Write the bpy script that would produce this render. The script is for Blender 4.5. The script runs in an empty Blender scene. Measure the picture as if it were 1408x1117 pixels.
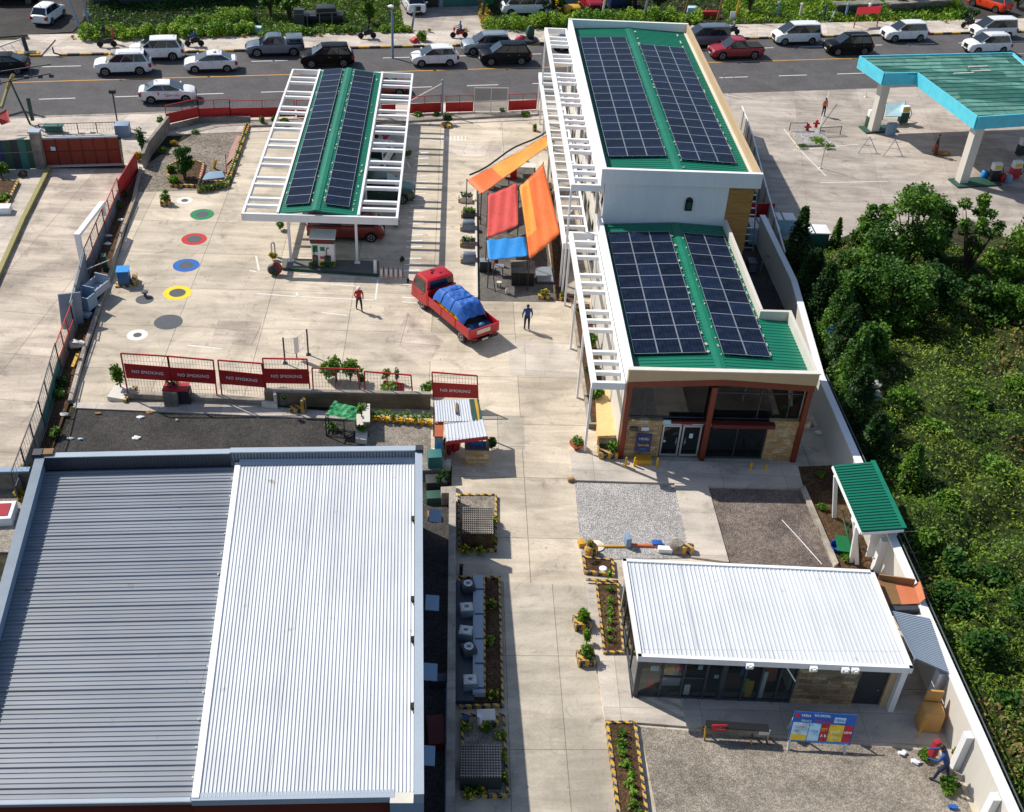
import bpy,math,random
import numpy as np
from mathutils import Vector,Matrix,Quaternion,noise
rnd=random.Random(7)
npr=np.random.default_rng(7)
scn=bpy.context.scene
COL=scn.collection
rad=math.radians
Z=Vector((0,0,1))
# camera
CX,CY,FPX,CAMH=704.0,558.5,1547.66,38.0
_ph,_ro,_ya=rad(36.352),rad(3.551),rad(-3.955)
_fw=Vector((0,math.cos(_ph),-math.sin(_ph)))
_u0=Vector((0,math.sin(_ph),math.cos(_ph)))
_r0=Vector((1,0,0))
_RZ=Matrix.Rotation(_ya,3,'Z')
FW=_RZ@_fw
RT=_RZ@(math.cos(_ro)*_r0+math.sin(_ro)*_u0)
UP=_RZ@(math.cos(_ro)*_u0-math.sin(_ro)*_r0)
EYE=Vector((0,0,CAMH))
cam=bpy.data.cameras.new('camera')
cam.sensor_fit='HORIZONTAL'
cam.sensor_width=36.0
cam.lens=FPX/1408*36.0
cam.clip_start=0.5
cam.clip_end=3000
camo=bpy.data.objects.new('camera',cam)
COL.objects.link(camo)
camo.matrix_world=Matrix(((RT.x,UP.x,-FW.x,EYE.x),(RT.y,UP.y,-FW.y,EYE.y),(RT.z,UP.z,-FW.z,EYE.z),(0,0,0,1)))
scn.camera=camo
# light
SUN_EL,SUN_AZ=rad(45),rad(-33)
world=bpy.data.worlds.new('World')
scn.world=world
world.use_nodes=True
nt=world.node_tree
sky=nt.nodes.new('ShaderNodeTexSky')
sky.sky_type='NISHITA'
sky.sun_disc=False
sky.sun_elevation=SUN_EL
sky.sun_rotation=math.atan2(-math.cos(SUN_AZ),-math.sin(SUN_AZ))
bg=nt.nodes['Background']
bg.inputs['Strength'].default_value=0.105
nt.links.new(sky.outputs[0],bg.inputs['Color'])
sd=Vector((math.cos(SUN_AZ)*math.cos(SUN_EL),math.sin(SUN_AZ)*math.cos(SUN_EL),-math.sin(SUN_EL)))
sl=bpy.data.lights.new('sun','SUN')
sl.energy=4.4
sl.angle=rad(0.5)
sl.color=(1.0,0.945,0.855)
so=bpy.data.objects.new('sun',sl)
COL.objects.link(so)
so.location=(-60,60,90)
so.rotation_euler=sd.to_track_quat('-Z','Y').to_euler()
scn.view_settings.view_transform='Standard'
scn.view_settings.look='None'
scn.view_settings.gamma=1
scn.view_settings.exposure=0.29
# points
def ray(px,py):
 return FW+(px-CX)/FPX*RT-(py-CY)/FPX*UP
def A(px,py,z=0.0):
 d=ray(px,py)
 return EYE+d*((z-EYE.z)/d.z)
def AY(px,py,y):
 d=ray(px,py)
 return EYE+d*((y-EYE.y)/d.y)
def AX(px,py,x):
 d=ray(px,py)
 return EYE+d*((x-EYE.x)/d.x)
ROAD=math.atan(0.187)
def RD(x,c,z=0.0):
 return Vector((x,0.187*x+c,z))
 # materials
def lin(h):
 h=h.lstrip('#')
 o=[]
 for i in(0,2,4):
  c=int(h[i:i+2],16)/255
  o.append(c/12.92 if c<=0.04045 else((c+0.055)/1.055)**2.4)
 return tuple(o)
MATS={}
def newmat(name):
 m=bpy.data.materials.new(name)
 m.use_nodes=True
 n=m.node_tree
 return m,n,n.nodes['Principled BSDF'],n.nodes.new,n.links.new
def noise_col(n,N,K,a,b,scale,detail=4,coord=None,dims=None,lo=.35,hi=.65):
 t=N('ShaderNodeTexNoise');t.inputs['Scale'].default_value=scale;t.inputs['Detail'].default_value=detail
 if coord is not None:
  K(coord,t.inputs['Vector'])
 mr=N('ShaderNodeMapRange');mr.inputs['From Min'].default_value=lo;mr.inputs['From Max'].default_value=hi
 K(t.outputs['Fac'],mr.inputs['Value'])
 mx=N('ShaderNodeMix');mx.data_type='RGBA'
 K(mr.outputs[0],mx.inputs['Factor'])
 for i,c in((6,a),(7,b)):
  if hasattr(c,'links'):
   K(c,mx.inputs[i])
  else:
   mx.inputs[i].default_value=(*c,1)
 return mx.outputs[2]
def mult(c,k):
 return tuple(min(1,x*k)for x in c)
def pm(name,col,rough=.6,metal=0.0,var=.12,scale=2.5,bump=0.0,bscale=60,coat=0.0,stretch=None,spec=.5):
 if name in MATS:
  return MATS[name]
 c=lin(col)if isinstance(col,str)else col
 m,n,p,N,K=newmat(name)
 tc=N('ShaderNodeTexCoord').outputs['Object']
 if stretch:
  mp=N('ShaderNodeMapping');mp.inputs['Scale'].default_value=stretch
  K(tc,mp.inputs['Vector']);tc=mp.outputs[0]
 base=noise_col(n,N,K,mult(c,1-var),mult(c,1+var),scale,5,tc)
 fine=noise_col(n,N,K,mult(c,1-var*1.3),mult(c,1+var*.8),scale*9,3,tc)
 mx=N('ShaderNodeMix');mx.data_type='RGBA';mx.inputs['Factor'].default_value=.4
 K(base,mx.inputs[6]);K(fine,mx.inputs[7]);K(mx.outputs[2],p.inputs['Base Color'])
 p.inputs['Roughness'].default_value=rough
 p.inputs['Metallic'].default_value=metal
 p.inputs['Specular IOR Level'].default_value=spec
 if coat:
  p.inputs['Coat Weight'].default_value=coat
  p.inputs['Coat Roughness'].default_value=.08
 if bump:
  t=N('ShaderNodeTexNoise');t.inputs['Scale'].default_value=bscale;t.inputs['Detail'].default_value=3
  K(tc,t.inputs['Vector'])
  b=N('ShaderNodeBump');b.inputs['Strength'].default_value=bump;b.inputs['Distance'].default_value=.03
  K(t.outputs['Fac'],b.inputs['Height']);K(b.outputs[0],p.inputs['Normal'])
 MATS[name]=m
 return m
def concrete(name,col,slab=(4.6,4.6),rot=0.0,loc=(0,0,0),joint=.014,stain=.22,jcol=.55):
 c=lin(col)
 m,n,p,N,K=newmat(name)
 tc=N('ShaderNodeTexCoord').outputs['Object']
 wob=N('ShaderNodeTexNoise');wob.inputs['Scale'].default_value=.5
 K(tc,wob.inputs['Vector'])
 mp=N('ShaderNodeMapping');mp.inputs['Rotation'].default_value=(0,0,rot);mp.inputs['Location'].default_value=loc
 K(tc,mp.inputs['Vector'])
 br=N('ShaderNodeTexBrick');br.offset=0;br.squash=1
 br.inputs['Scale'].default_value=1;br.inputs['Mortar Size'].default_value=joint
 br.inputs['Brick Width'].default_value=slab[0];br.inputs['Row Height'].default_value=slab[1]
 br.inputs['Mortar Smooth'].default_value=.3
 br.inputs['Color1'].default_value=(*mult(c,1.07),1);br.inputs['Color2'].default_value=(*mult(c,.86),1)
 br.inputs['Mortar'].default_value=(*mult(c,jcol),1)
 K(mp.outputs[0],br.inputs['Vector'])
 # soft broom streaks, blotches, dark dirt
 st=N('ShaderNodeMapping');st.inputs['Scale'].default_value=(.22,1.25,1);st.inputs['Rotation'].default_value=(0,0,rot+.12)
 K(tc,st.inputs['Vector'])
 def mulc(fac_scale,lo,vec,detail,a,b):
  t=N('ShaderNodeTexNoise');t.inputs['Scale'].default_value=fac_scale;t.inputs['Detail'].default_value=detail;t.inputs['Roughness'].default_value=.62
  t.inputs['Distortion'].default_value=.6
  K(vec,t.inputs['Vector'])
  mr=N('ShaderNodeMapRange');mr.inputs['From Min'].default_value=a;mr.inputs['From Max'].default_value=b
  mr.inputs['To Min'].default_value=lo;mr.inputs['To Max'].default_value=1.06
  K(t.outputs['Fac'],mr.inputs['Value'])
  return mr.outputs[0]
 f1=mulc(1.0,1-stain,st.outputs[0],5,.38,.6)
 f2=mulc(.28,1-stain*1.25,tc,5,.36,.56)
 f3=mulc(9,1-stain*.5,tc,3,.3,.6)
 f4=mulc(.9,.66,tc,6,.27,.42)
 f5=mulc(2.6,.55,tc,2,.24,.30)
 out=br.outputs['Color']
 for f in(f1,f2,f3,f4,f5):
  mx=N('ShaderNodeVectorMath');mx.operation='SCALE'
  K(out,mx.inputs[0]);K(f,mx.inputs['Scale']);out=mx.outputs[0]
  # hairline cracks: edges of big noisy cells
 wv=N('ShaderNodeVectorMath');wv.operation='MULTIPLY_ADD'
 nz=N('ShaderNodeTexNoise');nz.inputs['Scale'].default_value=.8;nz.inputs['Detail'].default_value=4
 K(tc,nz.inputs['Vector']);K(nz.outputs['Color'],wv.inputs[0]);wv.inputs[1].default_value=(2.5,2.5,0);K(tc,wv.inputs[2])
 vo=N('ShaderNodeTexVoronoi');vo.feature='DISTANCE_TO_EDGE';vo.inputs['Scale'].default_value=.09
 K(wv.outputs[0],vo.inputs['Vector'])
 cr=N('ShaderNodeMapRange');cr.inputs['From Min'].default_value=.0006;cr.inputs['From Max'].default_value=.0016
 cr.inputs['To Min'].default_value=.72
 K(vo.outputs['Distance'],cr.inputs['Value'])
 mx=N('ShaderNodeVectorMath');mx.operation='SCALE'
 K(out,mx.inputs[0]);K(cr.outputs[0],mx.inputs['Scale']);out=mx.outputs[0]
 K(out,p.inputs['Base Color'])
 p.inputs['Roughness'].default_value=.85
 p.inputs['Specular IOR Level'].default_value=.3
 b=N('ShaderNodeBump');b.inputs['Strength'].default_value=.25;b.inputs['Distance'].default_value=.02
 t=N('ShaderNodeTexNoise');t.inputs['Scale'].default_value=25;t.inputs['Detail'].default_value=4
 K(tc,t.inputs['Vector']);K(t.outputs['Fac'],b.inputs['Height']);K(b.outputs[0],p.inputs['Normal'])
 MATS[name]=m
 return m
def gravel(name,a,b,scale=9,patch=.25,dark=.55,bump=.9):
 m,n,p,N,K=newmat(name)
 tc=N('ShaderNodeTexCoord').outputs['Object']
 vo=N('ShaderNodeTexVoronoi');vo.inputs['Scale'].default_value=scale
 K(tc,vo.inputs['Vector'])
 sep=N('ShaderNodeSeparateColor');K(vo.outputs['Color'],sep.inputs[0])
 mx=N('ShaderNodeMix');mx.data_type='RGBA'
 mx.inputs[6].default_value=(*lin(a),1);mx.inputs[7].default_value=(*lin(b),1)
 K(sep.outputs[0],mx.inputs['Factor'])
 out=mx.outputs[2]
 for src,lo,f0,f1 in((vo.outputs['Distance'],dark,.75,.25),(None,1-patch,.35,.65),(None,1-patch*.7,.35,.65)):
  mr=N('ShaderNodeMapRange');mr.inputs['From Min'].default_value=f0;mr.inputs['From Max'].default_value=f1
  mr.inputs['To Min'].default_value=lo;mr.inputs['To Max'].default_value=1.08
  if src is None:
   t=N('ShaderNodeTexNoise');t.inputs['Scale'].default_value=.5 if lo==1-patch else 3.1;t.inputs['Detail'].default_value=6
   K(tc,t.inputs['Vector']);src=t.outputs['Fac']
  K(src,mr.inputs['Value'])
  s=N('ShaderNodeVectorMath');s.operation='SCALE'
  K(out,s.inputs[0]);K(mr.outputs[0],s.inputs['Scale']);out=s.outputs[0]
 K(out,p.inputs['Base Color'])
 p.inputs['Roughness'].default_value=.9
 p.inputs['Specular IOR Level'].default_value=.25
 bp=N('ShaderNodeBump');bp.inputs['Strength'].default_value=bump;bp.inputs['Distance'].default_value=.04;bp.invert=True
 K(vo.outputs['Distance'],bp.inputs['Height']);K(bp.outputs[0],p.inputs['Normal'])
 MATS[name]=m
 return m
def stripes(name,a,b,width=.3,axis=(1,1,.0),rough=.6,wear=.38):
 m,n,p,N,K=newmat(name)
 tc=N('ShaderNodeTexCoord').outputs['Object']
 d=N('ShaderNodeVectorMath');d.operation='DOT_PRODUCT';d.inputs[1].default_value=axis
 K(tc,d.inputs[0])
 nz=N('ShaderNodeTexNoise');nz.inputs['Scale'].default_value=6
 K(tc,nz.inputs['Vector'])
 ad=N('ShaderNodeMath');ad.operation='MULTIPLY_ADD';ad.inputs[1].default_value=.12
 K(nz.outputs['Fac'],ad.inputs[0]);K(d.outputs['Value'],ad.inputs[2])
 md=N('ShaderNodeMath');md.operation='FLOORED_MODULO';md.inputs[1].default_value=width*2
 K(ad.outputs[0],md.inputs[0])
 gt=N('ShaderNodeMath');gt.operation='GREATER_THAN';gt.inputs[1].default_value=width
 K(md.outputs[0],gt.inputs[0])
 ca=noise_col(n,N,K,mult(lin(a),.7),lin(a),7,4,tc)
 cb=noise_col(n,N,K,lin(b),mult(lin(b),1.9),7,4,tc)
 mx=N('ShaderNodeMix');mx.data_type='RGBA'
 K(gt.outputs[0],mx.inputs['Factor']);K(ca,mx.inputs[6]);K(cb,mx.inputs[7])
 # worn spots show the concrete
 w=noise_col(n,N,K,(1,1,1),(0,0,0),9,5,tc,lo=wear-.08,hi=wear)
 m2=N('ShaderNodeMix');m2 .data_type='RGBA'
 K(w,m2 .inputs['Factor']);K(mx.outputs[2],m2 .inputs[6]);m2 .inputs[7].default_value=(.3,.28,.25,1)
 K(m2 .outputs[2],p.inputs['Base Color'])
 p.inputs['Roughness'].default_value=rough
 MATS[name]=m
 return m
def stone(name,cols,w=.55,h=.16,mortar=.25,swap=True):
 m,n,p,N,K=newmat(name)
 tc=N('ShaderNodeTexCoord').outputs['Object']
 cx=N('ShaderNodeSeparateXYZ');K(tc,cx.inputs[0])
 s=N('ShaderNodeMath');K(cx.outputs[0],s.inputs[0]);K(cx.outputs[1],s.inputs[1])
 cb=N('ShaderNodeCombineXYZ');K(s.outputs[0],cb.inputs[0]);K(cx.outputs[2],cb.inputs[1])
 def bricks(bw,bh,off):
  b=N('ShaderNodeTexBrick');b.offset=off;b.inputs['Scale'].default_value=1
  b.inputs['Brick Width'].default_value=bw;b.inputs['Row Height'].default_value=bh
  b.inputs['Mortar Size'].default_value=.008;b.inputs['Mortar Smooth'].default_value=.5
  b.inputs['Bias'].default_value=-.1
  K(cb.outputs[0],b.inputs['Vector'])
  return b
 b1=bricks(w,h,.37);b2=bricks(w*1.43,h,.61)
 b1 .inputs['Color1'].default_value=(*lin(cols[0]),1);b1 .inputs['Color2'].default_value=(*lin(cols[1]),1)
 b2 .inputs['Color1'].default_value=(*lin(cols[2]),1);b2 .inputs['Color2'].default_value=(*lin(cols[3]),1)
 for b in(b1,b2):
  b.inputs['Mortar'].default_value=(*mult(lin(cols[0]),mortar),1)
 nf=N('ShaderNodeTexNoise');nf.inputs['Scale'].default_value=1.7;K(tc,nf.inputs['Vector'])
 mx=N('ShaderNodeMix');mx.data_type='RGBA'
 mr=N('ShaderNodeMapRange');mr.inputs['From Min'].default_value=.42;mr.inputs['From Max'].default_value=.56
 K(nf.outputs['Fac'],mr.inputs['Value']);K(mr.outputs[0],mx.inputs['Factor'])
 K(b1 .outputs['Color'],mx.inputs[6]);K(b2 .outputs['Color'],mx.inputs[7])
 g=noise_col(n,N,K,(.72,.7,.68),(1.1,1.1,1.1),14,5,tc)
 mm=N('ShaderNodeMix');mm.data_type='RGBA';mm.blend_type='MULTIPLY';mm.inputs['Factor'].default_value=1
 K(mx.outputs[2],mm.inputs[6]);K(g,mm.inputs[7])
 K(mm.outputs[2],p.inputs['Base Color'])
 p.inputs['Roughness'].default_value=.85
 bp=N('ShaderNodeBump');bp.inputs['Strength'].default_value=.6;bp.inputs['Distance'].default_value=.03
 K(mm.outputs[2],bp.inputs['Height']);K(bp.outputs[0],p.inputs['Normal'])
 MATS[name]=m
 return m
def glassmat(name,tint=(.05,.07,.07),trans=.55,rough=.03):
 m,n,p,N,K=newmat(name)
 n.nodes.remove(p)
 o=n.nodes['Material Output']
 tr=N('ShaderNodeBsdfTransparent');tr.inputs[0].default_value=(trans,trans*1.04,trans*1.02,1)
 gl=N('ShaderNodeBsdfGlossy');gl.inputs['Roughness'].default_value=rough;gl.inputs[0].default_value=(.9,.95,1,1)
 df=N('ShaderNodeBsdfDiffuse');df.inputs[0].default_value=(*tint,1)
 lw=N('ShaderNodeLayerWeight');pw=N('ShaderNodeMath');pw.operation='POWER';pw.inputs[1].default_value=4;K(lw.outputs['Facing'],pw.inputs[0])
 fr=N('ShaderNodeMath');fr.operation='MULTIPLY_ADD';fr.inputs[1].default_value=.8;fr.inputs[2].default_value=.045;K(pw.outputs[0],fr.inputs[0])
 m1=N('ShaderNodeMixShader');m1 .inputs[0].default_value=.12;K(tr.outputs[0],m1 .inputs[1]);K(df.outputs[0],m1 .inputs[2])
 m2=N('ShaderNodeMixShader');K(fr.outputs[0],m2 .inputs[0]);K(m1 .outputs[0],m2 .inputs[1]);K(gl.outputs[0],m2 .inputs[2])
 K(m2 .outputs[0],o.inputs[0])
 MATS[name]=m
 return m
def leafmat(name,dark,light,tip=None,patch=.5,trans=.25):
 m,n,p,N,K=newmat(name)
 o=n.nodes['Material Output']
 g=N('ShaderNodeNewGeometry')
 mx=N('ShaderNodeMix');mx.data_type='RGBA'
 mx.inputs[6].default_value=(*lin(dark),1);mx.inputs[7].default_value=(*lin(light),1)
 K(g.outputs['Random Per Island'],mx.inputs['Factor'])
 tc=N('ShaderNodeTexCoord').outputs['Object']
 c2=noise_col(n,N,K,mult(lin(dark),1.0),lin(tip or light),patch,4,tc,lo=.4,hi=.62)
 m2=N('ShaderNodeMix');m2 .data_type='RGBA';m2 .inputs['Factor'].default_value=.5
 K(mx.outputs[2],m2 .inputs[6]);K(c2,m2 .inputs[7])
 K(m2 .outputs[2],p.inputs['Base Color'])
 p.inputs['Roughness'].default_value=.55;p.inputs['Specular IOR Level'].default_value=.3
 t=N('ShaderNodeBsdfTranslucent');K(m2 .outputs[2],t.inputs[0])
 ms=N('ShaderNodeMixShader');ms.inputs[0].default_value=trans
 K(p.outputs[0],ms.inputs[1]);K(t.outputs[0],ms.inputs[2]);K(ms.outputs[0],o.inputs[0])
 MATS[name]=m
 return m
 # mesh builder
class MB:
 def __init__(s):
  s.v,s.f,s.m,s.cur=[],[],[],0
 def add(s,vs,fs):
  o=len(s.v)
  s.v+=[tuple(v)for v in vs]
  s.f+=[tuple(i+o for i in f)for f in fs]
  s.m+=[s.cur]*len(fs)
  return s
 def hexa(s,p):
  return s.add(p,[(3,2,1,0),(4,5,6,7),(0,1,5,4),(1,2,6,5),(2,3,7,6),(3,0,4,7)])
 def bx(s,x0,y0,z0,x1,y1,z1):
  x0,x1=min(x0,x1),max(x0,x1);y0,y1=min(y0,y1),max(y0,y1);z0,z1=min(z0,z1),max(z0,z1)
  return s.hexa([(x0,y0,z0),(x1,y0,z0),(x1,y1,z0),(x0,y1,z0),(x0,y0,z1),(x1,y0,z1),(x1,y1,z1),(x0,y1,z1)])
 def box(s,c,d,rz=0.0,taper=1.0):
  c=Vector(c);R=Matrix.Rotation(rz,3,'Z')
  p=[]
  for z,k in((0,1),(d[2],taper)):
   for sx,sy in((-1,-1),(1,-1),(1,1),(-1,1)):
    p.append(c+R@Vector((sx*d[0]/2*k,sy*d[1]/2*k,0))+Vector((0,0,z)))
  return s.hexa(p)
 def bar(s,p,q,w,h=None,up=None):
  p,q=Vector(p),Vector(q);h=h or w
  d=(q-p).normalized()
  u=Vector(up)if up else(Z if abs(d.z)<.95 else Vector((0,1,0)))
  a=d.cross(u).normalized();b=a.cross(d).normalized()
  P=[]
  for e in(p,q):
   P+=[e-a*w/2-b*h/2,e+a*w/2-b*h/2,e+a*w/2+b*h/2,e-a*w/2+b*h/2]
  return s.add(P,[(0,1,2,3),(7,6,5,4),(0,4,5,1),(1,5,6,2),(2,6,7,3),(3,7,4,0)])
 def tube(s,p,q,r,r2=None,n=8):
  p,q=Vector(p),Vector(q);r2=r if r2 is None else r2
  d=(q-p).normalized()
  u=Z if abs(d.z)<.95 else Vector((0,1,0))
  a=d.cross(u).normalized();b=a.cross(d)
  P=[]
  for e,k in((p,r),(q,r2)):
   P+=[e+(a*math.cos(t)+b*math.sin(t))*k for t in(2*math.pi*i/n for i in range(n))]
  F=[(i,(i+1)%n,n+(i+1)%n,n+i)for i in range(n)]
  return s.add(P,F+[tuple(range(n-1,-1,-1)),tuple(range(n,2*n))])
 def path(s,pts,r,n=6):
  for a,b in zip(pts,pts[1:]):
   s.tube(a,b,r,n=n)
  return s
 def prism(s,pts,z0,z1):
  pts=[Vector((p[0],p[1],0))for p in pts]
  ar=sum(a.x*b.y-b.x*a.y for a,b in zip(pts,pts[1:]+pts[:1]))
  if ar<0:
   pts.reverse()
  n=len(pts)
  P=[(p.x,p.y,z0)for p in pts]+[(p.x,p.y,z1)for p in pts]
  return s.add(P,[tuple(range(n-1,-1,-1)),tuple(range(n,2*n))]+[(i,(i+1)%n,n+(i+1)%n,n+i)for i in range(n)])
 def slab(s,q,th):
  q=[Vector(p)for p in q]
  nn=(q[1]-q[0]).cross(q[2]-q[1]).normalized()
  if nn.z<0:
   q.reverse();nn=-nn
  n=len(q)
  return s.add([p-nn*th for p in q]+q,[tuple(range(n-1,-1,-1)),tuple(range(n,2*n))]+[(i,(i+1)%n,n+(i+1)%n,n+i)for i in range(n)])
 def lathe(s,c,prof,n=16,ax=None):
  c=Vector(c);P=[];F=[]
  ax=Vector(ax or Z).normalized()
  u=ax.cross(Vector((0,1,0))if abs(ax.y)<.9 else Vector((1,0,0))).normalized();w=ax.cross(u)
  for r,h in prof:
   P+=[c+ax*h+(u*math.cos(2*math.pi*i/n)+w*math.sin(2*math.pi*i/n))*r for i in range(n)]
  for k in range(len(prof)-1):
   F+=[(k*n+i,k*n+(i+1)%n,(k+1)*n+(i+1)%n,(k+1)*n+i)for i in range(n)]
  F+=[tuple(range(n-1,-1,-1)),tuple((len(prof)-1)*n+i for i in range(n))]
  return s.add(P,F)
 def sheet(s,p0,p1,p2,p3,n,amp=.04,flat=.55,lap=0,jit=0.0):
  p0,p1,p2,p3=map(Vector,(p0,p1,p2,p3))
  nn=(p1-p0).cross(p3-p0).normalized()
  if nn.z<0:
   nn=-nn
  ts=[]
  for i in range(n):
   k=1.8 if lap and i%lap==0 else 1
   ts+=[(i/n,0),((i+flat)/n,0),((i+flat+(1-flat)*.25)/n,amp*k),((i+flat+(1-flat)*.75)/n,amp*k)]
  ts.append((1,0))
  P=[]
  for t,h in ts:
   P.append(p0 .lerp(p1,t)+nn*h);P.append(p3 .lerp(p2,t)+nn*h)
  m=len(ts)
  up=(p1-p0).cross(p3-p0).z>0
  F=[((2*i,2*i+2,2*i+3,2*i+1)if up else(2*i+1,2*i+3,2*i+2,2*i))for i in range(m-1)]
  return s.add(P,F)
 def blob(s,c,r,seed=0,n=10,amp=.2):
  c=Vector(c);P=[];F=[];m=n//2+1
  for j in range(m):
   th=math.pi*j/(m-1)
   for i in range(n):
    ph=2*math.pi*i/n
    d=Vector((math.sin(th)*math.cos(ph),math.sin(th)*math.sin(ph),math.cos(th)))
    k=1+amp*noise.noise(d*1.7+Vector((seed*3.1,seed,0)))
    P.append(c+Vector((d.x*r[0],d.y*r[1],d.z*r[2]))*k)
  for j in range(m-1):
   for i in range(n):
    F.append((j*n+i,(j+1)*n+i,(j+1)*n+(i+1)%n,j*n+(i+1)%n))
  return s.add(P,F)
def root_mat(o):
 while o.parent is not None:
  o=o.parent
 return Matrix.Translation(o.location)@Matrix.Rotation(o.rotation_euler.z,4,'Z')
def finish(me,mats,smooth=None):
 for m in(mats if isinstance(mats,(list,tuple))else[mats]):
  me.materials.append(m)
 if smooth is not None:
  me.polygons.foreach_set('use_smooth',[True]*len(me.polygons))
  me.set_sharp_from_angle(angle=rad(smooth))
SPLIT={'post','pole','leg','end_beam','stiffener','flood_lamp','buttress','hurdle','door_handle','shutter','cross_arm','red_rail','door_seam'}
def islands(mb):
 par=list(range(len(mb.v)))
 def find(a):
  while par[a]!=a:par[a]=par[par[a]];a=par[a]
  return a
 for f in mb.f:
  for i in f[1:]:par[find(i)]=find(f[0])
 g={}
 for f,m in zip(mb.f,mb.m):g.setdefault(find(f[0]),[]).append((f,m))
 out=[]
 for fs in g.values():
  ids=sorted({i for f,_ in fs for i in f});k={i:n for n,i in enumerate(ids)}
  b=MB();b.v=[mb.v[i]for i in ids];b.f=[tuple(k[i]for i in f)for f,_ in fs];b.m=[m for _,m in fs]
  out.append(b)
 return out
def build(mb,name,mat,parent=None,w=True,smooth=None,bev=0.0,origin=None):
 if parent is not None and name in SPLIT:
  bs=islands(mb)
  if len(bs)>1:
   return[build1(b,name,mat,parent,w,smooth,bev)for b in bs][0]
 return build1(mb,name,mat,parent,w,smooth,bev,origin)
def build1(mb,name,mat,parent=None,w=True,smooth=None,bev=0.0,origin=None):
 vs=mb.v
 loc=Vector((0,0,0))
 if parent is not None:
  if w:
   iv=root_mat(parent).inverted()
   vs=[tuple(iv@Vector(v))for v in vs]
 elif origin is not None:
  loc=Vector(origin)
  vs=[tuple(Vector(v)-loc)for v in vs]
 me=bpy.data.meshes.new(name)
 me.from_pydata(vs,[],mb.f)
 if any(mb.m):
  me.polygons.foreach_set('material_index',mb.m)
 if bev:
  import bmesh
  b=bmesh.new();b.from_mesh(me)
  bmesh.ops.bevel(b,geom=[e for e in b.edges if len(e.link_faces)==2 and e.calc_face_angle(0)>.5],offset=bev,segments=2,profile=.6,affect='EDGES',clamp_overlap=True)
  b.to_mesh(me);b.free()
 finish(me,mat,smooth if smooth is not None else(35 if bev else None))
 o=bpy.data.objects.new(name,me)
 COL.objects.link(o)
 o.location=loc
 if parent is not None:
  o.parent=parent
 return o
def tag(o,label,cat,group=None,kind=None):
 o['label']=label;o['category']=cat
 if group:o['group']=group
 if kind:o['kind']=kind
 return o
def thing(name,label,cat,loc=(0,0,0),rz=0.0,group=None):
 o=bpy.data.objects.new(name,None)
 COL.objects.link(o)
 o.empty_display_size=.2
 o.location=Vector(loc)if len(loc)==3 else Vector((loc[0],loc[1],0))
 o.rotation_euler=(0,0,rz)
 return tag(o,label,cat,group)
def single(mb,name,mat,label,cat,group=None,**k):
 P=np.array(mb.v)
 o=build(mb,name,mat,None,origin=((P[:,0].min()+P[:,0].max())/2,(P[:,1].min()+P[:,1].max())/2,P[:,2].min()),**k)
 return tag(o,label,cat,group)
def struct(mb,name,mat,**k):
 o=build(mb,name,mat,None,**k)
 o['kind']='structure'
 return o
def kids(o):
 return[c for c in o.children]
def copy_tree(o,parent=None):
 c=o.copy();COL.objects.link(c)
 if parent is not None:
  c.parent=parent
 for ch in kids(o):
  copy_tree(ch,c)
 return c
def text(s,size,mat,M,parent=None,name='lettering',align='CENTER',ext=.004):
 cu=bpy.data.curves.new(name,'FONT')
 cu.body=s;cu.size=size;cu.align_x=align;cu.align_y='CENTER';cu.extrude=ext;cu.resolution_u=2
 to=bpy.data.objects.new(name,cu)
 me=bpy.data.meshes.new_from_object(to)
 bpy.data.objects.remove(to);bpy.data.curves.remove(cu)
 if parent is not None:
  M=root_mat(parent).inverted()@M
 me.transform(M)
 me.materials.append(mat)
 o=bpy.data.objects.new(name,me)
 COL.objects.link(o)
 if parent is not None:
  o.parent=parent
 return o
def frame(o,x,y):
 x=Vector(x).normalized();z=x.cross(Vector(y)).normalized();y=z.cross(x)
 return Matrix(((x.x,y.x,z.x,o[0]),(x.y,y.y,z.y,o[1]),(x.z,y.z,z.z,o[2]),(0,0,0,1)))
 # foliage
def leaf_mesh(name,C,size,mat,parent=None,up=.5,aspect=.55,origin=None):
 """C: (n,3) world centres; every leaf is a small folded rhomb."""
 C=np.asarray(C,float);n=len(C)
 if parent is not None:
  iv=np.array(root_mat(parent).inverted())
  C=C@iv[:3,:3].T+iv[:3,3]
 if origin is not None:
  C=C-np.array(origin)
 sz=size*npr.uniform(.6,1.35,n)
 nrm=npr.normal(size=(n,3));nrm[:,2]=np.abs(nrm[:,2])+up
 nrm/=np.linalg.norm(nrm,axis=1)[:,None]
 t=npr.normal(size=(n,3));t-=(t*nrm).sum(1)[:,None]*nrm
 t/=np.linalg.norm(t,axis=1)[:,None]
 b=np.cross(nrm,t)
 V=np.empty((n,4,3))
 V[:,0]=C-t*sz[:,None]
 V[:,1]=C+b*(sz*aspect)[:,None]+nrm*(sz*.18)[:,None]
 V[:,2]=C+t*sz[:,None]
 V[:,3]=C-b*(sz*aspect)[:,None]+nrm*(sz*.18)[:,None]
 me=bpy.data.meshes.new(name)
 me.vertices.add(4*n);me.vertices.foreach_set('co',V.ravel())
 me.loops.add(4*n);me.loops.foreach_set('vertex_index',np.arange(4*n,dtype=np.int32))
 me.polygons.add(n);me.polygons.foreach_set('loop_start',np.arange(0,4*n,4,dtype=np.int32))
 me.update(calc_edges=True)
 me.materials.append(mat)
 o=bpy.data.objects.new(name,me)
 COL.objects.link(o)
 if parent is not None:
  o.parent=parent
 if origin is not None:
  o.location=origin
 return o
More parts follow.
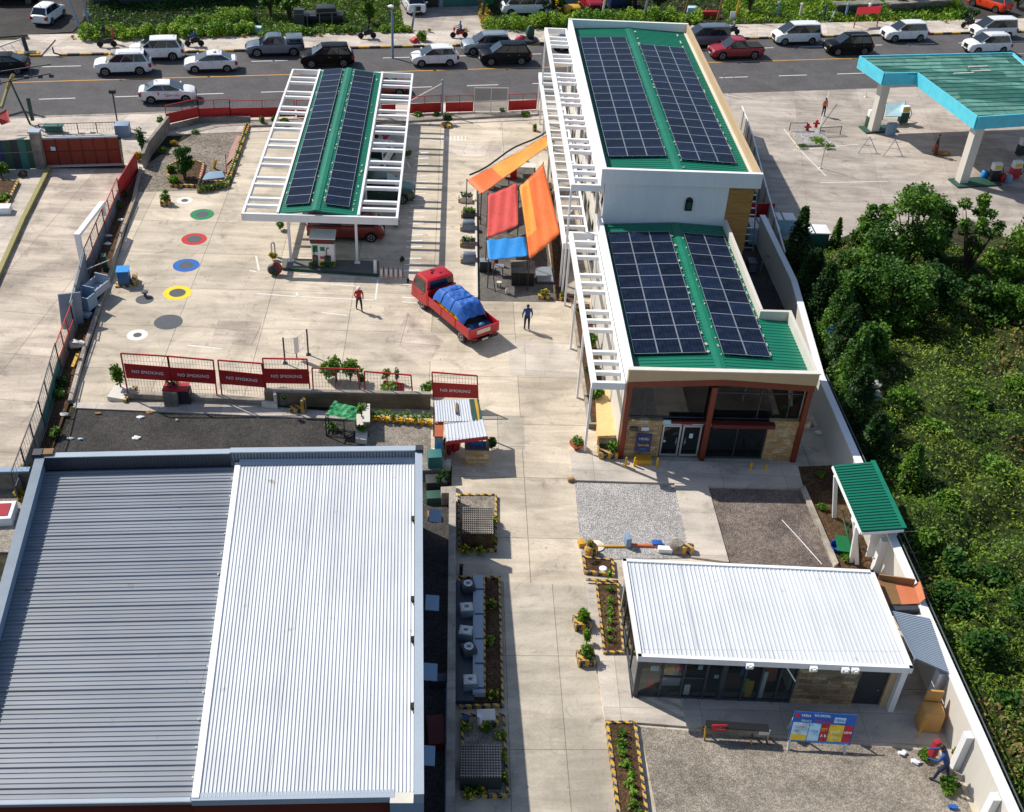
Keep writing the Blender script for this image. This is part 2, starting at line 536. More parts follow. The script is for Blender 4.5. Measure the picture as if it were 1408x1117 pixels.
def blob_pts(blobs,n,lo=.55):
 vol=np.array([b[1][0]*b[1][1]*b[1][2]for b in blobs])**.75
 idx=npr.choice(len(blobs),n,p=vol/vol.sum())
 d=npr.normal(size=(n,3));d/=np.linalg.norm(d,axis=1)[:,None]
 r=npr.uniform(lo,1.0,n)[:,None]
 c=np.array([tuple(b[0])for b in blobs])[idx];s=np.array([b[1]for b in blobs])[idx]
 return c+d*r*s
def limbs(mb,base,tips,r):
 base=Vector(base)
 for t in tips:
  t=Vector(t)
  fork=base.lerp(t,.3);fork.x=base.x+(t.x-base.x)*.12;fork.y=base.y+(t.y-base.y)*.12
  mb.tube(base,fork,r,r*.7,n=7)
  mid=fork.lerp(t,.5)+Vector((rnd.uniform(-.1,.1),rnd.uniform(-.1,.1),.12))
  mb.tube(fork,mid,r*.68,r*.4,n=6);mb.tube(mid,t,r*.4,r*.12,n=5)
def shrub(pos,r,h,label,mat='leaf_mid',name='shrub',cat='shrub',group=None,n=None,size=None,flowers=None):
 pos=Vector(pos)
 t=thing(name,label,cat,pos,0,group)
 blobs=[]
 for i in range(5):
  a=rnd.uniform(0,6.28);k=rnd.uniform(.15,.5)*r
  blobs.append((pos+Vector((math.cos(a)*k,math.sin(a)*k,h*rnd.uniform(.45,.75))),(r*rnd.uniform(.45,.7),r*rnd.uniform(.45,.7),h*rnd.uniform(.25,.4))))
 s=size or max(.05,min(.13,r*.22))
 leaf_mesh('foliage',blob_pts(blobs,n or int(200+560*min(1.6,r)),.4),s,MATS[mat],t)
 mb=MB();limbs(mb,pos,[b[0]for b in blobs],max(.015,h*.03))
 build(mb,'stem',MATS['bark'],t)
 if flowers:
  leaf_mesh('flowers',blob_pts([(b[0],tuple(x*1.05 for x in b[1]))for b in blobs],26,.9),s*.8,MATS[flowers],t)
 return t
 # shared materials
concrete('yard','#baae9c',(5.2,4.6),0.0,(1.2,.8,0),.022,.18,.42)
concrete('lane','#b8ab9c',(4.4,4.4),.10,(0,0,0),.02,.24,.45)
concrete('drive','#ada495',(2.3,4.9),.0,(1.9,1.2,0),.018,.18,.45)
concrete('walk','#b3aa9f',(3.4,3.1),.02,(0,.6,0),stain=.14)
concrete('pave','#b9aea2',(1.9,3.8),ROAD,(0,0,0),stain=.18)
concrete('station_floor','#a69c92',(6.0,5.0),.19,(0,0,0),stain=.2)
concrete('wallgrey','#8f887e',(30,30),0,stain=.35)
concrete('kerbgrey','#a39a8e',(1.1,30),0,stain=.3)
gravel('asphalt','#565455','#646262',28,.16,.8,.3)
gravel('stall_grey','#7a7671','#66625d',18,.3,.75,.4)
gravel('asphalt_dark','#3f3c3b','#4d4947',22,.25,.75,.4)
gravel('gravel_pale','#c6c3c0','#a19d9a',13,.14,.55)
gravel('gravel_brown','#958980','#776b64',13,.36,.6)
gravel('gravel_court_ground','#a59a8c','#857b70',8,.3,.6)
gravel('gravel_tan','#aca294','#8c8378',14,.3,.65,.6)
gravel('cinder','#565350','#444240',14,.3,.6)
gravel('soil','#6e533a','#54402c',9,.4,.6)
gravel('dirt','#4d4a34','#3a3626',3,.45,.6)
gravel('scrubsoil','#3f4f1c','#2d3d14',4,.5,.6)
stripes('hazard','#d9a520','#1b1a18',.2,(1,1,0),wear=.47)
stripes('hazard_worn','#c79a3a','#7d766a',.6,(1,1,0),wear=.58)
stripes('hazard_wide','#d9a520','#1d1c1a',.42,(1,.35,0))
stripes('kerb_road','#c79a2c','#2b2925',1.1,(1,.187,0))
stone('sandstone',('#c9aa78','#a98a5b','#d8c39a','#8d7a5c'))
stone('slate_mix',('#9a8261','#5d5447','#b3a27f','#4b5049'),.75,.2)
for k,c,r in(('white_paint','#dfe0e2',.5),('white_sign','#f4f4f2',.5),('offwhite','#cfcac0',.6),('beige_fascia','#b89f7c',.7),('green_roof','#0b7a57',.45),('green_roof_old','#2c7263',.6),('grey_roof','#8c919b',.42),('white_roof','#dcdde0',.4),('zinc','#a6b2be',.4),('zinc_dark','#6f7d8b',.45),('brown_beam','#74301a',.5),('maroon','#b0191d',.5),('maroon_dark','#5c1a14',.6),('rust_red','#7a2a16',.65),('cyan','#58c6da',.5),('black','#16171a',.5),('charcoal','#2b2e33',.55),('grey_steel','#828b95',.45),('dark_steel','#3a4048',.5),('tan_wood','#b98b4e',.65),('brown_wood','#7a5a35',.7),('yellow','#dfaa12',.55),('orange_tarp','#e2682c',.6),('amber_tarp','#eb9330',.6),('red_tarp','#c8433c',.6),('blue_tarp','#1a5fb4',.45),('sky_tarp','#1487d6',.55),('red_paint','#b3161c',.4),('green_paint','#15683f',.5),('teal_paint','#2d6a64',.6),('dark_green','#234a3c',.6),('ring_green','#0a7a48',.7),('ring_red','#b81f1c',.7),('ring_blue','#0f5aa6',.7),('ring_yellow','#efc60a',.7),('ring_grey','#4f5258',.8),('white_line','#d9d6d0',.8),('yellow_line','#c8933a',.8),('skin','#8a5a3c',.6),('hair','#15110e',.6),('cloth_red','#b52a1c',.8),('cloth_blue','#24427a',.8),('cloth_navy','#1d2740',.8),('cloth_black','#1c1c20',.8),('cloth_pink','#b2354e',.8),('cloth_grey','#777a80',.8),('terracotta','#a4532f',.7),('orange','#c0704a',.6),('mustard','#c9982b',.6),('cream','#d6cfc2',.6),('sealant','#aab3a2',.7),('blue_box','#2b5f8e',.5),('pump_white','#dedddb',.4),('navy','#1c2a5c',.5),('poster_blue','#2058a8',.5),('poster_red','#b8222c',.5),('poster_yellow','#e3bd20',.5),('pale_blue','#b4d6e2',.5),('red_carpet','#9c2430',.8),('bluegrey','#7b93ab',.5),('flower_yellow','#e0b21c',.7),('flower_pink','#c0406a',.7),('cardboard','#9a7148',.8)):
 pm(k,c,r,0,.10,1.8,.12,30)
for k,c in(('rubber','#1a1a1b'),('tyre_wall','#242424')):
 pm(k,c,.85,0,.15,8)
pm('chrome','#b9bcc0',.25,.9,.05)
pm('rim','#a7abb0',.35,.7,.1)
pm('alu','#c3c6c8',.35,.6,.06)
pm('bark','#4d3a28',.85,0,.3,6,.6,20)
pm('mesh_wire','#7d7f82',.5,.4,.1)
pm('lamp_red','#9c1418',.25,0,.1,5,coat=.6)
pm('lamp_clear','#d3d7da',.15,.2,.06,5,coat=.6)
pm('lamp_amber','#d8821c',.25,0,.1)
pm('car_glass','#17222a',.06,0,.1,2,coat=.5)
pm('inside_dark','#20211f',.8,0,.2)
pm('inside_floor','#3c3b37',.7,0,.2)
pm('plank_front','#d9b57c',.6,0,.25,2.0,.2,20,stretch=(7,7,.6))
pm('plank_side','#a1763a',.6,0,.35,2.0,.2,20,stretch=(.6,.6,6))
pm('wavy_red','#5e2013',.7,0,.2,1.2,stretch=(.3,1,3))
glassmat('glass_shop',(.03,.05,.05),.42)
glassmat('glass_clear',(.04,.05,.05),.9)
concrete('wall_tan','#a39377',(30,30),0,stain=.35)
for k,c in(('orange_tarp','#df6a2d'),('amber_tarp','#e8943a'),('red_tarp','#c2453e'),('blue_tarp','#1c5cae'),('sky_tarp','#1b86d0')):
 bpy.data.materials.remove(MATS.pop(k));pm(k,c,.65,0,.2,.8,.35,5,stretch=(1,.45,1))
leafmat('leaf_mid','#345a18','#6c9529','#86a834')
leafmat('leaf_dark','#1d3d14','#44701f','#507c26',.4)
leafmat('leaf_cypress','#16320f','#34581b','#3f6620',.4)
leafmat('leaf_tree','#234813','#5c8827','#779e30',.35)
leafmat('leaf_bright','#447418','#8aae2a','#a5c03a',.4)
leafmat('leaf_scrub','#406016','#82a02b','#98a438',.22)
leafmat('leaf_yellow','#7c7a1e','#c2a02a','#d3a52a',.8)
leafmat('dry','#7a6a3c','#9d8a58','#8b7440',.3)
for k,c in(('white_paint','#e2e3e4'),('offwhite','#c9c4ba'),('beige_fascia','#b89f7c'),('bluegrey','#7b93ab'),('zinc','#9aa6b3')):
 bpy.data.materials.remove(MATS.pop(k));pm(k,c,.6,0,.055,1.0,.1,30,stretch=(.7,.7,.12))
def patchroof():
 m,n,p,N,K=newmat('roof_patch');tc=N('ShaderNodeTexCoord').outputs['Object']
 mp=N('ShaderNodeMapping');mp.inputs['Rotation'].default_value=(0,0,.15);K(tc,mp.inputs['Vector']);o=None
 for w,h,a,b in((3.1,1.25,'#12483d','#79a899'),(4.7,2.2,'#1d6a58','#3f7d70')):
  br=N('ShaderNodeTexBrick');br.offset=.37;br.inputs['Scale'].default_value=1;br.inputs['Brick Width'].default_value=w;br.inputs['Row Height'].default_value=h;br.inputs['Mortar Size'].default_value=.02
  br.inputs['Color1'].default_value=(*lin(a),1);br.inputs['Color2'].default_value=(*lin(b),1);br.inputs['Mortar'].default_value=(.03,.1,.08,1);K(mp.outputs[0],br.inputs['Vector'])
  if o is None:o=br.outputs['Color']
  else:
   mx=N('ShaderNodeMix');mx.data_type='RGBA';mx.inputs['Factor'].default_value=.3;K(o,mx.inputs[6]);K(br.outputs['Color'],mx.inputs[7]);o=mx.outputs[2]
 g=noise_col(n,N,K,(.7,.7,.7),(1.1,1.1,1.1),1.2,6,tc);mm=N('ShaderNodeMix');mm.data_type='RGBA';mm.blend_type='MULTIPLY';mm.inputs['Factor'].default_value=1
 K(o,mm.inputs[6]);K(g,mm.inputs[7]);K(mm.outputs[2],p.inputs['Base Color']);p.inputs['Roughness'].default_value=.6;MATS['roof_patch']=m
patchroof()
def roofmetal(name,col,along,lap,rough=.45):
 c=lin(col);m,n,p,N,K=newmat(name)
 tc=N('ShaderNodeTexCoord').outputs['Object']
 mp=N('ShaderNodeMapping');mp.inputs['Scale'].default_value=along;K(tc,mp.inputs['Vector'])
 st=noise_col(n,N,K,mult(c,.82),mult(c,1.05),1.0,6,mp.outputs[0])
 bl=noise_col(n,N,K,mult(c,.86),mult(c,1.06),.35,5,tc)
 a=N('ShaderNodeMix');a.data_type='RGBA';a.inputs['Factor'].default_value=.5;K(st,a.inputs[6]);K(bl,a.inputs[7])
 br=N('ShaderNodeTexBrick');br.offset=.5;br.inputs['Scale'].default_value=1;br.inputs['Brick Width'].default_value=lap[0];br.inputs['Row Height'].default_value=lap[1]
 br.inputs['Mortar Size'].default_value=.012;br.inputs['Color1'].default_value=(1,1,1,1);br.inputs['Color2'].default_value=(.9,.91,.93,1);br.inputs['Mortar'].default_value=(.6,.6,.6,1)
 K(tc,br.inputs['Vector'])
 b=N('ShaderNodeMix');b.data_type='RGBA';b.blend_type='MULTIPLY';b.inputs['Factor'].default_value=1;K(a.outputs[2],b.inputs[6]);K(br.outputs['Color'],b.inputs[7])
 w=noise_col(n,N,K,(0,0,0),(1,1,1),1.6,7,tc,lo=.68,hi=.76)
 d=N('ShaderNodeMix');d.data_type='RGBA';K(w,d.inputs['Factor']);K(b.outputs[2],d.inputs[6]);d.inputs[7].default_value=(c[0]*.62,c[1]*.52,c[2]*.42,1)
 K(d.outputs[2],p.inputs['Base Color']);p.inputs['Roughness'].default_value=rough;p.inputs['Specular IOR Level'].default_value=.4
 MATS[name]=m
for k in('grey_roof','white_roof','green_roof'):bpy.data.materials.remove(MATS.pop(k))
roofmetal('grey_roof','#888e96',(.12,2.5,1),(40,5.5));roofmetal('white_roof','#d2d5d9',(2.5,.12,1),(6.2,40));roofmetal('green_roof','#14745a',(.3,1.6,1),(30,7.0))
def solar_mat():
 m,n,p,N,K=newmat('solar_cells')
 tc=N('ShaderNodeTexCoord').outputs['Object']
 br=N('ShaderNodeTexBrick');br.offset=0;br.inputs['Scale'].default_value=1
 br.inputs['Brick Width'].default_value=.2;br.inputs['Row Height'].default_value=.222;br.inputs['Mortar Size'].default_value=.007;br.inputs['Mortar Smooth'].default_value=0
 br.inputs['Color1'].default_value=(.003,.008,.022,1);br.inputs['Color2'].default_value=(.005,.012,.034,1);br.inputs['Mortar'].default_value=(.022,.03,.052,1)
 K(tc,br.inputs['Vector'])
 oi=N('ShaderNodeObjectInfo')
 hs=N('ShaderNodeMapRange');hs.inputs['To Min'].default_value=.75;hs.inputs['To Max'].default_value=1.35
 K(oi.outputs['Random'],hs.inputs['Value'])
 s=N('ShaderNodeVectorMath');s.operation='SCALE';K(br.outputs['Color'],s.inputs[0]);K(hs.outputs[0],s.inputs['Scale'])
 dust=noise_col(n,N,K,(0,0,0),(.012,.011,.010),2.2,6,tc,lo=.45,hi=.8)
 a=N('ShaderNodeVectorMath');a.operation='ADD';K(s.outputs[0],a.inputs[0]);K(dust,a.inputs[1])
 K(a.outputs[0],p.inputs['Base Color'])
 p.inputs['Roughness'].default_value=.3;p.inputs['Specular IOR Level'].default_value=.07
 MATS['solar_cells']=m
solar_mat()
M=MATS
# the setting: ground, road, pavements
mb=MB();mb.bx(-260,-60,-1.0,300,420,-.06)
struct(mb,'ground',M['dirt'])
X0,X1=-90,110
mb=MB();mb.prism([RD(X0,96.85),RD(X1,96.85),RD(X1,111.75),RD(X0,111.75)],-.4,0)
struct(mb,'road',M['asphalt'])
mk=MB()
def dash(c,x0,x1,w=.13):
 mk.slab([RD(x0,c-w/2,.006),RD(x1,c-w/2,.006),RD(x1,c+w/2,.006),RD(x0,c+w/2,.006)],.003)
for k in range(24):
 dash(108.95,-62+k*6.1,-62+k*6.1+3.3)
 dash(100.93,-60+k*6.1,-60+k*6.1+2.9)
struct(mk,'road_markings',M['white_line'])
mk=MB();dash(105.17,X0,X1,.16)
struct(mk,'road_centre_line',M['yellow_line'])
# near verge between the road and the sites: pale concrete
mb=MB();mb.prism([RD(X0,92.0),RD(-4,92.0),RD(24,92.6),RD(24,96.85),RD(X0,96.85)],-.4,.05)
struct(mb,'pavement',M['pave'])
mb=MB();mb.prism([RD(X0,96.7),RD(24,96.7),RD(24,96.95),RD(X0,96.95)],-.3,.075)
struct(mb,'road_edge_kerb',M['kerbgrey'])
# far footpath with its striped kerb (gap at the lot entrance on the left)
gap0,gap1=A(57,78).x,A(82,77).x
for a,b in((X0,gap0),(gap1,X1)):
 mb=MB();mb.prism([RD(a,112.0),RD(b,112.0),RD(b,116.2),RD(a,116.2)],-.3,.14)
 struct(mb,'footpath',M['pave'])
 mb=MB();mb.prism([RD(a,111.72),RD(b,111.72),RD(b,112.0),RD(a,112.0)],-.3,.17)
 struct(mb,'kerb',M['kerb_road'])
mb=MB();mb.prism([RD(gap0,111.74),RD(gap1,111.74),RD(gap1+1.5,118),RD(gap0-3,118)],-.3,.03)
struct(mb,'lot_entrance_pavement',M['pave'])
# dark yard of the lot top left, drive of the garage, lawn behind the footpath
mb=MB();mb.prism([A(-120,60),A(100,44),A(120,22),A(112,-60),A(-120,-60)],-.3,.02)
struct(mb,'asphalt_ground',M['asphalt_dark'])
mb=MB();mb.prism([A(558,44),A(668,42),A(668,-10),A(545,-10)],-.3,.02)
struct(mb,'garage_drive_road',M['station_floor'])
mb=MB();mb.prism([A(1340,32),A(1300,-12),A(1420,-12),A(1440,25)],-.3,.02)
struct(mb,'side_road',M['asphalt_dark'])
# concrete yard of the site, with the drive running down between the buildings
yard_pts=[A(100,560),A(110,520),A(185,282),A(187,262),A(252,262),A(300,262),A(340,168),RD(-2,94.2),RD(8,95.0),RD(23.5,94.2),(22.0,63),(21,51),(21,20),(.2,20),(.2,46),A(505,560),A(300,556)]
mb=MB();mb.prism(yard_pts,-.3,.0)
struct(mb,'yard_ground',M['yard'])
mb=MB();mb.prism([A(689,800),A(803,806),A(850,1130),A(690,1130)],-.2,.012)
struct(mb,'drive_road',M['drive'])
mb=MB();mb.prism([A(70,232),A(195,232),A(60,640),A(-40,700),A(-200,700),A(-120,232)],-.3,.0)
struct(mb,'lane_ground',M['lane'])
mb=MB();mb.prism([A(165,182),A(232,176),A(214,200),A(196,240),A(172,232)],-.3,.03)
struct(mb,'garden_path',M['pave'])
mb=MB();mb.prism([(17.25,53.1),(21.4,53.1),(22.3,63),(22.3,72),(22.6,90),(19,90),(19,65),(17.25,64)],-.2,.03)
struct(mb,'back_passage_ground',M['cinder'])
mb=MB();mb.prism([A(-130,238),A(70,232),A(-20,420),A(-240,480)],-.3,.008)
struct(mb,'side_yard_ground',M['pave'])
mb=MB();mb.prism([RD(24.2,96.8),RD(X1,96.8),RD(X1,60),A(1420,345),A(1330,300),A(1260,345),A(1170,352),(22.4,70),(22.5,72),(24.4,86)],-.3,.02)
struct(mb,'forecourt_ground',M['station_floor'])
# gravel court at the back left corner, dark lot, small court
mb=MB();mb.prism([A(252,262),A(188,264),A(190,236),A(205,225),A(232,205),A(258,190),A(285,170),A(344,168),A(318,255),A(300,262)],-.2,.022)
struct(mb,'gravel_court_ground',M['gravel_court_ground'])
mb=MB();mb.prism([A(105,563),A(480,578),A(505,580),A(505,640),A(80,660),A(62,640)],-.3,.015)
struct(mb,'cinder_ground',M['cinder'])
mb=MB();mb.prism([A(505,576),A(592,580),A(592,660),A(500,660)],-.3,.018)
struct(mb,'gravel_lot_ground',M['gravel_tan'])
mb=MB();mb.prism([A(100,556),A(300,555),A(505,572),A(505,580),A(105,563)],-.3,.1)
struct(mb,'lot_kerb',M['walk'])
# gravel beds and walks in front of the buildings
mb=MB();mb.prism([A(790,664),A(927,668),A(946,750),A(960,768),A(800,770)],-.2,.03)
struct(mb,'gravel_ground',M['gravel_pale'])
mb=MB();mb.prism([A(975,672),A(1105,675),A(1150,780),A(1000,778)],-.2,.03)
struct(mb,'gravel_ground',M['gravel_brown'])
mb=MB();mb.prism([A(880,1000),A(1290,1034),(20.75,27),(20.75,20),A(905,1130)],-.2,.028)
struct(mb,'gravel_ground',M['gravel_tan'])
mb=MB();mb.prism([A(783,622),A(846,634),A(1096,642),A(1104,674),A(973,670),A(927,667),A(787,663)],-.2,.14)
struct(mb,'porch_floor',M['walk'])
mb=MB();mb.prism([A(927,667),A(973,670),A(1002,775),A(950,768)],-.2,.11)
struct(mb,'footpath',M['walk'])
mb=MB();mb.prism([A(803,803),A(850,806),A(868,962),(20.6,30.9),(20.6,28.4),A(880,996),A(832,992)],-.2,.10)
struct(mb,'shop_porch_floor',M['walk'])
mb=MB()
mb.prism([A(1100,674),A(1106,672),A(1152,778),A(1146,782)],-.2,.2)
struct(mb,'bed_kerb',M['kerbgrey'])
mb=MB();mb.prism([A(1096,642),A(1160,640),(21,40),(21,36),A(1152,778),A(1106,672)],-.2,.02)
struct(mb,'soil_ground',M['soil'])
mb=MB();mb.prism([A(657,268),A(655,414),A(764,416),A(752,330),A(748,250),A(722,215)],-.2,.012)
struct(mb,'stall_floor',M['stall_grey'])
mb=MB();mb.prism([A(764,414),A(792,416),A(776,330),A(765,250),A(754,252),A(754,330)],-.2,.03)
struct(mb,'stall_soil_ground',M['soil'])
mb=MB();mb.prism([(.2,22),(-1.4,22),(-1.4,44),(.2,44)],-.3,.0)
struct(mb,'passage_ground',M['cinder'])  # passage shade painted into the ground colour with the darker cinder tone
# painted markings in the yard
mk=MB()
def pline(p,q,w=.12,z=.006):
 p,q=Vector(p),Vector(q);d=(q-p).normalized();n_=Vector((-d.y,d.x,0))*w/2
 mk.slab([Vector((v.x,v.y,z))for v in(p-n_,q-n_,q+n_,p+n_)],.003)
for k in range(22):
 y=210+k*8.1
 if y<380 and k not in(3,17):
  pline(A(571-(y-210)*.10,y+.5),A(590-(y-210)*.075,y-.5),.17)
for a,b in(((572,209),(587,213)),((554,391),(573,392)),((553,409),(572,410)),((553,415),(574,417)),((353,404),(408,408)),((408,408),(516,413)),((520,382),(516,414)),((455,380),(490,382)),((455,391),(489,394)),((510,383),(520,383)),((411,378),(425,378)),((408,402),(409,408)),((442,430),(478,434)),((560,187),(605,195)),((352,352),(356,372)),((343,372),(352,374)),((607,187),(607,194)),((611,187),(611,194)),((615,187),(615,194)),((620,187),(620,194)),((625,187),(625,194)),((630,187),(630,194)),((635,187),(635,194)),((640,187),(640,194)),((258,475),(305,480)),((552,223),(556,232)),((560,223),(564,232))):
 pline(A(*a),A(*b),.12)
struct(mk,'pavement_markings',M['white_line'])
mk=MB();
for a,b in(((1078,178),(1100,207)),((1100,207),(1136,243)),((1090,207),(1180,199)),((1128,252),(1220,250)),((1290,285),(1310,300))):
 pline(A(*a),A(*b),.09,.028)
struct(mk,'forecourt_pavement_markings',M['white_line'])
for pts_,m_ in(([(612,196),(690,200),(690,216),(612,214)],'pave'),([(693,200),(742,203),(740,226),(694,222)],'walk'),([(700,470),(790,474),(794,520),(700,516)],'walk'),([(300,440),(360,443),(352,476),(290,472)],'lane'),([(640,570),(720,572),(722,618),(676,616)],'drive'),([(560,430),(610,470),(590,500),(540,470)],'lane')):
 mb=MB();mb.prism([A(*p)for p in pts_],-.1,.003);struct(mb,'pavement_patch_ground',M[m_])
 # MAIN BUILDING
XL,XM,XR=9.12,14.0,18.85
YF,YB1,YU,YU2=47.0,63.6,64.0,92.6
bld=thing('two_storey_shop','long two storey building with green metal roofs, glass front and reddish brown columns','building',(14,47,0))
# --- lower wing walls
mb=MB()
mb.bx(XL,47.6,0,XL+.22,YB1,5.3)
mb.bx(XR-.22,47.6,0,XR,52.8,5.3)
mb.bx(17.1,52.8,0,XR-.23,53.0,5.3)
mb.bx(17.1,53.0,0,17.3,YB1,5.3)
build(mb,'wall',M['offwhite'],bld)
mb=MB();mb.bx(XL+.23,47.45,2.52,XR-.23,53,2.62);mb.bx(XL+.23,53.02,2.52,17.08,63.5,2.62)
build(mb,'upper_floor',M['inside_floor'],bld)
mb=MB();mb.bx(XL+.23,56,.01,17.08,56.2,2.5);mb.bx(XL+.23,56,2.63,17.08,56.2,5.2);mb.bx(XL+.23,47.5,5.2,XR-.23,52.7,5.28)
build(mb,'interior_wall',M['inside_dark'],bld)
# --- stone cladding of the front
for x0,x1 in((XL+.28,11.3),(17.0,XR-.28)):
 mb=MB();mb.bx(x0,47.06,0,x1,47.42,2.5)
 build(mb,'stone_cladding',M['sandstone'],bld)
mb=MB();mb.bx(17.0,46.98,2.3,XR+.35,47.44,2.68)
build(mb,'ledge',M['sandstone'],bld,bev=.03)
# --- reddish brown columns and gabled beam
for x in(XL,13.55,XR-.28):
 mb=MB();mb.bx(x,46.86,0,x+.28,47.2,4.86)
 build(mb,'column',M['brown_beam'],bld,bev=.02)
mb=MB()
gz=lambda x:5.2+.28*(1-abs(x-XM)/4.9)
for a,b in((XL-.02,XM),(XM,XR+.02)):
 mb.hexa([(a,46.8,gz(a)-.42),(b,46.8,gz(b)-.42),(b,47.22,gz(b)-.42),(a,47.22,gz(a)-.42),(a,46.8,gz(a)),(b,46.8,gz(b)),(b,47.22,gz(b)),(a,47.22,gz(a))])
build(mb,'gable_beam',M['brown_beam'],bld)
mb=MB()
for a,b in((XL-.05,XM),(XM,XR+.05)):
 mb.hexa([(a,46.74,gz(a)+.004),(b,46.74,gz(b)+.004),(b,46.95,gz(b)+.004),(a,46.95,gz(a)+.004),(a,46.74,5.93),(b,46.74,5.93),(b,46.95,5.93),(a,46.95,5.93)])
build(mb,'fascia',M['beige_fascia'],bld)
mb=MB();mb.bx(XL-.09,46.7,5.934,XR+.09,46.99,5.99)
build(mb,'fascia_cap',M['cream'],bld)
# --- glazing
def mullions(mb,xs,z0,z1,y,w=.07):
 for x in xs:
  mb.bx(x-w/2,y-.05,z0,x+w/2,y+.05,z1)
mb=MB();mb.bx(XL+.3,47.28,2.64,13.5,47.31,4.9);mb.bx(13.86,47.28,2.64,XR-.3,47.31,4.9)
build(mb,'upper_window',M['glass_shop'],bld)
mb=MB();mullions(mb,(10.2,16.3,17.9),2.64,4.9,47.3,.05);mb.bx(XL+.3,47.24,2.6,13.5,47.36,2.66);mb.bx(13.86,47.24,2.6,16.98,47.36,2.66)
mb.bx(13.9,47.26,4.25,XR-.3,47.34,4.31)
build(mb,'window_frame',M['dark_steel'],bld)
for x0,x1 in((11.36,12.36),(12.44,13.46)):
 d=MB()
 for a,b,c,e in((x0,x0+.09,0.14,2.2),(x1-.09,x1,.14,2.2),(x0+.09,x1-.09,.14,.26),(x0+.09,x1-.09,2.1,2.2)):
  d.bx(a,47.1,c,b,47.2,e)
 do=build(d,'door',M['alu'],bld)
 g=MB();g.bx(x0+.09,47.13,.26,x1-.09,47.16,2.1);build(g,'pane',M['glass_shop'],do)
 hx=x1-.2 if x0<12 else x0+.2
 g=MB();g.bx(hx-.05,47.03,1.1,hx+.05,47.09,1.2);g.bx(hx-.02,47.05,.95,hx+.02,47.08,1.4);build(g,'handle',M['chrome'],do)
 g=MB();px=x1-.62 if x0>12 else x0+.12
 g.bx(px,47.115,1.35,px+.2,47.128,1.65)if x0>12 else g.bx(px,47.115,1.05,px+.13,47.128,1.18)
 build(g,'notice',M['pale_blue'],do)
mb=MB();mb.bx(11.32,47.12,2.22,13.5,47.2,2.5)
tr=build(mb,'transom_panel',M['pale_blue'],bld)
mb=MB();mb.bx(12.3,47.09,2.26,12.9,47.117,2.46);build(mb,'notice',M['poster_red'],tr)
mb=MB();mb.bx(13.86,47.14,.14,16.95,47.17,2.1)
build(mb,'shop_window',M['glass_shop'],bld)
mb=MB();mullions(mb,(15.4,16.93),.14,2.1,47.16,.05);mb.bx(13.86,47.1,.04,16.98,47.2,.14);mb.bx(13.86,47.1,2.1,16.98,47.2,2.18)
build(mb,'window_frame',M['dark_steel'],bld)
mb=MB();mb.bx(13.88,47.12,2.2,15.35,47.18,2.48);mb.bx(15.45,47.12,2.2,16.9,47.18,2.48)
build(mb,'transom_panel',M['mustard'],bld)
mb=MB();mb.bx(11.7,46.84,2.5,13.5,47.02,2.64);mb.bx(13.88,46.6,2.44,17.2,47.02,2.66)
build(mb,'door_canopy',M['maroon_dark'],bld)
# --- lower roof (two slopes) with parapets
rz=lambda x:5.32+.26*(1-min(1,abs(x-XM)/4.9))
mb=MB()
mb.slab([(XL+.2,46.96,rz(XL)-.03),(XM,46.96,rz(XM)-.03),(XM,YB1+.3,rz(XM)-.03),(XL+.2,YB1+.3,rz(XL)-.03)],.06)
mb.slab([(XM,46.96,rz(XM)-.03),(17.1,46.96,rz(17.1)-.03),(17.1,YB1+.3,rz(17.1)-.03),(XM,YB1+.3,rz(XM)-.03)],.06)
mb.slab([(17.1,46.96,rz(17.1)-.03),(XR-.15,46.96,rz(18.7)-.03),(XR-.15,52.8,rz(18.7)-.03),(17.1,52.8,rz(17.1)-.03)],.06)
mb.sheet((XL+.2,YB1+.3,rz(XL)),(XL+.2,46.97,rz(XL)),(XM,46.97,rz(XM)),(XM,YB1+.3,rz(XM)),58,.035)
mb.sheet((XM,YB1+.3,rz(XM)),(XM,46.97,rz(XM)),(17.1,46.97,rz(17.1)),(17.1,YB1+.3,rz(17.1)),58,.035)
mb.sheet((17.1,52.8,rz(17.1)),(17.1,46.97,rz(17.1)),(XR-.15,46.97,rz(18.7)),(XR-.15,52.8,rz(18.7)),20,.035)
low=build(mb,'lower_roof',M['green_roof'],bld)
mb=MB();mb.slab([(XM-.28,46.98,rz(XM)+.03),(XM,46.98,rz(XM)+.07),(XM,YB1,rz(XM)+.07),(XM-.28,YB1,rz(XM)+.03)],.02);mb.slab([(XM,46.98,rz(XM)+.07),(XM+.28,46.98,rz(XM)+.03),(XM+.28,YB1,rz(XM)+.03),(XM,YB1,rz(XM)+.07)],.02)
build(mb,'ridge_cap',M['green_roof'],low)
mb=MB()
mb.bx(XL-.06,47.0,4.9,XL+.2,YB1+.2,5.96)
build(mb,'parapet',M['white_paint'],bld)
mb=MB()
mb.bx(XR-.15,47.0,5.1,XR+.03,52.98,5.94);mb.bx(17.1,52.8,5.1,XR-.154,52.99,5.93);mb.bx(17.1,52.99,5.1,17.29,YB1+.2,5.94)
build(mb,'parapet',M['offwhite'],bld)
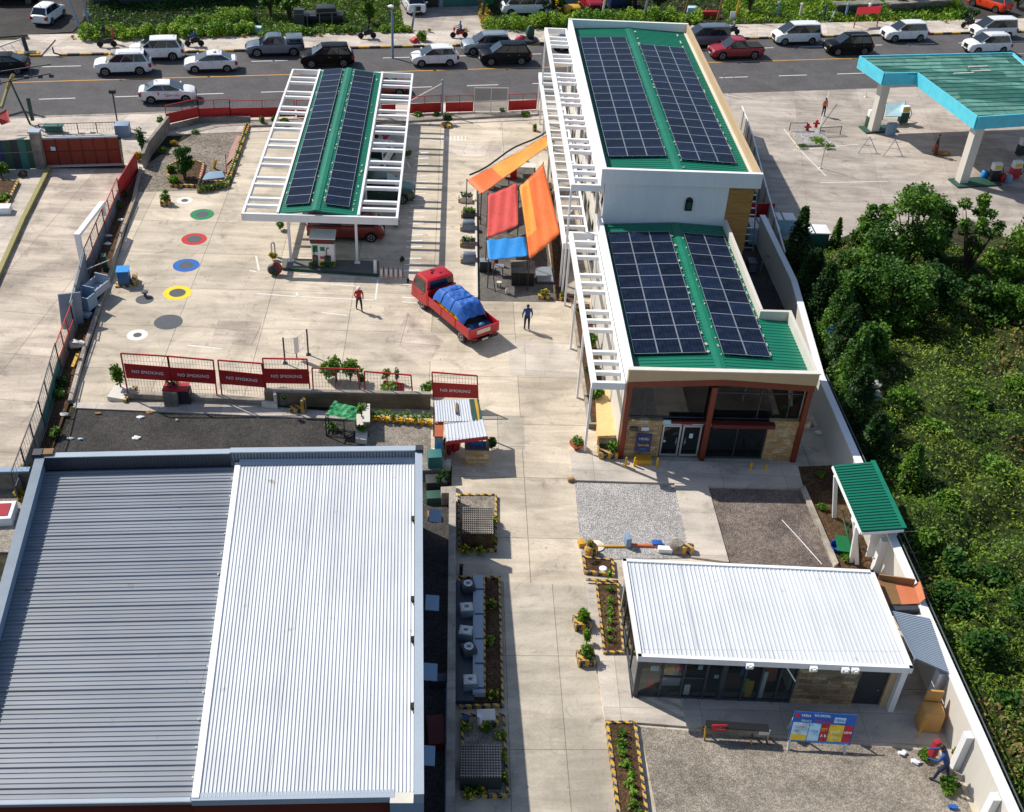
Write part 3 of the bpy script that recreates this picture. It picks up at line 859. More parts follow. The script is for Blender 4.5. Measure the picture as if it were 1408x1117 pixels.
# --- upper block
UZ=9.1
mb=MB()
mb.bx(9.36,YU,0,17.15,YU+.25,8.55)
mb.bx(17.15,YU+1.0,0,XR-.1,YU+1.2,8.5)
build(mb,'upper_front',M['white_paint'],bld)
mb=MB();mb.bx(17.17,YU+.02,3.2,XR-.1,YU+.3,8.5)
build(mb,'wood_cladding',M['plank_side'],bld)
mb=MB()
yy=YU+.3
while yy<YU2-1:
 mb.bx(9.36,yy,0,9.6,yy+.8,6.9);yy+=3.1
mb.bx(9.36,YU+.3,2.9,9.58,YU2,3.5);mb.bx(9.36,YU+.3,6.2,9.58,YU2,7.0);mb.bx(9.37,YU+.3,0,9.57,YU2,.7);mb.bx(9.37,YU+.3,3.5,9.57,YU2,4.3)
build(mb,'side_wall',M['offwhite'],bld)
mb=MB();mb.bx(9.46,YU+.4,.7,9.5,YU2-.2,2.9);mb.bx(9.46,YU+.4,4.3,9.5,YU2-.2,6.2)
build(mb,'side_window',M['glass_shop'],bld)
mb=MB();mb.bx(9.8,YU+.4,0.01,18.6,YU2-.4,8.2)
build(mb,'interior_block',M['inside_dark'],bld)
mb=MB();mb.bx(XR-.25,YU+.3,0,XR-.03,YU2,8.5);mb.bx(9.3,YU2-.25,0,XR-.3,YU2-.03,8.5)
build(mb,'rear_wall',M['offwhite'],bld)
uz=lambda x:8.42+.22*(1-abs(x-XM)/4.9)
mb=MB()
mb.sheet((XL+.25,YU2,uz(XL)),(XL+.25,YU+.1,uz(XL)),(XM,YU+.1,uz(XM)),(XM,YU2,uz(XM)),98,.035)
mb.sheet((XM,YU2,uz(XM)),(XM,YU+.1,uz(XM)),(XR,YU+.1,uz(XR)),(XR,YU2,uz(XR)),98,.035)
mb.slab([(XL+.25,YU+.1,uz(XL)-.02),(XM,YU+.1,uz(XM)-.02),(XM,YU2,uz(XM)-.02),(XL+.25,YU2,uz(XL)-.02)],.05)
mb.slab([(XM,YU+.1,uz(XM)-.02),(XR,YU+.1,uz(XR)-.02),(XR,YU2,uz(XR)-.02),(XM,YU2,uz(XM)-.02)],.05)
upr=build(mb,'upper_roof',M['green_roof'],bld)
mb=MB();mb.slab([(XM-.3,YU+.12,uz(XM)+.03),(XM,YU+.12,uz(XM)+.07),(XM,YU2-.1,uz(XM)+.07),(XM-.3,YU2-.1,uz(XM)+.03)],.02);mb.slab([(XM,YU+.12,uz(XM)+.07),(XM+.3,YU+.12,uz(XM)+.03),(XM+.3,YU2-.1,uz(XM)+.03),(XM,YU2-.1,uz(XM)+.07)],.02)
build(mb,'ridge_cap',M['green_roof'],upr)
mb=MB()
mb.bx(XL-.06,YU+.06,7.3,XL+.22,YU2-.2,UZ)
mb.bx(XL-.08,YU-.2,8.12,XR+.2,YU+.055,UZ)
mb.bx(XL-.06,YU2-.195,7.6,XR+.1,YU2+.05,UZ+.05)
build(mb,'parapet',M['white_paint'],bld)
mb=MB();mb.bx(XR-.06,YU+.06,7.8,XR+.14,YU2-.2,UZ-.004)
build(mb,'parapet',M['beige_fascia'],bld)
mb=MB();c=AY(947,282,YU-.04)
mb.bx(c.x-.22,YU-.12,c.z-.38,c.x+.22,YU-.002,c.z+.3);mb.lathe((c.x,YU-.12,c.z+.3),[(.22,0),(.22,.11)],14,(0,1,0))
lp=build(mb,'wall_lantern',M['black'],bld)
mb=MB();mb.bx(c.x-.13,YU-.16,c.z-.25,c.x+.13,YU-.121,c.z+.25);build(mb,'lantern_glass',M['dark_green'],lp)
# junction boxes, conduits along the roofs
mb=MB()
for k in range(26):
 y=YU+1.5+k*1.02
 y+=rnd.uniform(-.4,.4)
 mb.box((XM+.40+rnd.uniform(-.05,.08),y,uz(XM)+.03),(rnd.uniform(.05,.16),rnd.uniform(.08,.3),.04),rnd.uniform(-.5,.5))
 if k>1:mb.box((17.98+rnd.uniform(-.05,.1),y,uz(18)+.03),(.09,rnd.uniform(.2,.7),.06),0)
for k in range(30):
 mb.box((XM-.46+rnd.uniform(-.04,.04),YU+2.5+k*.78+rnd.uniform(-.3,.3),uz(XM)+.03),(.05,rnd.uniform(.05,.25),.04),rnd.uniform(-.3,.3))
build(mb,'sealant_patches',M['sealant'],upr)['kind']='stuff'
mb=MB()
for k in range(14):
 mb.box((XM-.5+rnd.uniform(-.05,.08),48.9+k*1.0+rnd.uniform(-.2,.2),rz(XM)+.03),(.14,.2,.06),rnd.uniform(-.5,.5))
 mb.box((XM+.2+rnd.uniform(-.03,.05),48.7+k*.98+rnd.uniform(-.4,.4),rz(XM)+.05),(.05,rnd.uniform(.06,.22),.04),rnd.uniform(-.4,.4))
 mb.box((16.95,49.2+k*.9,rz(17)+.03),(.08,.3,.06),0)
build(mb,'sealant_patches',M['sealant'],low)['kind']='stuff'
# solar arrays
def panel_mesh(w,h):
 mb=MB()
 mb.bx(-w/2,-h/2,0,w/2,h/2,.04)
 mb.cur=1
 f=.021
 for a in((-w/2,-h/2,w/2,-h/2+f),(-w/2,h/2-f,w/2,h/2),(-w/2,-h/2+f,-w/2+f,h/2-f),(w/2-f,-h/2+f,w/2,h/2-f)):
  mb.bx(a[0],a[1],.0402,a[2],a[3],.046)
 me=bpy.data.meshes.new('solar_panel')
 me.from_pydata(mb.v,[],mb.f);me.polygons.foreach_set('material_index',mb.m)
 me.materials.append(M['solar_cells']);me.materials.append(M['alu'])
 return me
def array(label,x0,x1,y0,y1,cols,rows,zf,group):
 """zf(x): height of the roof; panels lie parallel to the roof slope on rails."""
 cx=(x0+x1)/2
 t=thing('solar_array',label,'solar array',(cx,y0,zf(cx)),0,group)
 w,h=(x1-x0)/cols,(y1-y0)/rows
 me=panel_mesh(w-.014,h-.014)
 sl_=math.atan((zf(x1)-zf(x0))/(x1-x0))
 for i in range(cols):
  for j in range(rows):
   o=bpy.data.objects.new('solar_panel',me);COL.objects.link(o)
   px=x0+(i+.5)*w
   o.parent=t
   o.location=(px-cx,(j+.5)*h,zf(px)-zf(cx)+.14)
   o.rotation_euler=(rnd.uniform(-.004,.004),-sl_+rnd.uniform(-.004,.004),0)
 mb=MB()
 for i in range(cols):
  for q in(.25,.75):
   px=x0+(i+q)*w
   mb.bar((px,y0+.05,zf(px)+.1),(px,y1-.05,zf(px)+.1),.04,.05)
 build(mb,'mounting_rail',M['alu'],t)
 return t
G_='solar arrays on the green roofs'
array('solar array of three panel columns on the left slope of the highest green roof',9.78,13.48,66.8,89.7,3,17,uz,G_)
array('solar array of three panel columns on the right slope of the highest green roof',14.37,17.95,66.35,88.1,3,16,uz,G_)
array('wider solar array of three panel columns on the lower green roof above the glass front',9.62,13.42,48.85,62.4,3,10,rz,G_)
array('narrow solar array of two panel columns on the lower green roof above the glass front',14.28,16.85,48.75,62.25,2,10,rz,G_)
# white ladder-like pergolas on the left side
def pergola(label,x0,x1,y0,y1,z,n,posts,pairs=True):
 t=thing('white_trellis',label,'trellis',((x0+x1)/2,y0,0),0,'white trellises along the shop')
 mb=MB();mb.bx(x0,y0,z-.42,x0+.25,y1,z)
 build(mb,'outer_beam',M['white_paint'],t)
 mb=MB();mb.bx(x1-.12,y0+.21,z-.3,x1,y1-.21,z-.01)
 build(mb,'inner_beam',M['white_paint'],t)
 mb=MB();mb.bx(x0+.252,y0,z-.42,x1,y0+.2,z-.004);mb.bx(x0+.252,y1-.2,z-.42,x1,y1,z-.004)
 build(mb,'end_beam',M['white_paint'],t)
 y=y0+1.0;k=0
 while y<y1-.6:
  mb=MB();mb.bx(x0+.253,y,z-.26,x1-.123,y+.2,z-.03)
  build(mb,'rung',M['white_paint'],t)
  k+=1
  y+=(.95 if k%3 else 2.2)if pairs else n
 for q in range(posts):
  py=y0+.4+q*(y1-y0-1.2)/max(1,posts-1)
  mb=MB();mb.bx(x0+.02,py,0,x0+.14,py+.14,z-.421)
  build(mb,'post',M['white_paint'],t)
 return t
pergola('highest white trellis beside the upper roof of the shop',7.2,9.05,63.6,93.4,8.1,1,2)
pergola('low long white trellis beside the orange shade sails',7.12,8.9,64.6,95.6,3.5,1.45,5,False)
pergola('white trellis beside the lower green roof with its end by the stone front',7.28,9.0,46.9,63.4,5.0,1,4)
# grey metal walkway between the trellises and the wall
mb=MB();mb.bx(7.6,63.8,.02,9.3,92,.2)
single(mb,'raised_walk',M['kerbgrey'],'grey raised concrete strip under the white trellises','kerb')
mb=MB();mb.bx(7.75,49.5,.02,9.05,62.5,.35)
bed=thing('side_planter','long soil bed with small bushes under the lower white trellis','planter',(8.4,49.5,0))
build(mb,'kerb',M['kerbgrey'],bed)
mb=MB();mb.bx(7.9,49.7,.351,8.9,62.3,.38);build(mb,'soil',M['soil'],bed)
for k,(y,n_)in enumerate(((51.6,'round bush nearest the wooden deck under the lower trellis'),(54.2,'middle low bush in the bed under the lower trellis'),(57.0,'tall thin bush in the bed under the lower trellis'),(60.5,'farthest bush in the bed under the lower trellis'))):
 shrub((8.4,y,.38),.55,(.8,.6,1.3,.7)[k],n_,'leaf_dark' if k%2 else 'leaf_mid','bush','bush','bushes under the trellis')
 # wooden deck and planter at the front left corner
dk=MB();a,b,c,d=A(818,541,.3),A(857,541,.3),A(850,605,.3),A(821,606,.3)
dk.prism([a,b,c,d],.0,.62)
single(dk,'wooden_deck',M['plank_front'],'tan plank deck along the left wall of the glass fronted shop','deck')
pl=thing('corner_planter','square planter with yellow bricks and grey lid before the wooden deck','planter',A(835,628))
q=A(835,628)
mb=MB();mb.box((q.x,q.y+.05,0),(1.0,.9,.55));build(mb,'box',M['hazard'],pl)
mb=MB();mb.box((q.x,q.y+.3,.551),(.96,.5,.3));build(mb,'lid',M['dirt'],pl)
leaf_mesh('foliage',blob_pts([((q.x+.15,q.y-.1,.85),(.35,.35,.35))],130,.3),.08,M['leaf_mid'],pl)
# FUEL CANOPY
fc=thing('fuel_canopy','white framed fuel station canopy with green roof and open ladder frames at both sides','canopy',(-9,67,0))
FZ=3.75;fy0,fy1=67.0,93.4;FXL,FXR,RL,RR,RM=-13.8,-3.62,-11.4,-6.3,-9.0
mb=MB();mb.bx(FXL,fy0-.12,FZ-.5,FXR,fy0+.06,FZ+.02)
build(mb,'front_fascia',M['white_paint'],fc)
mb=MB();mb.bx(FXL,fy1,FZ-.4,FXR,fy1+.15,FZ)
build(mb,'rear_fascia',M['white_paint'],fc)
for x in(FXL,RL-.14,RR,FXR-.16):
 mb=MB();mb.bx(x,fy0+.062,FZ-.35,x+.15,fy1-.002,FZ-.005+(.12 if x in(RL-.14,RR)else 0))
 build(mb,'beam',M['white_paint'],fc)
fz=lambda x:FZ-.02+.3*(1-abs(x-RM)/2.7)
for x0,x1 in((FXL+.152,RL-.142),(RR+.152,FXR-.162)):
 k=0;y=fy0+1.2
 while y<fy1-.5:
  mb=MB();mb.bx(x0,y,FZ-.24,x1,y+.24,FZ-.03);build(mb,'rung',M['white_paint'],fc)
  k+=1;y+=1.05 if k%2 else 2.15
mb=MB()
mb.sheet((RL+.012,fy1-.01,fz(RL)),(RL+.012,fy0+.07,fz(RL)),(RM,fy0+.07,fz(RM)),(RM,fy1-.01,fz(RM)),88,.03)
mb.sheet((RM,fy1-.01,fz(RM)),(RM,fy0+.07,fz(RM)),(RR-.002,fy0+.07,fz(RR)),(RR-.002,fy1-.01,fz(RR)),88,.03)
for a,b in((RL+.012,RM),(RM,RR-.002)):
 mb.slab([(a,fy0+.07,fz(a)-.02),(b,fy0+.07,fz(b)-.02),(b,fy1-.01,fz(b)-.02),(a,fy1-.01,fz(a)-.02)],.05)
rf=build(mb,'roof',M['green_roof'],fc)
mb=MB()
mb.slab([(RM-.25,fy0+.05,fz(RM)+.03),(RM,fy0+.05,fz(RM)+.08),(RM,fy1,fz(RM)+.08),(RM-.25,fy1,fz(RM)+.03)],.02)
mb.slab([(RM,fy0+.05,fz(RM)+.08),(RM+.25,fy0+.05,fz(RM)+.03),(RM+.25,fy1,fz(RM)+.03),(RM,fy1,fz(RM)+.08)],.02)
build(mb,'ridge_cap',M['green_roof'],rf)
mb=MB()
for k in range(44):
 for s_,x in((-1,RM-.4),(1,RM+.42),(1,RR-.3),(-1,RL+.25)):
  if rnd.random()<(.55 if abs(x-RM)<1 else .25):
   mb.box((x+rnd.uniform(-.08,.08),fy0+1+k*.58+rnd.uniform(-.25,.25),fz(x)+.02),(rnd.uniform(.05,.1),rnd.uniform(.08,.4),.04),rnd.uniform(-.3,.3))
build(mb,'sealant_patches',M['sealant'],rf)['kind']='stuff'
for x in(-10.85,-6.42):
 for y in(67.15,75.5,84.0,92.6):
  mb=MB();mb.bx(x-.08,y,.0,x+.08,y+.16,FZ-.36);mb.box((x,y+.08,0),(.5,.4,.22),0,.7)
  build(mb,'column',M['white_paint'],fc)
array('single column solar array on the left slope of the fuel canopy',-11.1,-9.5,67.9,93.0,1,19,fz,G_)
array('single column solar array on the right slope of the fuel canopy',-8.5,-6.88,67.9,92.8,1,19,fz,G_)
# LEFT BUILDING (two metal roofs)
lb=thing('metal_roof_building','large low building with dark grey and white corrugated roofs and red front wall','building',(-9,22,0))
LZ=5.0
LBo=A(50,625,LZ);LLo=A(0,805,LZ);LBm=A(317,619,LZ);LBr=A(581,616,LZ);LFr=A(583,1092,LZ)
dv=(LLo-LBo);LFo=LBo+dv*((LFr.y-LBo.y)/dv.y)
RB=A(318,641,LZ);RF=A(261,1086,LZ)
GZ,WZ=4.25,4.5
def at_z(p,z):return Vector((p.x,p.y,z))
gx=Vector((.34,-.3,0))
gBL,gBR,gFR,gFL=LBo+gx,Vector((RB.x,LBm.y-.3,0)),RF,LFo+Vector((.34,0,0))
mb=MB()
mb.sheet(at_z(gBL,GZ),at_z(gFL,GZ),at_z(gFR,GZ),at_z(gBR,GZ),84,.035,.6,4)
mb.slab([at_z(p,GZ-.02)for p in(gBL,gFL,gFR,gBR)],.06)
build(mb,'grey_roof',M['grey_roof'],lb)
wBR,wFR=LBr+Vector((-.36,-.35,0)),Vector((LFr.x-.36,LFr.y+.42,0))
wBL,wFL=Vector((RB.x,LBm.y-.35,0)),RF
mb=MB()
mb.sheet(at_z(wBL,WZ),at_z(wBR,WZ),at_z(wFR,WZ),at_z(wFL,WZ),57,.04,.74)
mb.slab([at_z(p,WZ-.02)for p in(wBL,wFL,wFR,wBR)],.05)
wr=build(mb,'white_roof',M['white_roof'],lb)
mb=MB();mb.hexa([at_z(wBL,GZ+.001),at_z(wFL,GZ+.001),at_z(wFL+Vector((.25,0,0)),GZ+.001),at_z(wBL+Vector((.25,0,0)),GZ+.001),at_z(wBL,WZ+.06),at_z(wFL,WZ+.06),at_z(wFL+Vector((.25,0,0)),WZ+.065),at_z(wBL+Vector((.25,0,0)),WZ+.065)])
build(mb,'edge_flashing',M['white_paint'],wr)
mb=MB()
for k in range(14):
 p=wBL.lerp(wFL,(k+.7)/14.5)
 mb.box((p.x-.1+rnd.uniform(-.06,.02),p.y,GZ+.05),(.07,.09,.02),rnd.uniform(-.4,.4))
build(mb,'sealant_patches',M['sealant'],wr)['kind']='stuff'
mb=MB()
for k,t_ in enumerate((.23,.5,.62,.8)):
 p=wBR.lerp(wFR,t_);mb.box((p.x-.02,p.y,WZ+.02),(.2,.25,.12),.2);mb.box((p.x+.05,p.y-.3,WZ+.03),(.1,.12,.1),.7)
build(mb,'torn_flashing',M['dirt'],wr)
# parapets
def wallbox(mb,a,b,t,z0,z1):
 a,b=Vector((a.x,a.y,0)),Vector((b.x,b.y,0));d=(b-a).normalized();n_=Vector((-d.y,d.x,0))*t
 mb.hexa([at_z(a,z0),at_z(b,z0),at_z(b+n_,z0),at_z(a+n_,z0),at_z(a,z1),at_z(b,z1),at_z(b+n_,z1),at_z(a+n_,z1)])
mb=MB();wallbox(mb,LBo,LFo,.3,0,LZ);build(mb,'left_parapet',M['bluegrey'],lb)
mb=MB();wallbox(mb,LBo+(LBo-LFo).normalized()*.02,LFo,.42,LZ+.002,LZ+.05);build(mb,'coping',M['zinc_dark'],lb)
mb=MB();wallbox(mb,LBm+Vector((-.02,0,0)),LBo+Vector((.1,0,0)),.26,0,LZ-.01);build(mb,'rear_parapet',M['dark_steel'],lb)
mb=MB();wallbox(mb,LBr+Vector((-.02,-.02,0)),LBm+Vector((0,-.02,0)),.26,0,LZ+.04);build(mb,'rear_parapet',M['zinc_dark'],lb)
mb=MB();wallbox(mb,LBr+Vector((.03,.06,0)),LBm+Vector((0,.06,0)),.34,LZ+.042,LZ+.09);wallbox(mb,LBm+Vector((-.02,.05,0)),LBo+Vector((.0,.05,0)),.34,LZ-.008,LZ+.04);build(mb,'coping',M['zinc'],lb)
mb=MB()
for i in range(60):
 p=LBr.lerp(LBm,(i+.5)/60)+Vector((0,-.3,0));mb.bx(p.x-.03,p.y-.012,WZ,p.x+.03,p.y+.01,LZ)
for i in range(56):
 p=LBm.lerp(LBo,(i+.5)/56)+Vector((0,-.28,0));mb.bx(p.x-.03,p.y-.012,GZ,p.x+.03,p.y+.01,LZ-.05)
build(mb,'parapet_sheeting',M['dark_steel'],lb)['kind']='stuff'
mb=MB();mb.hexa([at_z(wBL+Vector((.2,.0,0)),WZ+.02),at_z(wBR,WZ+.02),at_z(wBR+Vector((0,.1,0)),WZ+.02),at_z(wBL+Vector((.2,.1,0)),WZ+.02),at_z(wBL+Vector((.2,-.22,0)),WZ+.06),at_z(wBR+Vector((0,-.22,0)),WZ+.06),at_z(wBR+Vector((0,.06,0)),WZ+.2),at_z(wBL+Vector((.2,.06,0)),WZ+.2)])
build(mb,'gutter_flashing',M['zinc'],lb)
mb=MB();wallbox(mb,LFr,LBr+Vector((0,-.3,0)),.34,0,LZ);build(mb,'right_wall',M['zinc'],lb)
mb=MB();mb.box(at_z(LBr+Vector((-.14,-.16,0)),LZ-.2),(.36,.36,.36));mb.box(at_z(LBo+Vector((.1,-.05,0)),LZ-.1),(.4,.45,.3),0.1);build(mb,'corner_cap',M['charcoal'],lb)
mb=MB();mb.box(at_z(LBo+Vector((.5,.05,0)),LZ-.1),(.5,.4,.26),0.1);build(mb,'capping_block',M['brown_wood'],lb)
# front: flashing and dark red wall
mb=MB();a,b=at_z(LFo,0),at_z(RF,0)
wallbox(mb,a+Vector((.0,.1,0)),b+Vector((0,.1,0)),.25,0,GZ-.09);wallbox(mb,b,Vector((LFr.x-1.2,LFr.y+.3,0)),.25,0,WZ-.3)
build(mb,'front_wall',M['wavy_red'],lb)
mb=MB();wallbox(mb,a+Vector((0,.02,0)),b+Vector((-.1,.02,0)),.2,GZ-.086,GZ+.02);wallbox(mb,b+Vector((0,-.1,0)),Vector((LFr.x-1.0,LFr.y+.2,0)),.3,WZ-.26,WZ+.03)
build(mb,'eave_flashing',M['zinc'],lb)
mb=MB();mb.bx(LFr.x-1.15,LFr.y-.02,0,LFr.x-.01,LFr.y+.34,WZ-.02);build(mb,'corner_pier',M['bluegrey'],lb)
mb=MB();mb.bx(LFr.x-1.15,LFr.y-.02,WZ-.018,LFr.x-.36,LFr.y+.4,WZ+.02);build(mb,'corner_flashing',M['offwhite'],lb)
# small canopies on the right side above the passage
for k,(py,w_)in enumerate(((710,55),(830,60),(925,50),(1040,55))):
 p=A(590,py,3.0)
 mb=MB();mb.slab([(LFr.x-.25,p.y-.42,3.1),(LFr.x+.32,p.y-.42,3.04),(LFr.x+.32,p.y+.42,3.04),(LFr.x-.25,p.y+.42,3.1)],.05)
 build(mb,'window_hood',M['bluegrey'],lb)
 # SHOP WITH THE WHITE ROOF (lower right)
sh=thing('glass_shop','single storey shop with white corrugated roof, glass front and mixed stone wall','building',(13.5,30.9,0))
SZ=3.0;sx0,sx1=7.85,19.1;sy0,sy1=30.45,36.1
def rp(x,y,z):return Vector((x,y-(x-sx0)*.045,z))
mb=MB()
mb.sheet(rp(sx0+.12,sy1-.1,SZ-.02),rp(sx1-.12,sy1-.1,SZ-.02),rp(sx1-.12,sy0+.1,SZ-.02),rp(sx0+.12,sy0+.1,SZ-.02),58,.04,.74)
mb.slab([rp(sx0+.1,sy0+.1,SZ-.04),rp(sx1-.1,sy0+.1,SZ-.04),rp(sx1-.1,sy1-.1,SZ-.04),rp(sx0+.1,sy1-.1,SZ-.04)],.06)
sr=build(mb,'roof',M['white_roof'],sh)
mb=MB()
for a,b in(((sx0,sy0),(sx1,sy0)),((sx1,sy0),(sx1,sy1)),((sx1,sy1),(sx0,sy1)),((sx0,sy1),(sx0,sy0))):
 p,q_=rp(*a,0),rp(*b,0);wallbox(mb,p,q_,.16,SZ-.25,SZ+.06)
build(mb,'fascia',M['white_paint'],sr)
FY=30.85
fp=lambda x:FY-(x-8.0)*.045
def frontbox(mb,x0,x1,z0,z1,d0,d1):
 mb.hexa([(x0,fp(x0)+d0,z0),(x1,fp(x1)+d0,z0),(x1,fp(x1)+d1,z0),(x0,fp(x0)+d1,z0),(x0,fp(x0)+d0,z1),(x1,fp(x1)+d0,z1),(x1,fp(x1)+d1,z1),(x0,fp(x0)+d1,z1)])
xs=[8.0,9.05,9.95,10.9,11.55,12.5,13.2,13.95,14.6]
mb=MB()
for i,x in enumerate(xs):
 w=.2 if i in(0,4)else .08
 frontbox(mb,x,x+w,.1,SZ-.26,-.02,.12)
frontbox(mb,8.0,14.68,.1,.2,.0,.1);frontbox(mb,8.0,14.68,SZ-.36,SZ-.26,.0,.1);frontbox(mb,9.1,11.0,1.35,1.43,0.01,.09)
build(mb,'window_frame',M['dark_steel'],sh)
mb=MB();frontbox(mb,8.15,14.62,.2,SZ-.36,.05,.07)
build(mb,'glazing',M['glass_clear'],sh)
mb=MB();frontbox(mb,14.7,17.3,.1,SZ-.26,0.02,.3)
build(mb,'stone_wall',M['slate_mix'],sh)
mb=MB();frontbox(mb,17.32,18.5,.1,2.3,.12,.2)
dd=build(mb,'door',M['navy']if 0 else M['charcoal'],sh)
mb=MB();frontbox(mb,18.2,18.3,1.05,1.12,.04,.118);build(mb,'handle',M['chrome'],dd)
mb=MB();frontbox(mb,17.32,18.5,2.32,2.62,.1,.2);build(mb,'transom',M['pale_blue'],sh)
mb=MB();frontbox(mb,18.52,18.8,.1,SZ-.26,0.0,.3);build(mb,'door_jamb',M['beige_fascia'],sh)
mb=MB();frontbox(mb,18.81,19.05,.1,SZ-.25,-.25,.35);build(mb,'pillar',M['white_paint'],sh)
mb=MB();mb.bx(8.0,31.0,.1,8.1,35.8,.3);mb.bx(8.0,31.0,SZ-.4,8.1,35.8,SZ-.26)
for y in(32.2,33.4,34.6,35.7):mb.bx(8.0,y,.3,8.1,y+.1,SZ-.4)
build(mb,'window_frame',M['dark_steel'],sh)
mb=MB();mb.bx(8.04,31.0,.3,8.06,35.7,SZ-.4);build(mb,'side_glazing',M['glass_shop'],sh)
mb=MB();mb.bx(8.0,35.6,.1,18.9,35.75,SZ-.26);mb.bx(18.85,30.8,.1,19.0,35.6,SZ-.26);mb.bx(14.7,31.2,.1,14.85,35.6,SZ-.3)
build(mb,'wall',M['offwhite'],sh)
mb=MB();mb.bx(8.12,31.1,.1,18.8,35.5,.115);build(mb,'floor',M['inside_floor'],sh)
# goods behind the glass
def inner(mb,x,z,w,h,d=.35,y=.6):mb.bx(x,fp(x)+y,z,x+w,fp(x)+y+d,z+h)
for it,col,lb_,nm_ in(((9.3,.12,.8,.75),'white_paint','white counter behind the second pane of the glass shop','counter'),((10.15,.12,.25,.7),'white_paint','narrow white standing card behind the third pane of the glass shop','display_card'),((13.3,.12,.22,1.7),'white_paint','tall white banner behind the right panes of the glass shop','banner'),((9.2,1.45,.4,.45),'mustard','mustard basket high behind the second pane of the glass shop','basket'),((12.75,.12,.3,1.1),'mustard','mustard column beside the hanging green bag in the glass shop','display_stand'),((9.65,1.6,.3,.4),'flower_pink','pink pack beside the mustard basket in the glass shop','pack'),((12.35,1.5,.2,.8),'poster_blue','blue and pink hanging toy over the green bag in the glass shop','toy'),((8.55,.5,.3,.5),'poster_red','red pack low behind the leftmost pane of the glass shop','pack'),((13.6,.7,.5,.9),'orange','orange chair back behind the right panes of the glass shop','chair'),((12.5,.5,.3,.85),'leaf_green','bright green bag hanging behind the glass shop front','bag'),((8.6,1.6,.35,.3),'pale_blue','pale blue paper on the leftmost pane of the glass shop','paper'),((10.55,1.8,.2,.25),'pale_blue','pale blue cup high behind the third pane of the glass shop','cup'),((11.3,1.3,.2,.2),'pale_blue','round white notice behind the fourth pane of the glass shop','notice'),((11.8,.12,.9,.6),'brown_wood','brown table in the middle of the glass shop','table')):
 mb=MB();x,z,w_,h_=it;y_=.6 if nm_ in('counter','table','chair')else .12
 inner(mb,x,z,w_,h_,.35 if y_>.5 else .05,y_);single(mb,nm_,M[col]if col!='leaf_green' else pm('leaf_green','#7fae1f',.6),lb_,nm_.replace('_',' '),bev=.02)
mb=MB();c=rp(9.2,sy0,SZ)
for px in(15.0,16.3,16.7,12.4):mb.box((px,fp(px)-.52,SZ-.2),(.3,.16,.2));mb.box((px,fp(px)-.62,SZ-.1),(.12,.1,.1))
build(mb,'flood_lamp',M['white_paint'],sh)
mb=MB();mb.tube(rp(14.0,30.75,SZ-.4),rp(14.5,30.5,SZ-1.1),.03);build(mb,'camera_arm',M['white_paint'],sh)
# grey lean-to sheet at the right, over the passage to the wall
lt=thing('lean_to','grey corrugated lean-to sheet between the glass shop and the white boundary wall','roof sheet',A(1270,920,0))
a,b,c,d=A(1226,840,2.7),A(1278,850,2.35),A(1304,925,2.35),A(1258,905,2.7)
mb=MB();mb.sheet(a,d,c,b,26,.03,.5);mb.slab([p-Vector((0,0,.02))for p in(a,d,c,b)],.03)
build(mb,'sheet',M['zinc'],lt)
mb=MB()
for p in(a,b,c,d):mb.tube((p.x,p.y,0),p-Vector((0,0,.06)),.04)
build(mb,'post',M['grey_steel'],lt)
# GREEN ROOFED SWING SHELTER
gs=thing('swing_shelter','narrow white framed shelter with bright green ribbed roof by the boundary wall','shelter',A(1185,760,0))
r0,r1,r2,r3=A(1146,640,3.1),A(1200,635,2.95),A(1243,727,2.95),A(1185,731,3.1)
mb=MB();mb.sheet(r0,r3,r2,r1,24,.045,.5);mb.slab([p-Vector((0,0,.02))for p in(r0,r3,r2,r1)],.05)
gr_=build(mb,'roof',M['green_roof'],gs)
mb=MB();mb.bar(r1+Vector((.02,.05,.03)),r2+Vector((.02,0,.03)),.22,.06);build(mb,'edge_trim',M['green_roof'],gr_)
mb=MB();mb.bar(r3+Vector((0,-.02,-.12)),r2+Vector((0,-.02,-.12)),.06,.14);mb.bar(r0+Vector((-.03,0,-.12)),r3+Vector((-.03,0,-.12)),.06,.14)
build(mb,'eave_board',M['white_paint'],gs)
def under(p,q,t,dz=.2):v=p.lerp(q,t);return Vector((v.x,v.y,v.z-dz))
tops=[under(r0,r3,.12),under(r0,r3,.88),under(r1,r2,.12),under(r1,r2,.88),under(r0,r3,.8)]
feet=[A(1147,712),A(1170,773),Vector((tops[2].x,tops[2].y,0)),A(1208,788),A(1178,776)]
for p,q_ in zip(tops,feet):
 mb=MB();mb.bar((q_.x,q_.y,0),p,.2,.14);build(mb,'post',M['white_paint'],gs)
mb=MB();a,b=tops[1],tops[3]
mb.bar(a-Vector((0,0,.1)),b-Vector((0,0,.1)),.1,.5)
for k in range(5):
 p=a.lerp(b,.35+k*.13);mb.bar((p.x,p.y-.06,p.z-.45),(p.x+.16,p.y-.06,p.z-.05),.06,.05)
mb.slab([(b.x-1.0,b.y+.12,.4),(b.x-.1,b.y+.12,.4),(b.x,b.y+.12,b.z-.3),(b.x-1.1,b.y+.12,b.z-.3)],.08)
build(mb,'end_panel',M['white_paint'],gs)
p0=A(1152,752,.45);
sw=thing('porch_swing','green mesh swing seat hanging inside the green roofed shelter','swing',A(1158,750))
mb=MB();q=[A(1155,722,.5),A(1168,768,.5),A(1160,768,1.2),A(1148,722,1.2)]
mb.slab([A(1148,735,.55),A(1166,738,.55),A(1172,760,.5),A(1152,757,.5)],.05)
build(mb,'seat',M['green_paint'],sw)
mb=MB();mb.slab([A(1160,712,1.0),A(1166,735,1.0),A(1174,760,.5),A(1166,738,.5)],.05);build(mb,'backrest',M['green_paint'],sw)
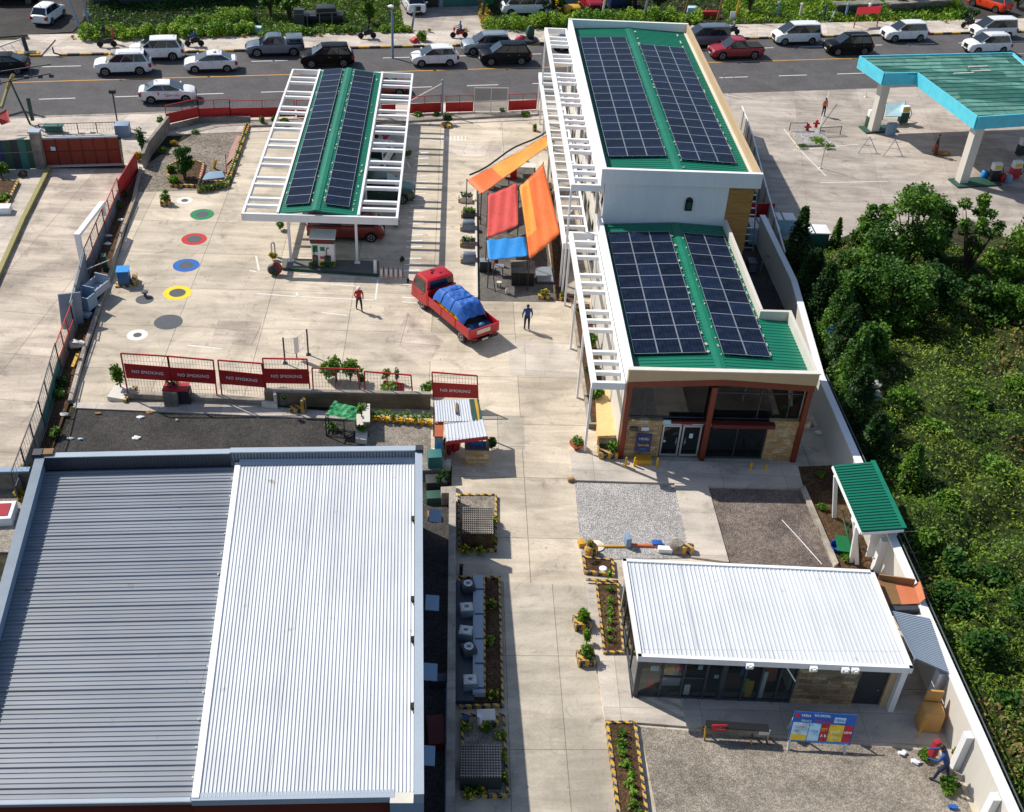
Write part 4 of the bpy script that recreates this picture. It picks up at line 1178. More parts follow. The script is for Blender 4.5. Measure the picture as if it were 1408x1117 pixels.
mb=MB();mb.path([A(1166,738,.5),A(1170,705,1.8),A(1172,690,2.9)],.03);mb.path([A(1172,760,.5),A(1162,720,1.6),A(1158,700,2.9)],.03);build(mb,'hanger',M['green_paint'],sw)
mb=MB();q=A(1150,756);mb.lathe((q.x,q.y,0),[(.28,0),(.36,.3),(.38,.32),(.33,.3),(.26,.05)],14)
single(mb,'tub',M['poster_blue'],'round blue plastic tub before the swing shelter','tub',smooth=40)
# VEHICLES
def paint(name,col,metal=.0):
 return pm('paint_'+name,col,.4 if col.startswith('#0')else .35,metal,.03,1.2,coat=0 if col.startswith('#0')else .35,spec=.18 if col.startswith('#0')else .5)
for k,c,m_ in(('white','#dedede',0),('black','#08090b',0),('silver','#9aa3ab',.5),('steelblue','#66727e',.4),('red','#8e0e1c',0),('truckred','#b11218',0),('yellow','#e0a818',0),('orange','#e0431a',0),('darkred','#701a18',0),('darkgreen','#1b3a34',.1),('cream','#d9cfb8',0),('midnight','#0b1119',0)):
 paint(k,c,m_)
PROF={'suv':(4.65,1.86,[(-2.3,1.0),(-2.05,1.14),(1.0,1.12),(1.7,1.09),(2.15,.98),(2.28,.86),(2.32,.7)],(-2.22,1.32),(-1.8,.36,1.82),(-1.36,1.42),.37),'hatch':(4.2,1.76,[(-2.08,.95),(-1.85,1.08),(.95,1.04),(1.55,.98),(1.95,.86),(2.06,.76),(2.1,.62)],(-2.02,1.3),(-1.55,.25,1.64),(-1.25,1.28),.33),'sedan':(4.45,1.76,[(-2.2,.9),(-2.08,1.04),(-1.4,1.05),(1.0,1.0),(1.7,.93),(2.1,.82),(2.19,.72),(2.22,.6)],(-1.85,1.32),(-.95,.2,1.53),(-1.32,1.36),.32),'mpv':(4.75,1.86,[(-2.36,1.0),(-2.2,1.16),(1.5,1.14),(1.95,1.05),(2.24,.92),(2.35,.8),(2.38,.62)],(-2.3,1.76),(-2.08,.6,1.95),(-1.38,1.5),.35),'pickup':(5.15,1.86,[(-2.56,1.02),(-2.4,1.06),(1.2,1.06),(1.85,1.02),(2.4,.88),(2.54,.68)],(-.95,1.35),(-.6,.5,1.76),(-1.6,1.6),.39),'van':(5.0,1.92,[(-2.5,1.1),(-2.4,1.16),(2.0,1.12),(2.3,1.05),(2.44,.85),(2.5,.6)],(-2.44,2.2),(-2.36,1.45,2.08),(-1.5,1.62),.36),}
def wheel(t,x,y,r,w=.22):
 sy=1 if y>0 else-1
 mb=MB();c=(x,y-sy*w,r)
 mb.lathe(c,[(r*.62,0),(r*.95,.01),(r,.04),(r,w-.04),(r*.95,w-.01),(r*.62,w)],22,(0,sy,0))
 wo=build(mb,'wheel',M['rubber'],t,w=False,smooth=40)
 mb=MB()
 mb.lathe((x,y-sy*.045,r),[(r*.62,0),(r*.62,.05),(r*.54,.05),(r*.5,.02),(r*.16,.03),(r*.15,.05)],20,(0,sy,0))
 for k in range(5):
  a=k*2*math.pi/5
  mb.bar((x+math.cos(a)*r*.12,y+sy*-.012,r+math.sin(a)*r*.12),(x+math.cos(a)*r*.54,y+sy*-.008,r+math.sin(a)*r*.54),.07,.02,up=(0,1,0))
 build(mb,'rim',M['rim'],wo,w=False)
 return wo
def vehicle(kind,col,pos,rz,label,cat='car',group=None,rails=False,sign=None,bed=None):
 L,W,belt,(c0,c1),(r0,r1,zr),wx,wr=PROF[kind]
 nm={'suv':'suv_car','hatch':'hatchback_car','sedan':'sedan_car','mpv':'minivan','pickup':'pickup_truck','van':'passenger_van'}[kind]
 t=thing(nm,label,cat,pos,rz,group);t.scale=(1.07,1.07,1.07)
 hw=W/2;P=M['paint_'+col]
 def bz(x):
  for(xa,za),(xb,zb)in zip(belt,belt[1:]):
   if x<=xb:return za+(zb-za)*max(0,(x-xa))/(xb-xa)
  return belt[-1][1]
 def hwx(x):
  e=abs(x)/(L/2)
  return hw*(1-.16*max(0,(e-.78)/.22)**2)
  # body: lofted rings with real wheel arch cut-outs in the sill line
 xs=set([-L/2+.0,L/2-.0]+[b[0]for b in belt])
 for w in wx:
  for k in range(-4,5):xs.add(round(w+k/4*(wr+.08),3))
 for k in range(13):xs.add(round(-L/2+L*k/12,3))
 xs=sorted(x for x in xs if-L/2<=x<=L/2)
 xs=[x for i,x in enumerate(xs)if i==0 or x-xs[i-1]>.03]
 mb=MB();rings=[]
 for x in xs:
  e=min(1.0,(L/2-abs(x))/.22)
  zl=.26+.1*(1-e)
  for w in wx:
   d=(wr+.07)**2-(x-w)**2
   if d>0:zl=max(zl,wr+math.sqrt(d)*.95)
  zt=bz(x);h=hwx(x)
  zm=max(zl+.04,.62)
  zm=min(zm,zt-.05)
  ins=.1*(1-e)
  half=[(h*.9-ins,zl),(h-ins*.7,zl+(zm-zl)*.35),(h-ins*.3,zm),(h*.985-ins*.3,zm+(zt-zm)*.55),(h*.93-ins*.4,zt-.015),(h*.72,zt+.03),(h*.35,zt+.05)]
  ring=[(x,y,z)for y,z in half]+[(x,-y,z)for y,z in reversed(half)]
  rings.append(ring)
 n=len(rings[0])
 V=[v for r in rings for v in r];F=[]
 for i in range(len(rings)-1):
  for j in range(n):
   F.append((i*n+j,i*n+(j+1)%n,(i+1)*n+(j+1)%n,(i+1)*n+j))
 F.append(tuple(range(n-1,-1,-1)));F.append(tuple((len(rings)-1)*n+j for j in range(n)))
 mb.add(V,F)
 build(mb,'body',P,t,w=False,smooth=32)
 # underbody and dark arches
 mb=MB();mb.bx(-L/2+.15,-hw+.2,.2,L/2-.15,hw-.2,.6)
 build(mb,'chassis',M['rubber'],t,w=False)
 # greenhouse: glass bands with pillars and a crowned roof
 yb,yr=hw*.92,hw*.73
 zb0,zb1=bz(c0)+.0,bz(c1)+.0
 B={}
 for s_ in(-1,1):
  B['rb',s_]=Vector((c0,s_*yb*.96,zb0));B['fb',s_]=Vector((c1,s_*yb*.9,zb1+.02))
  B['rt',s_]=Vector((r0,s_*yr*.96,zr-.06));B['ft',s_]=Vector((r1,s_*yr,zr-.05))
 mb=MB()
 vs=[B['rb',-1],B['fb',-1],B['fb',1],B['rb',1],B['rt',-1],B['ft',-1],B['ft',1],B['rt',1]]
 core=MB();core.hexa([Vector((v.x,v.y*.98,v.z-.01))for v in vs])
 def shr(a,b,c,d,k=.06):
  m_=(a+b+c+d)/4
  return[v+(m_-v)*k for v in(a,b,c,d)]
 def pane(q,nm):
  nn=(q[1]-q[0]).cross(q[2]-q[0]).normalized()
  cen=sum(q,Vector())/4
  if nn.dot(cen-Vector(((c0+c1)/2,0,zb0)))<0:nn=-nn
  mb=MB();o=[v+nn*.006 for v in q];i_=[v-nn*.01 for v in q]
  mb.add(i_+o,[(3,2,1,0),(4,5,6,7),(0,1,5,4),(1,2,6,5),(2,3,7,6),(3,0,4,7)])
  build(mb,nm,M['car_glass'],t,w=False)
 build(core,'cabin_shell',P,t,w=False)
 pane(shr(B['fb',-1],B['fb',1],B['ft',1],B['ft',-1],.05),'windshield')
 pane(shr(B['rb',1],B['rb',-1],B['rt',-1],B['rt',1],.1),'rear_window')
 cuts={'suv':(.04,.36,.66,.97),'mpv':(.03,.30,.62,.97),'sedan':(.05,.5,.95),'hatch':(.05,.45,.95),'pickup':(.05,.48,.95),'van':(.03,.35,.7,.97)}[kind]
 for s_ in(-1,1):
  for a,b in zip(cuts,cuts[1:]):
   def pt(u,v):
    lo=B['rb',s_].lerp(B['fb',s_],u);hi=B['rt',s_].lerp(B['ft',s_],u)
    return lo.lerp(hi,v)
   a2,b2=a+.007,b-.007
   pane([pt(a2,.06),pt(b2,.06),pt(b2,.93),pt(a2,.93)],'side_window')
 mb=MB();n2=6;P2=[];F2=[]
 for i in range(n2+1):
  u=i/n2;x=r0-.04+(r1-r0+.1)*u
  zc=zr+.03*math.sin(math.pi*(.15+.75*u))-.02
  e=.94 if i in(0,n2)else 1
  P2+=[(x,-yr*1.0*e,zr-.07),(x,-yr*.92*e,zc-.02),(x,-yr*.5,zc),(x,yr*.5,zc),(x,yr*.92*e,zc-.02),(x,yr*1.0*e,zr-.07)]
 for i in range(n2):
  for j in range(5):F2 .append((i*6+j,(i+1)*6+j,(i+1)*6+j+1,i*6+j+1))
 F2+=[tuple(range(6)),tuple(n2*6+j for j in range(5,-1,-1))]
 mb.add(P2,F2)
 ro=build(mb,'roof',P,t,w=False,smooth=40)
 if rails:
  for s_ in(-1,1):
   mb=MB();mb.path([(r0+.2,s_*yr*.86,zr+.0),(r0+.35,s_*yr*.86,zr+.07),(r1-.3,s_*yr*.86,zr+.07),(r1-.15,s_*yr*.86,zr)],.02)
   build(mb,'roof_rail',M['alu'],ro,w=False)
 mb=MB();mb.bar((r0+.25,0,zr+.02),(r0+.05,0,zr+.16),.03);build(mb,'antenna',M['black'],ro,w=False)
 for w in wx:
  for s_ in(-1,1):
   wheel(t,w,s_*(hw-.01),wr)
 zf=bz(L/2-.25)
 for s_ in(-1,1):
  mb=MB();mb.hexa([(L/2-.3,s_*hw*.62-.2,zf-.22),(L/2-.04,s_*hw*.62-.18,zf-.24),(L/2-.1,s_*hw*.66+.14,zf-.22),(L/2-.42,s_*hw*.66+.16,zf-.2),(L/2-.34,s_*hw*.62-.2,zf-.02),(L/2-.1,s_*hw*.62-.18,zf-.05),(L/2-.16,s_*hw*.66+.14,zf-.03),(L/2-.46,s_*hw*.66+.16,zf+.0)])
  build(mb,'headlight',M['lamp_clear'],t,w=False)
  mb=MB();zt=bz(-L/2+.1);mb.bx(-L/2-.02,s_*hw*.62,zt-.38,-L/2+.22,s_*hw*.925,zt-.06)
  build(mb,'taillight',M['lamp_red'],t,w=False,bev=.02)
  mb=MB();mb.box((c1-.28,s_*(hw+.06),bz(c1)+.04),(.14,.2,.14));build(mb,'mirror',P,t,w=False,bev=.03)
 mb=MB();mb.bx(L/2-.08,-.34,.52,L/2+.012,.34,zf-.1);mb.bx(L/2-.1,-.5,.3,L/2+.006,.5,.46)
 build(mb,'grille',M['black'],t,w=False)
 mb=MB();mb.bx(-L/2-.03,-hw*.8,.36,-L/2+.12,hw*.8,.54);build(mb,'bumper',P if col in('white','black')else M['charcoal'],t,w=False,bev=.03)
 for x in(L/2+.015,-L/2-.045):
  mb=MB();mb.bx(x-.006,-.22,.42,x+.006,.22,.53);build(mb,'number_plate',M['cream'],t,w=False)
 for s_ in(-1,1):
  mb=MB()
  for x in((c0+c1)/2-.75,(c0+c1)/2+.25):mb.bx(x,s_*(hw+.012)-.012,.93,x+.16,s_*(hw+.012)+.012,.96)
  build(mb,'door_handle',M['chrome'],t,w=False)
 for s_ in(-1,1):
  mb=MB()
  for x in((c0+c1)/2-.85,(c0+c1)/2+.12,(c0+c1)/2+1.05):mb.bar((x,s_*(hw+.001),.5),(x-.03,s_*(hw*.975),.95),.018,.012)
  build(mb,'door_seam',M['black'],t,w=False)
  mb=MB();mb.bx(wx[0]+wr+.12,s_*(hw-.02)-.04,.24,wx[1]-wr-.12,s_*(hw-.02)+.03,.36);build(mb,'side_sill',M['rubber'],t,w=False)
 if kind=='pickup':
  mb=MB();mb.bx(-L/2+.1,-hw*.84,1.085,c0-.12,hw*.84,1.13);build(mb,'bed_cover' if not bed else 'bed_liner',M['rubber'],t,w=False)
  if bed:
   mb=MB();mb.bx(-L/2+.08,-hw*.86,1.132,c0-.1,hw*.86,1.6);build(mb,'canopy',P,t,w=False,bev=.1)
   mb=MB();mb.bx(-L/2+.3,-hw*.865,1.24,c0-.35,hw*.865,1.5);build(mb,'side_window',M['car_glass'],t,w=False)
 if sign:
  mb=MB();mb.box(((r0+r1)/2,0,zr+.0),(.2,.55,.15));build(mb,'taxi_sign',M[sign],ro,w=False,bev=.03)
 return t
eR=ROAD;eL=ROAD+math.pi
def road_car(kind,col,px,py,rz,label,near=True,**k):
 """px, py: photo position between the two near-side wheels on the road."""
 p=A(px,py);W=PROF[kind][1]
 n_=Vector((-math.sin(ROAD),math.cos(ROAD),0))
 p=p+n_*(W/2-.1)
 return vehicle(kind,col,(p.x,p.y,0),rz,label,group='cars on the main road',**k)
road_car('sedan','midnight',2,103,eL,'black sedan cut off by the left edge of the photo')
road_car('suv','white',170,104,eL,'white five door suv above the white sedan with red marks',rails=True)
road_car('suv','white',216,84,eL,'white suv in the kerb lane beside the bright hedge')
road_car('sedan','white',291,100,eL,'white sedan with roof box between the white suv and the black suv',sign='white_paint')
road_car('pickup','steelblue',379,78,eL,'grey blue pickup with covered bed in the kerb lane',cat='pickup',bed=True)
road_car('suv','black',451,93,eL,'black suv just behind the fuel canopy')
road_car('hatch','white',599,92,eL,'small white hatchback left of the silver suv')
road_car('suv','silver',671,76,eL,'silver suv half hidden behind a black suv',rails=True)
road_car('suv','midnight',696,90,eL,'black suv in front of the silver suv beside the white trellis')
road_car('hatch','silver',790,70,eL,'silver hatchback peeping out behind the white trellis')
road_car('mpv','steelblue',972,66,eL,'grey blue minivan behind the corner of the green roof')
road_car('pickup','red',1014,82,eL,'dark red pickup truck in the inner lane',cat='pickup')
road_car('mpv','white',1097,62,eL,'tall white minivan right of the red pickup')
road_car('suv','black',1169,76,eL,'black suv behind the cyan canopy corner',rails=True)
road_car('suv','white',1246,58,eL,'white suv alone in the kerb lane above the cyan canopy')
road_car('mpv','white',1368,54,eL,'white minivan behind another white car at the right edge')
road_car('suv','white',1360,75,eL,'silver white suv in the inner lane at the right edge',rails=True)
rs_=road_car('sedan','white',232,142,eR,'white sedan with red splashes on its doors in the near lane')
road_car('hatch','darkred',528,133,eR,'dark red hatchback seen through the canopy ladder frame')
p=A(63,34);vehicle('hatch','white',(p.x,p.y+1.4,0),rad(82),'white hatchback seen from behind in the dark lot')
p=A(1358,12);vehicle('suv','orange',(p.x,p.y,0),rad(128),'bright orange car in the top right corner')
p=A(722,19);vehicle('van','white',(p.x,p.y,0),rad(188),'white passenger van parked behind the long hedge','van')
p=A(779,17);vehicle('hatch','yellow',(p.x,p.y+.5,0),rad(-74),'yellow and white taxi behind the hedge','taxi')
p=A(812,13);vehicle('suv','red',(p.x,p.y+.8,0),rad(-80),'red car parked beside the yellow taxi')
p=A(568,12);vehicle('van','white',(p.x,p.y,0),rad(-78),'white van nosing out at the garage front','van')
p=A(476,330);vehicle('van','darkred',(p.x,p.y+.6,0),rad(2),'dark red van in the shade behind the fuel pump','van')
p=A(524,276);vehicle('suv','darkgreen',(p.x,p.y+.3,0),rad(4),'dark green car under the right ladder of the fuel canopy')
p=A(522,222);vehicle('hatch','white',(p.x,p.y,0),rad(80),'white hatchback under the right ladder of the fuel canopy')
for k,(x,z,w,h)in enumerate(((-.35,.78,.5,.04),(.15,.68,.7,.05),(-.1,.6,.3,.12),(.55,.62,.5,.04),(-.75,.72,.12,.3))):
 mb=MB();mb.hexa([(x,-.9,z),(x+w,-.9,z+.04),(x+w,-.886,z+.04),(x,-.886,z),(x,-.9,z+h),(x+w,-.9,z+h*.5),(x+w,-.886,z+h*.5),(x,-.886,z+h)]);build(mb,'paint_smear',M['red_tarp'],rs_,w=False)
 # red truck with the tarped load
TH=rad(123.7)
tc_=(A(580,425)+A(634,471))/2+Vector((math.sin(TH),-math.cos(TH),0))*0.98
tk=thing('flatbed_truck','red flatbed truck with low side boards parked aslant in the yard','truck',(tc_.x,tc_.y,0),TH)
hw=1.05
mb=MB();mb.bx(-3.2,-.45,.5,3.2,.45,.78);build(mb,'chassis',M['rubber'],tk,w=False)
# cab (front at +x): side profile extruded with tumblehome
prof=[(3.42,.45),(3.45,.8),(3.42,1.3),(3.05,2.2),(2.85,2.36),(1.75,2.38),(1.62,2.3),(1.58,1.2),(1.58,.55)]
mb=MB();ny=5;V=[];F=[]
ys=[(-1.0,.86),(-.92,1),(0,1),(.92,1),(1.0,.86)]
def inset(x,z,y):
 t_=max(0,z-1.3)/1.08
 return y*hw*(1-.1*t_)
for y,k in ys:
 for x,z in prof:
  cx_,cz_=2.5,1.35
  V.append((cx_+(x-cx_)*(1 if k==1 else .965),inset(x,z,y),cz_+(z-cz_)*(1 if k==1 else .97)))
m_=len(prof)
for i in range(4):
 for j in range(m_):F.append((i*m_+j,i*m_+(j+1)%m_,(i+1)*m_+(j+1)%m_,(i+1)*m_+j))
F+=[tuple(range(m_-1,-1,-1)),tuple(4*m_+j for j in range(m_))]
F=[tuple(reversed(f))for f in F]
mb.add(V,F);cab=build(mb,'cab',M['paint_truckred'],tk,w=False,smooth=30)
def tpane(q,nm,mat='car_glass',par=cab,th=.012):
 q=[Vector(v)for v in q];nn=(q[1]-q[0]).cross(q[2]-q[0]).normalized();cen=sum(q,Vector())/4
 if nn.dot(cen-Vector((2.5,0,1.4)))<0:nn=-nn
 mb=MB();mb.add([v-nn*.01 for v in q]+[v+nn*th for v in q],[(3,2,1,0),(4,5,6,7),(0,1,5,4),(1,2,6,5),(2,3,7,6),(3,0,4,7)])
 return build(mb,nm,M[mat],par,w=False)
tpane([(3.40,-.88,1.36),(3.40,.88,1.36),(3.07,.8,2.15),(3.07,-.8,2.15)],'windshield')
tpane([(1.585,-.82,1.45),(1.585,.82,1.45),(1.61,.76,2.2),(1.61,-.76,2.2)],'rear_window')
for s_ in(-1,1):
 f=lambda x,z:(x,s_*(inset(x,z,1.0)+.004),z)
 tpane([f(1.85,1.42),f(3.2,1.42),f(2.95,2.1),f(1.9,2.15)],'side_window')
 mb=MB();mb.bar((3.35,s_*1.02,1.5),(3.5,s_*1.25,1.55),.03);mb.box((3.5,s_*1.27,1.4),(.07,.16,.32));build(mb,'mirror',M['black'],cab,w=False)
 mb=MB();mb.bx(3.40,s_*.62,.72,3.47,s_*.92,.92);build(mb,'headlight',M['lamp_clear'],cab,w=False)
 mb=MB();mb.bx(2.0,s_*1.055-.02,1.2,2.2,s_*1.055+.005,1.25);build(mb,'door_handle',M['black'],cab,w=False)
mb=MB();mb.bx(3.4,-1.0,.42,3.56,1.0,.64);build(mb,'bumper',M['charcoal'],tk,w=False,bev=.04)
for k in range(3):
 mb=MB();mb.box((2.3+k*.25-.2,(-.3,.2,.0)[k],2.375),((.14,.1,.22)[k],(.1,.14,.16)[k],(.05,.09,.04)[k]),.4);build(mb,'roof_vent',M['maroon_dark'],cab,w=False)
 # bed
mb=MB();mb.bx(-3.25,-hw,.84,1.45,hw,.96);bedo=build(mb,'bed_floor',M['charcoal'],tk,w=False)
for s_ in(-1,1):
 mb=MB();mb.bx(-3.25,s_*hw-.035,.78,1.45,s_*hw+.035,1.4)
 for x in(-3.2,-1.7,-.1,1.4):mb.bx(x-.04,s_*(hw+.037),.78,x+.04,s_*(hw+.06),1.42)
 build(mb,'side_board',M['paint_truckred'],tk,w=False)
mb=MB();mb.bx(-3.33,-hw-.03,.78,-3.26,hw+.03,1.38)
tb=build(mb,'tail_board',M['paint_truckred'],tk,w=False)
mb=MB();mb.bx(-3.345,-.42,1.0,-3.332,.55,1.28);build(mb,'sign_panel',M['cream'],tb,w=False)
mb=MB();mb.bx(1.46,-hw,.9,1.54,hw,1.75);build(mb,'head_board',M['paint_truckred'],tk,w=False)
mb=MB();mb.bx(-3.4,-.95,.5,-3.27,.95,.66);build(mb,'rear_bumper',M['black'],tk,w=False)
for s_ in(-1,1):
 mb=MB();mb.bx(-3.42,s_*.72-.14,.68,-3.34,s_*.72+.14,.77);build(mb,'taillight',M['lamp_red'],tk,w=False)
mb=MB();mb.bx(-3.43,-.22,.53,-3.405,.22,.64);build(mb,'number_plate',M['cream'],tk,w=False)
for x in(2.25,-2.25):
 for s_ in(-1,1):wheel(tk,x,s_*(hw-.04),.42,.26)
for s_ in(-1,1):
 mb=MB();mb.bx(-2.9,s_*1.0-.12,.86,-1.6,s_*1.0+.04,.779+.001 if 0 else .9);build(mb,'mudguard',M['black'],tk,w=False)
 # load: yellow crates under a blue tarp
R_=Matrix.Translation((tc_.x,tc_.y,0))@Matrix.Rotation(TH,4,'Z')
mb=MB()
def L(x,y,z):return R_@Vector((x,y,z))
nx,ny_=48,36;V=[];F=[]
for i in range(nx+1):
 for j in range(ny_+1):
  u=i/nx*2-1;v=j/ny_*2-1
  x=-.55+u*1.78;y=v*.99
  ex=max(0,abs(u)-.62)/.38;ey=max(0,abs(v)-.6)/.4
  z=2.22-.62*ex**1.5-.62*ey**1.6+.09*noise.noise(Vector((x*1.4,y*1.6,3)))+.06*noise.noise(Vector((x*4,y*4,9)))-.05*abs(noise.noise(Vector((x*2.5+y*5,y*2-x*4,5))))
  z+=.05*math.sin(u*9)*(1-ey)
  for rx in(-.25,.35):
   z-=.07*math.exp(-((u-rx)/.03)**2)
  V.append(L(x,y,max(z,1.12)))
for i in range(nx):
 for j in range(ny_):F.append((i*(ny_+1)+j,(i+1)*(ny_+1)+j,(i+1)*(ny_+1)+j+1,i*(ny_+1)+j+1))
mb.add(V,F)
ld=thing('tarp_load','bulging load under a strapped blue tarp on the red truck bed','load',L(-.5,0,.965),TH)
build(mb,'tarp',M['blue_tarp'],ld,smooth=50)
for rx in(-.25,.35):
 mb=MB();pts=[]
 for j in range(13):
  v=j/6-1;ey=max(0,abs(v)-.6)/.4
  x=-.55+rx*1.78;z=2.22-.62*ey**1.6+.0
  pts.append(L(x,v*1.0,max(z,1.2)-.01))
 mb.path(pts,.022);build(mb,'strap',M['navy'],ld)
for k in range(5):
 c=L(-1.55+k*.52,.65,.965);mb=MB();mb.box(c,(.48,.5,.55),TH)
 single(mb,'yellow_crate',M['poster_yellow'],'yellow crate in the row under the edge of the blue tarp','crate','crates under the blue tarp',bev=.02)
mb=MB();mb.slab([L(-3.15,-.95,1.0),L(-2.2,-.95,1.0),L(-2.2,.95,1.0),L(-3.15,.95,1.0)],.025)
c=L(-2.7,-.2,1.0);mb.blob((c.x,c.y,1.05),(.3,.25,.22),4);c=L(-2.45,.5,1.0);mb.blob((c.x,c.y,1.02),(.3,.35,.12),5)
single(mb,'loose_tarp',M['blue_box'],'loose crumpled dark blue sheet at the tail of the truck bed','tarp',smooth=60)
# PEOPLE
def person(pos,rz,label,top,legs,pose='stand',hat=None,lean=0.0,height=1.75,skirt=False,group=None):
 t=thing('person',label,'person',pos,rz,group)
 k=height/1.75
 # joints in local space, facing +x, y left
 J,E,R=[],[],[]
 def jn(p,r,par=None):
  x,y,z=p
  if z>.92 and lean:
   dz=z-.92;x,z=x+math.sin(lean)*dz,.92+math.cos(lean)*dz
  J.append((x*k,y*k,z*k));R.append(r*k)
  if par is not None:E.append((par,len(J)-1))
  return len(J)-1
 pel=jn((0,0,.95),.13)
 ab=jn((0,0,1.12),.125,pel);ch=jn((0,0,1.32),.15,ab);nk=jn((0,0,1.47),.06,ch);hd=jn((.02,0,1.58),.085,nk);tp=jn((.015,0,1.68),.08,hd)
 st={'stand':(.05,-.03),'walk':(.22,-.25),'sit':(.42,.42)}[pose]
 for s_,sw in((1,st[0]),(-1,st[1])):
  if pose=='sit':
   h=jn((0.02,s_*.1,.9),.1,pel);kn=jn((.38,s_*.2,.78),.075,h);an=jn((.3,s_*.22,.38),.05,kn);to=jn((.45,s_*.23,.34),.04,an)
  else:
   h=jn((0,s_*.1,.88),.095,pel);kn=jn((sw*.6+.03,s_*.11,.5),.068,h);an=jn((sw,s_*.12,.08),.045,kn);to=jn((sw+.16,s_*.13,.045),.04,an)
 for s_,arm in((1,0),(-1,1)):
  sh_=jn((0,s_*.19,1.41),.07,ch)
  if pose=='sit' or lean>.2:
   el=jn((.2,s_*.27,1.18),.05,sh_);wr_=jn((.43,s_*.22,1.12),.036,el);ha=jn((.5,s_*.2,1.11),.034,wr_)
   fd=(.03,0,-.015)
  elif pose=='walk':
   el=jn((-.02+.06*s_,s_*.26,1.15),.05,sh_);wr_=jn((.16+.1*s_,s_*.2,1.02),.036,el);ha=jn((.23+.1*s_,s_*.17,1.0),.034,wr_);fd=(.03,-s_*.01,-.01)
  else:
   el=jn((-.03,s_*.27,1.15),.05,sh_);wr_=jn((.06,s_*.27,.92),.036,el);ha=jn((.08,s_*.265,.84),.034,wr_);fd=(.006,0,-.035)
  hx,hy,hz=(c/k for c in J[ha])
  for f in range(4):
   o=(f-1.5)*.019
   a=jn_raw=len(J)
   J.append(((hx+fd[0]*1.2+o)*k,(hy+fd[1])*k,(hz+fd[2]*1.2)*k));R.append(.011*k);E.append((ha,a))
   J.append(((hx+fd[0]*(2.4-.2*abs(f-1.4))+o*1.1)*k,(hy+fd[1]*1.5-s_*.006)*k,(hz+fd[2]*(2.4-.2*abs(f-1.4)))*k));R.append(.008*k);E.append((a,a+1))
  a=len(J);J.append(((hx+.03)*k,(hy-s_*.012)*k,(hz+.005)*k));R.append(.011*k);E.append((ha,a))
 me=bpy.data.meshes.new('body');me.from_pydata(J,E,[])
 o=bpy.data.objects.new('body',me);COL.objects.link(o)
 md=o.modifiers.new('s','SKIN');md.use_smooth_shade=True
 for i,sv in enumerate(me.skin_vertices[0].data):
  sv.radius=(R[i],R[i]);sv.use_root=i==0
 sb=o.modifiers.new('u','SUBSURF');sb.levels=1;sb.render_levels=1
 dg=bpy.context.evaluated_depsgraph_get()
 nm_=bpy.data.meshes.new_from_object(o.evaluated_get(dg))
 bpy.data.objects.remove(o);bpy.data.meshes.remove(me)
 for m_ in(M['skin'],M[top],M[legs],M['black']):nm_.materials.append(m_)
 hz_=[J[hd],J[ch]]
 hcut=J[nk][2]+.015*k
 for p_ in nm_.polygons:
  c=p_.center;p_.use_smooth=True
  if lean:
   dz=(c.z-.92*k);dx=c.x;along=dx*math.sin(lean)+dz*math.cos(lean)+.92*k if c.z>.8*k else c.z
  else:along=c.z
  side=abs(c.y)>.215*k
  if along>1.49*k:mi=0
  elif side and pose!='sit' and along<1.0*k and lean<.2 and along>.7*k:mi=0
  elif c.z<(.1*k if pose!='sit' else .36*k):mi=3
  elif along>.98*k:mi=1
  else:mi=2
  p_.material_index=mi
 nm_.name='body'
 b=bpy.data.objects.new('body',nm_);COL.objects.link(b);b.parent=t
 H=Vector(J[hd]);
 mb=MB();mb.blob((H.x-.012*k,H.y,H.z+.055*k),(.1*k,.088*k,.085*k),2,12,.08)
 build(mb,'hair',M['hair'],t,w=False,smooth=60)
 # face: nose, eyes, mouth, ears
 mb=MB();mb.blob((H.x+.088*k,0,H.z+.0),(.018*k,.013*k,.02*k),1,8,0)
 for s_ in(-1,1):mb.blob((H.x,s_*.086*k,H.z+.005),(.018*k,.012*k,.03*k),1,6,0)
 build(mb,'nose_and_ears',M['skin'],t,w=False,smooth=60)
 mb=MB()
 for s_ in(-1,1):mb.blob((H.x+.076*k,s_*.032*k,H.z+.022*k),(.01*k,.014*k,.008*k),1,6,0)
 mb.blob((H.x+.078*k,0,H.z-.04*k),(.008*k,.025*k,.006*k),1,6,0)
 build(mb,'eyes_and_mouth',M['hair'],t,w=False)
 if hat:
  mb=MB();mb.lathe((H.x,0,H.z+.05*k),[(.135*k,0),(.13*k,.02),(.1*k,.03),(.095*k,.09*k),(.06*k,.12*k)],14);build(mb,'hat',M[hat],t,w=False,smooth=40)
 if skirt:
  mb=MB();mb.lathe((0,0,.3*k),[(.24*k,0),(.2*k,.35*k),(.16*k,.7*k)],14);build(mb,'skirt',M[legs],t,w=False,smooth=60)
 return t
p=A(494,427);person((p.x,p.y,0),rad(-70),'person in red shirt and white cap walking by the fuel island','cloth_red','cloth_black','walk',hat='white_paint')
p=A(724,454);person((p.x,p.y,0),rad(95),'person in blue shirt and jeans standing alone in the drive','cloth_blue','cloth_navy','stand',height=1.9)
p=A(1292,1072);wk=person((p.x,p.y,.03),rad(160),'person in dark blue work clothes bending with a red bag by the white wall','cloth_blue','cloth_navy','walk',lean=.5,height=2.1)
mb=MB();q=A(1290,1040,.8);mb.box((q.x-.1,q.y+.25,.55),(.35,.3,.9),.4,.8);single(mb,'red_bag',M['red_carpet'],'tall dark red bag held by the bending worker','bag',bev=.05)
p=A(1131,160);person((p.x,p.y,.02),rad(-60),'person in orange top holding a thin pole on the right forecourt','orange','cloth_navy','stand')
mb=MB();mb.tube(A(1127,176,.05),A(1140,126,1.0),.025);single(mb,'long_pole',M['cream'],'thin pale pole leaning beside the person in orange','pole')
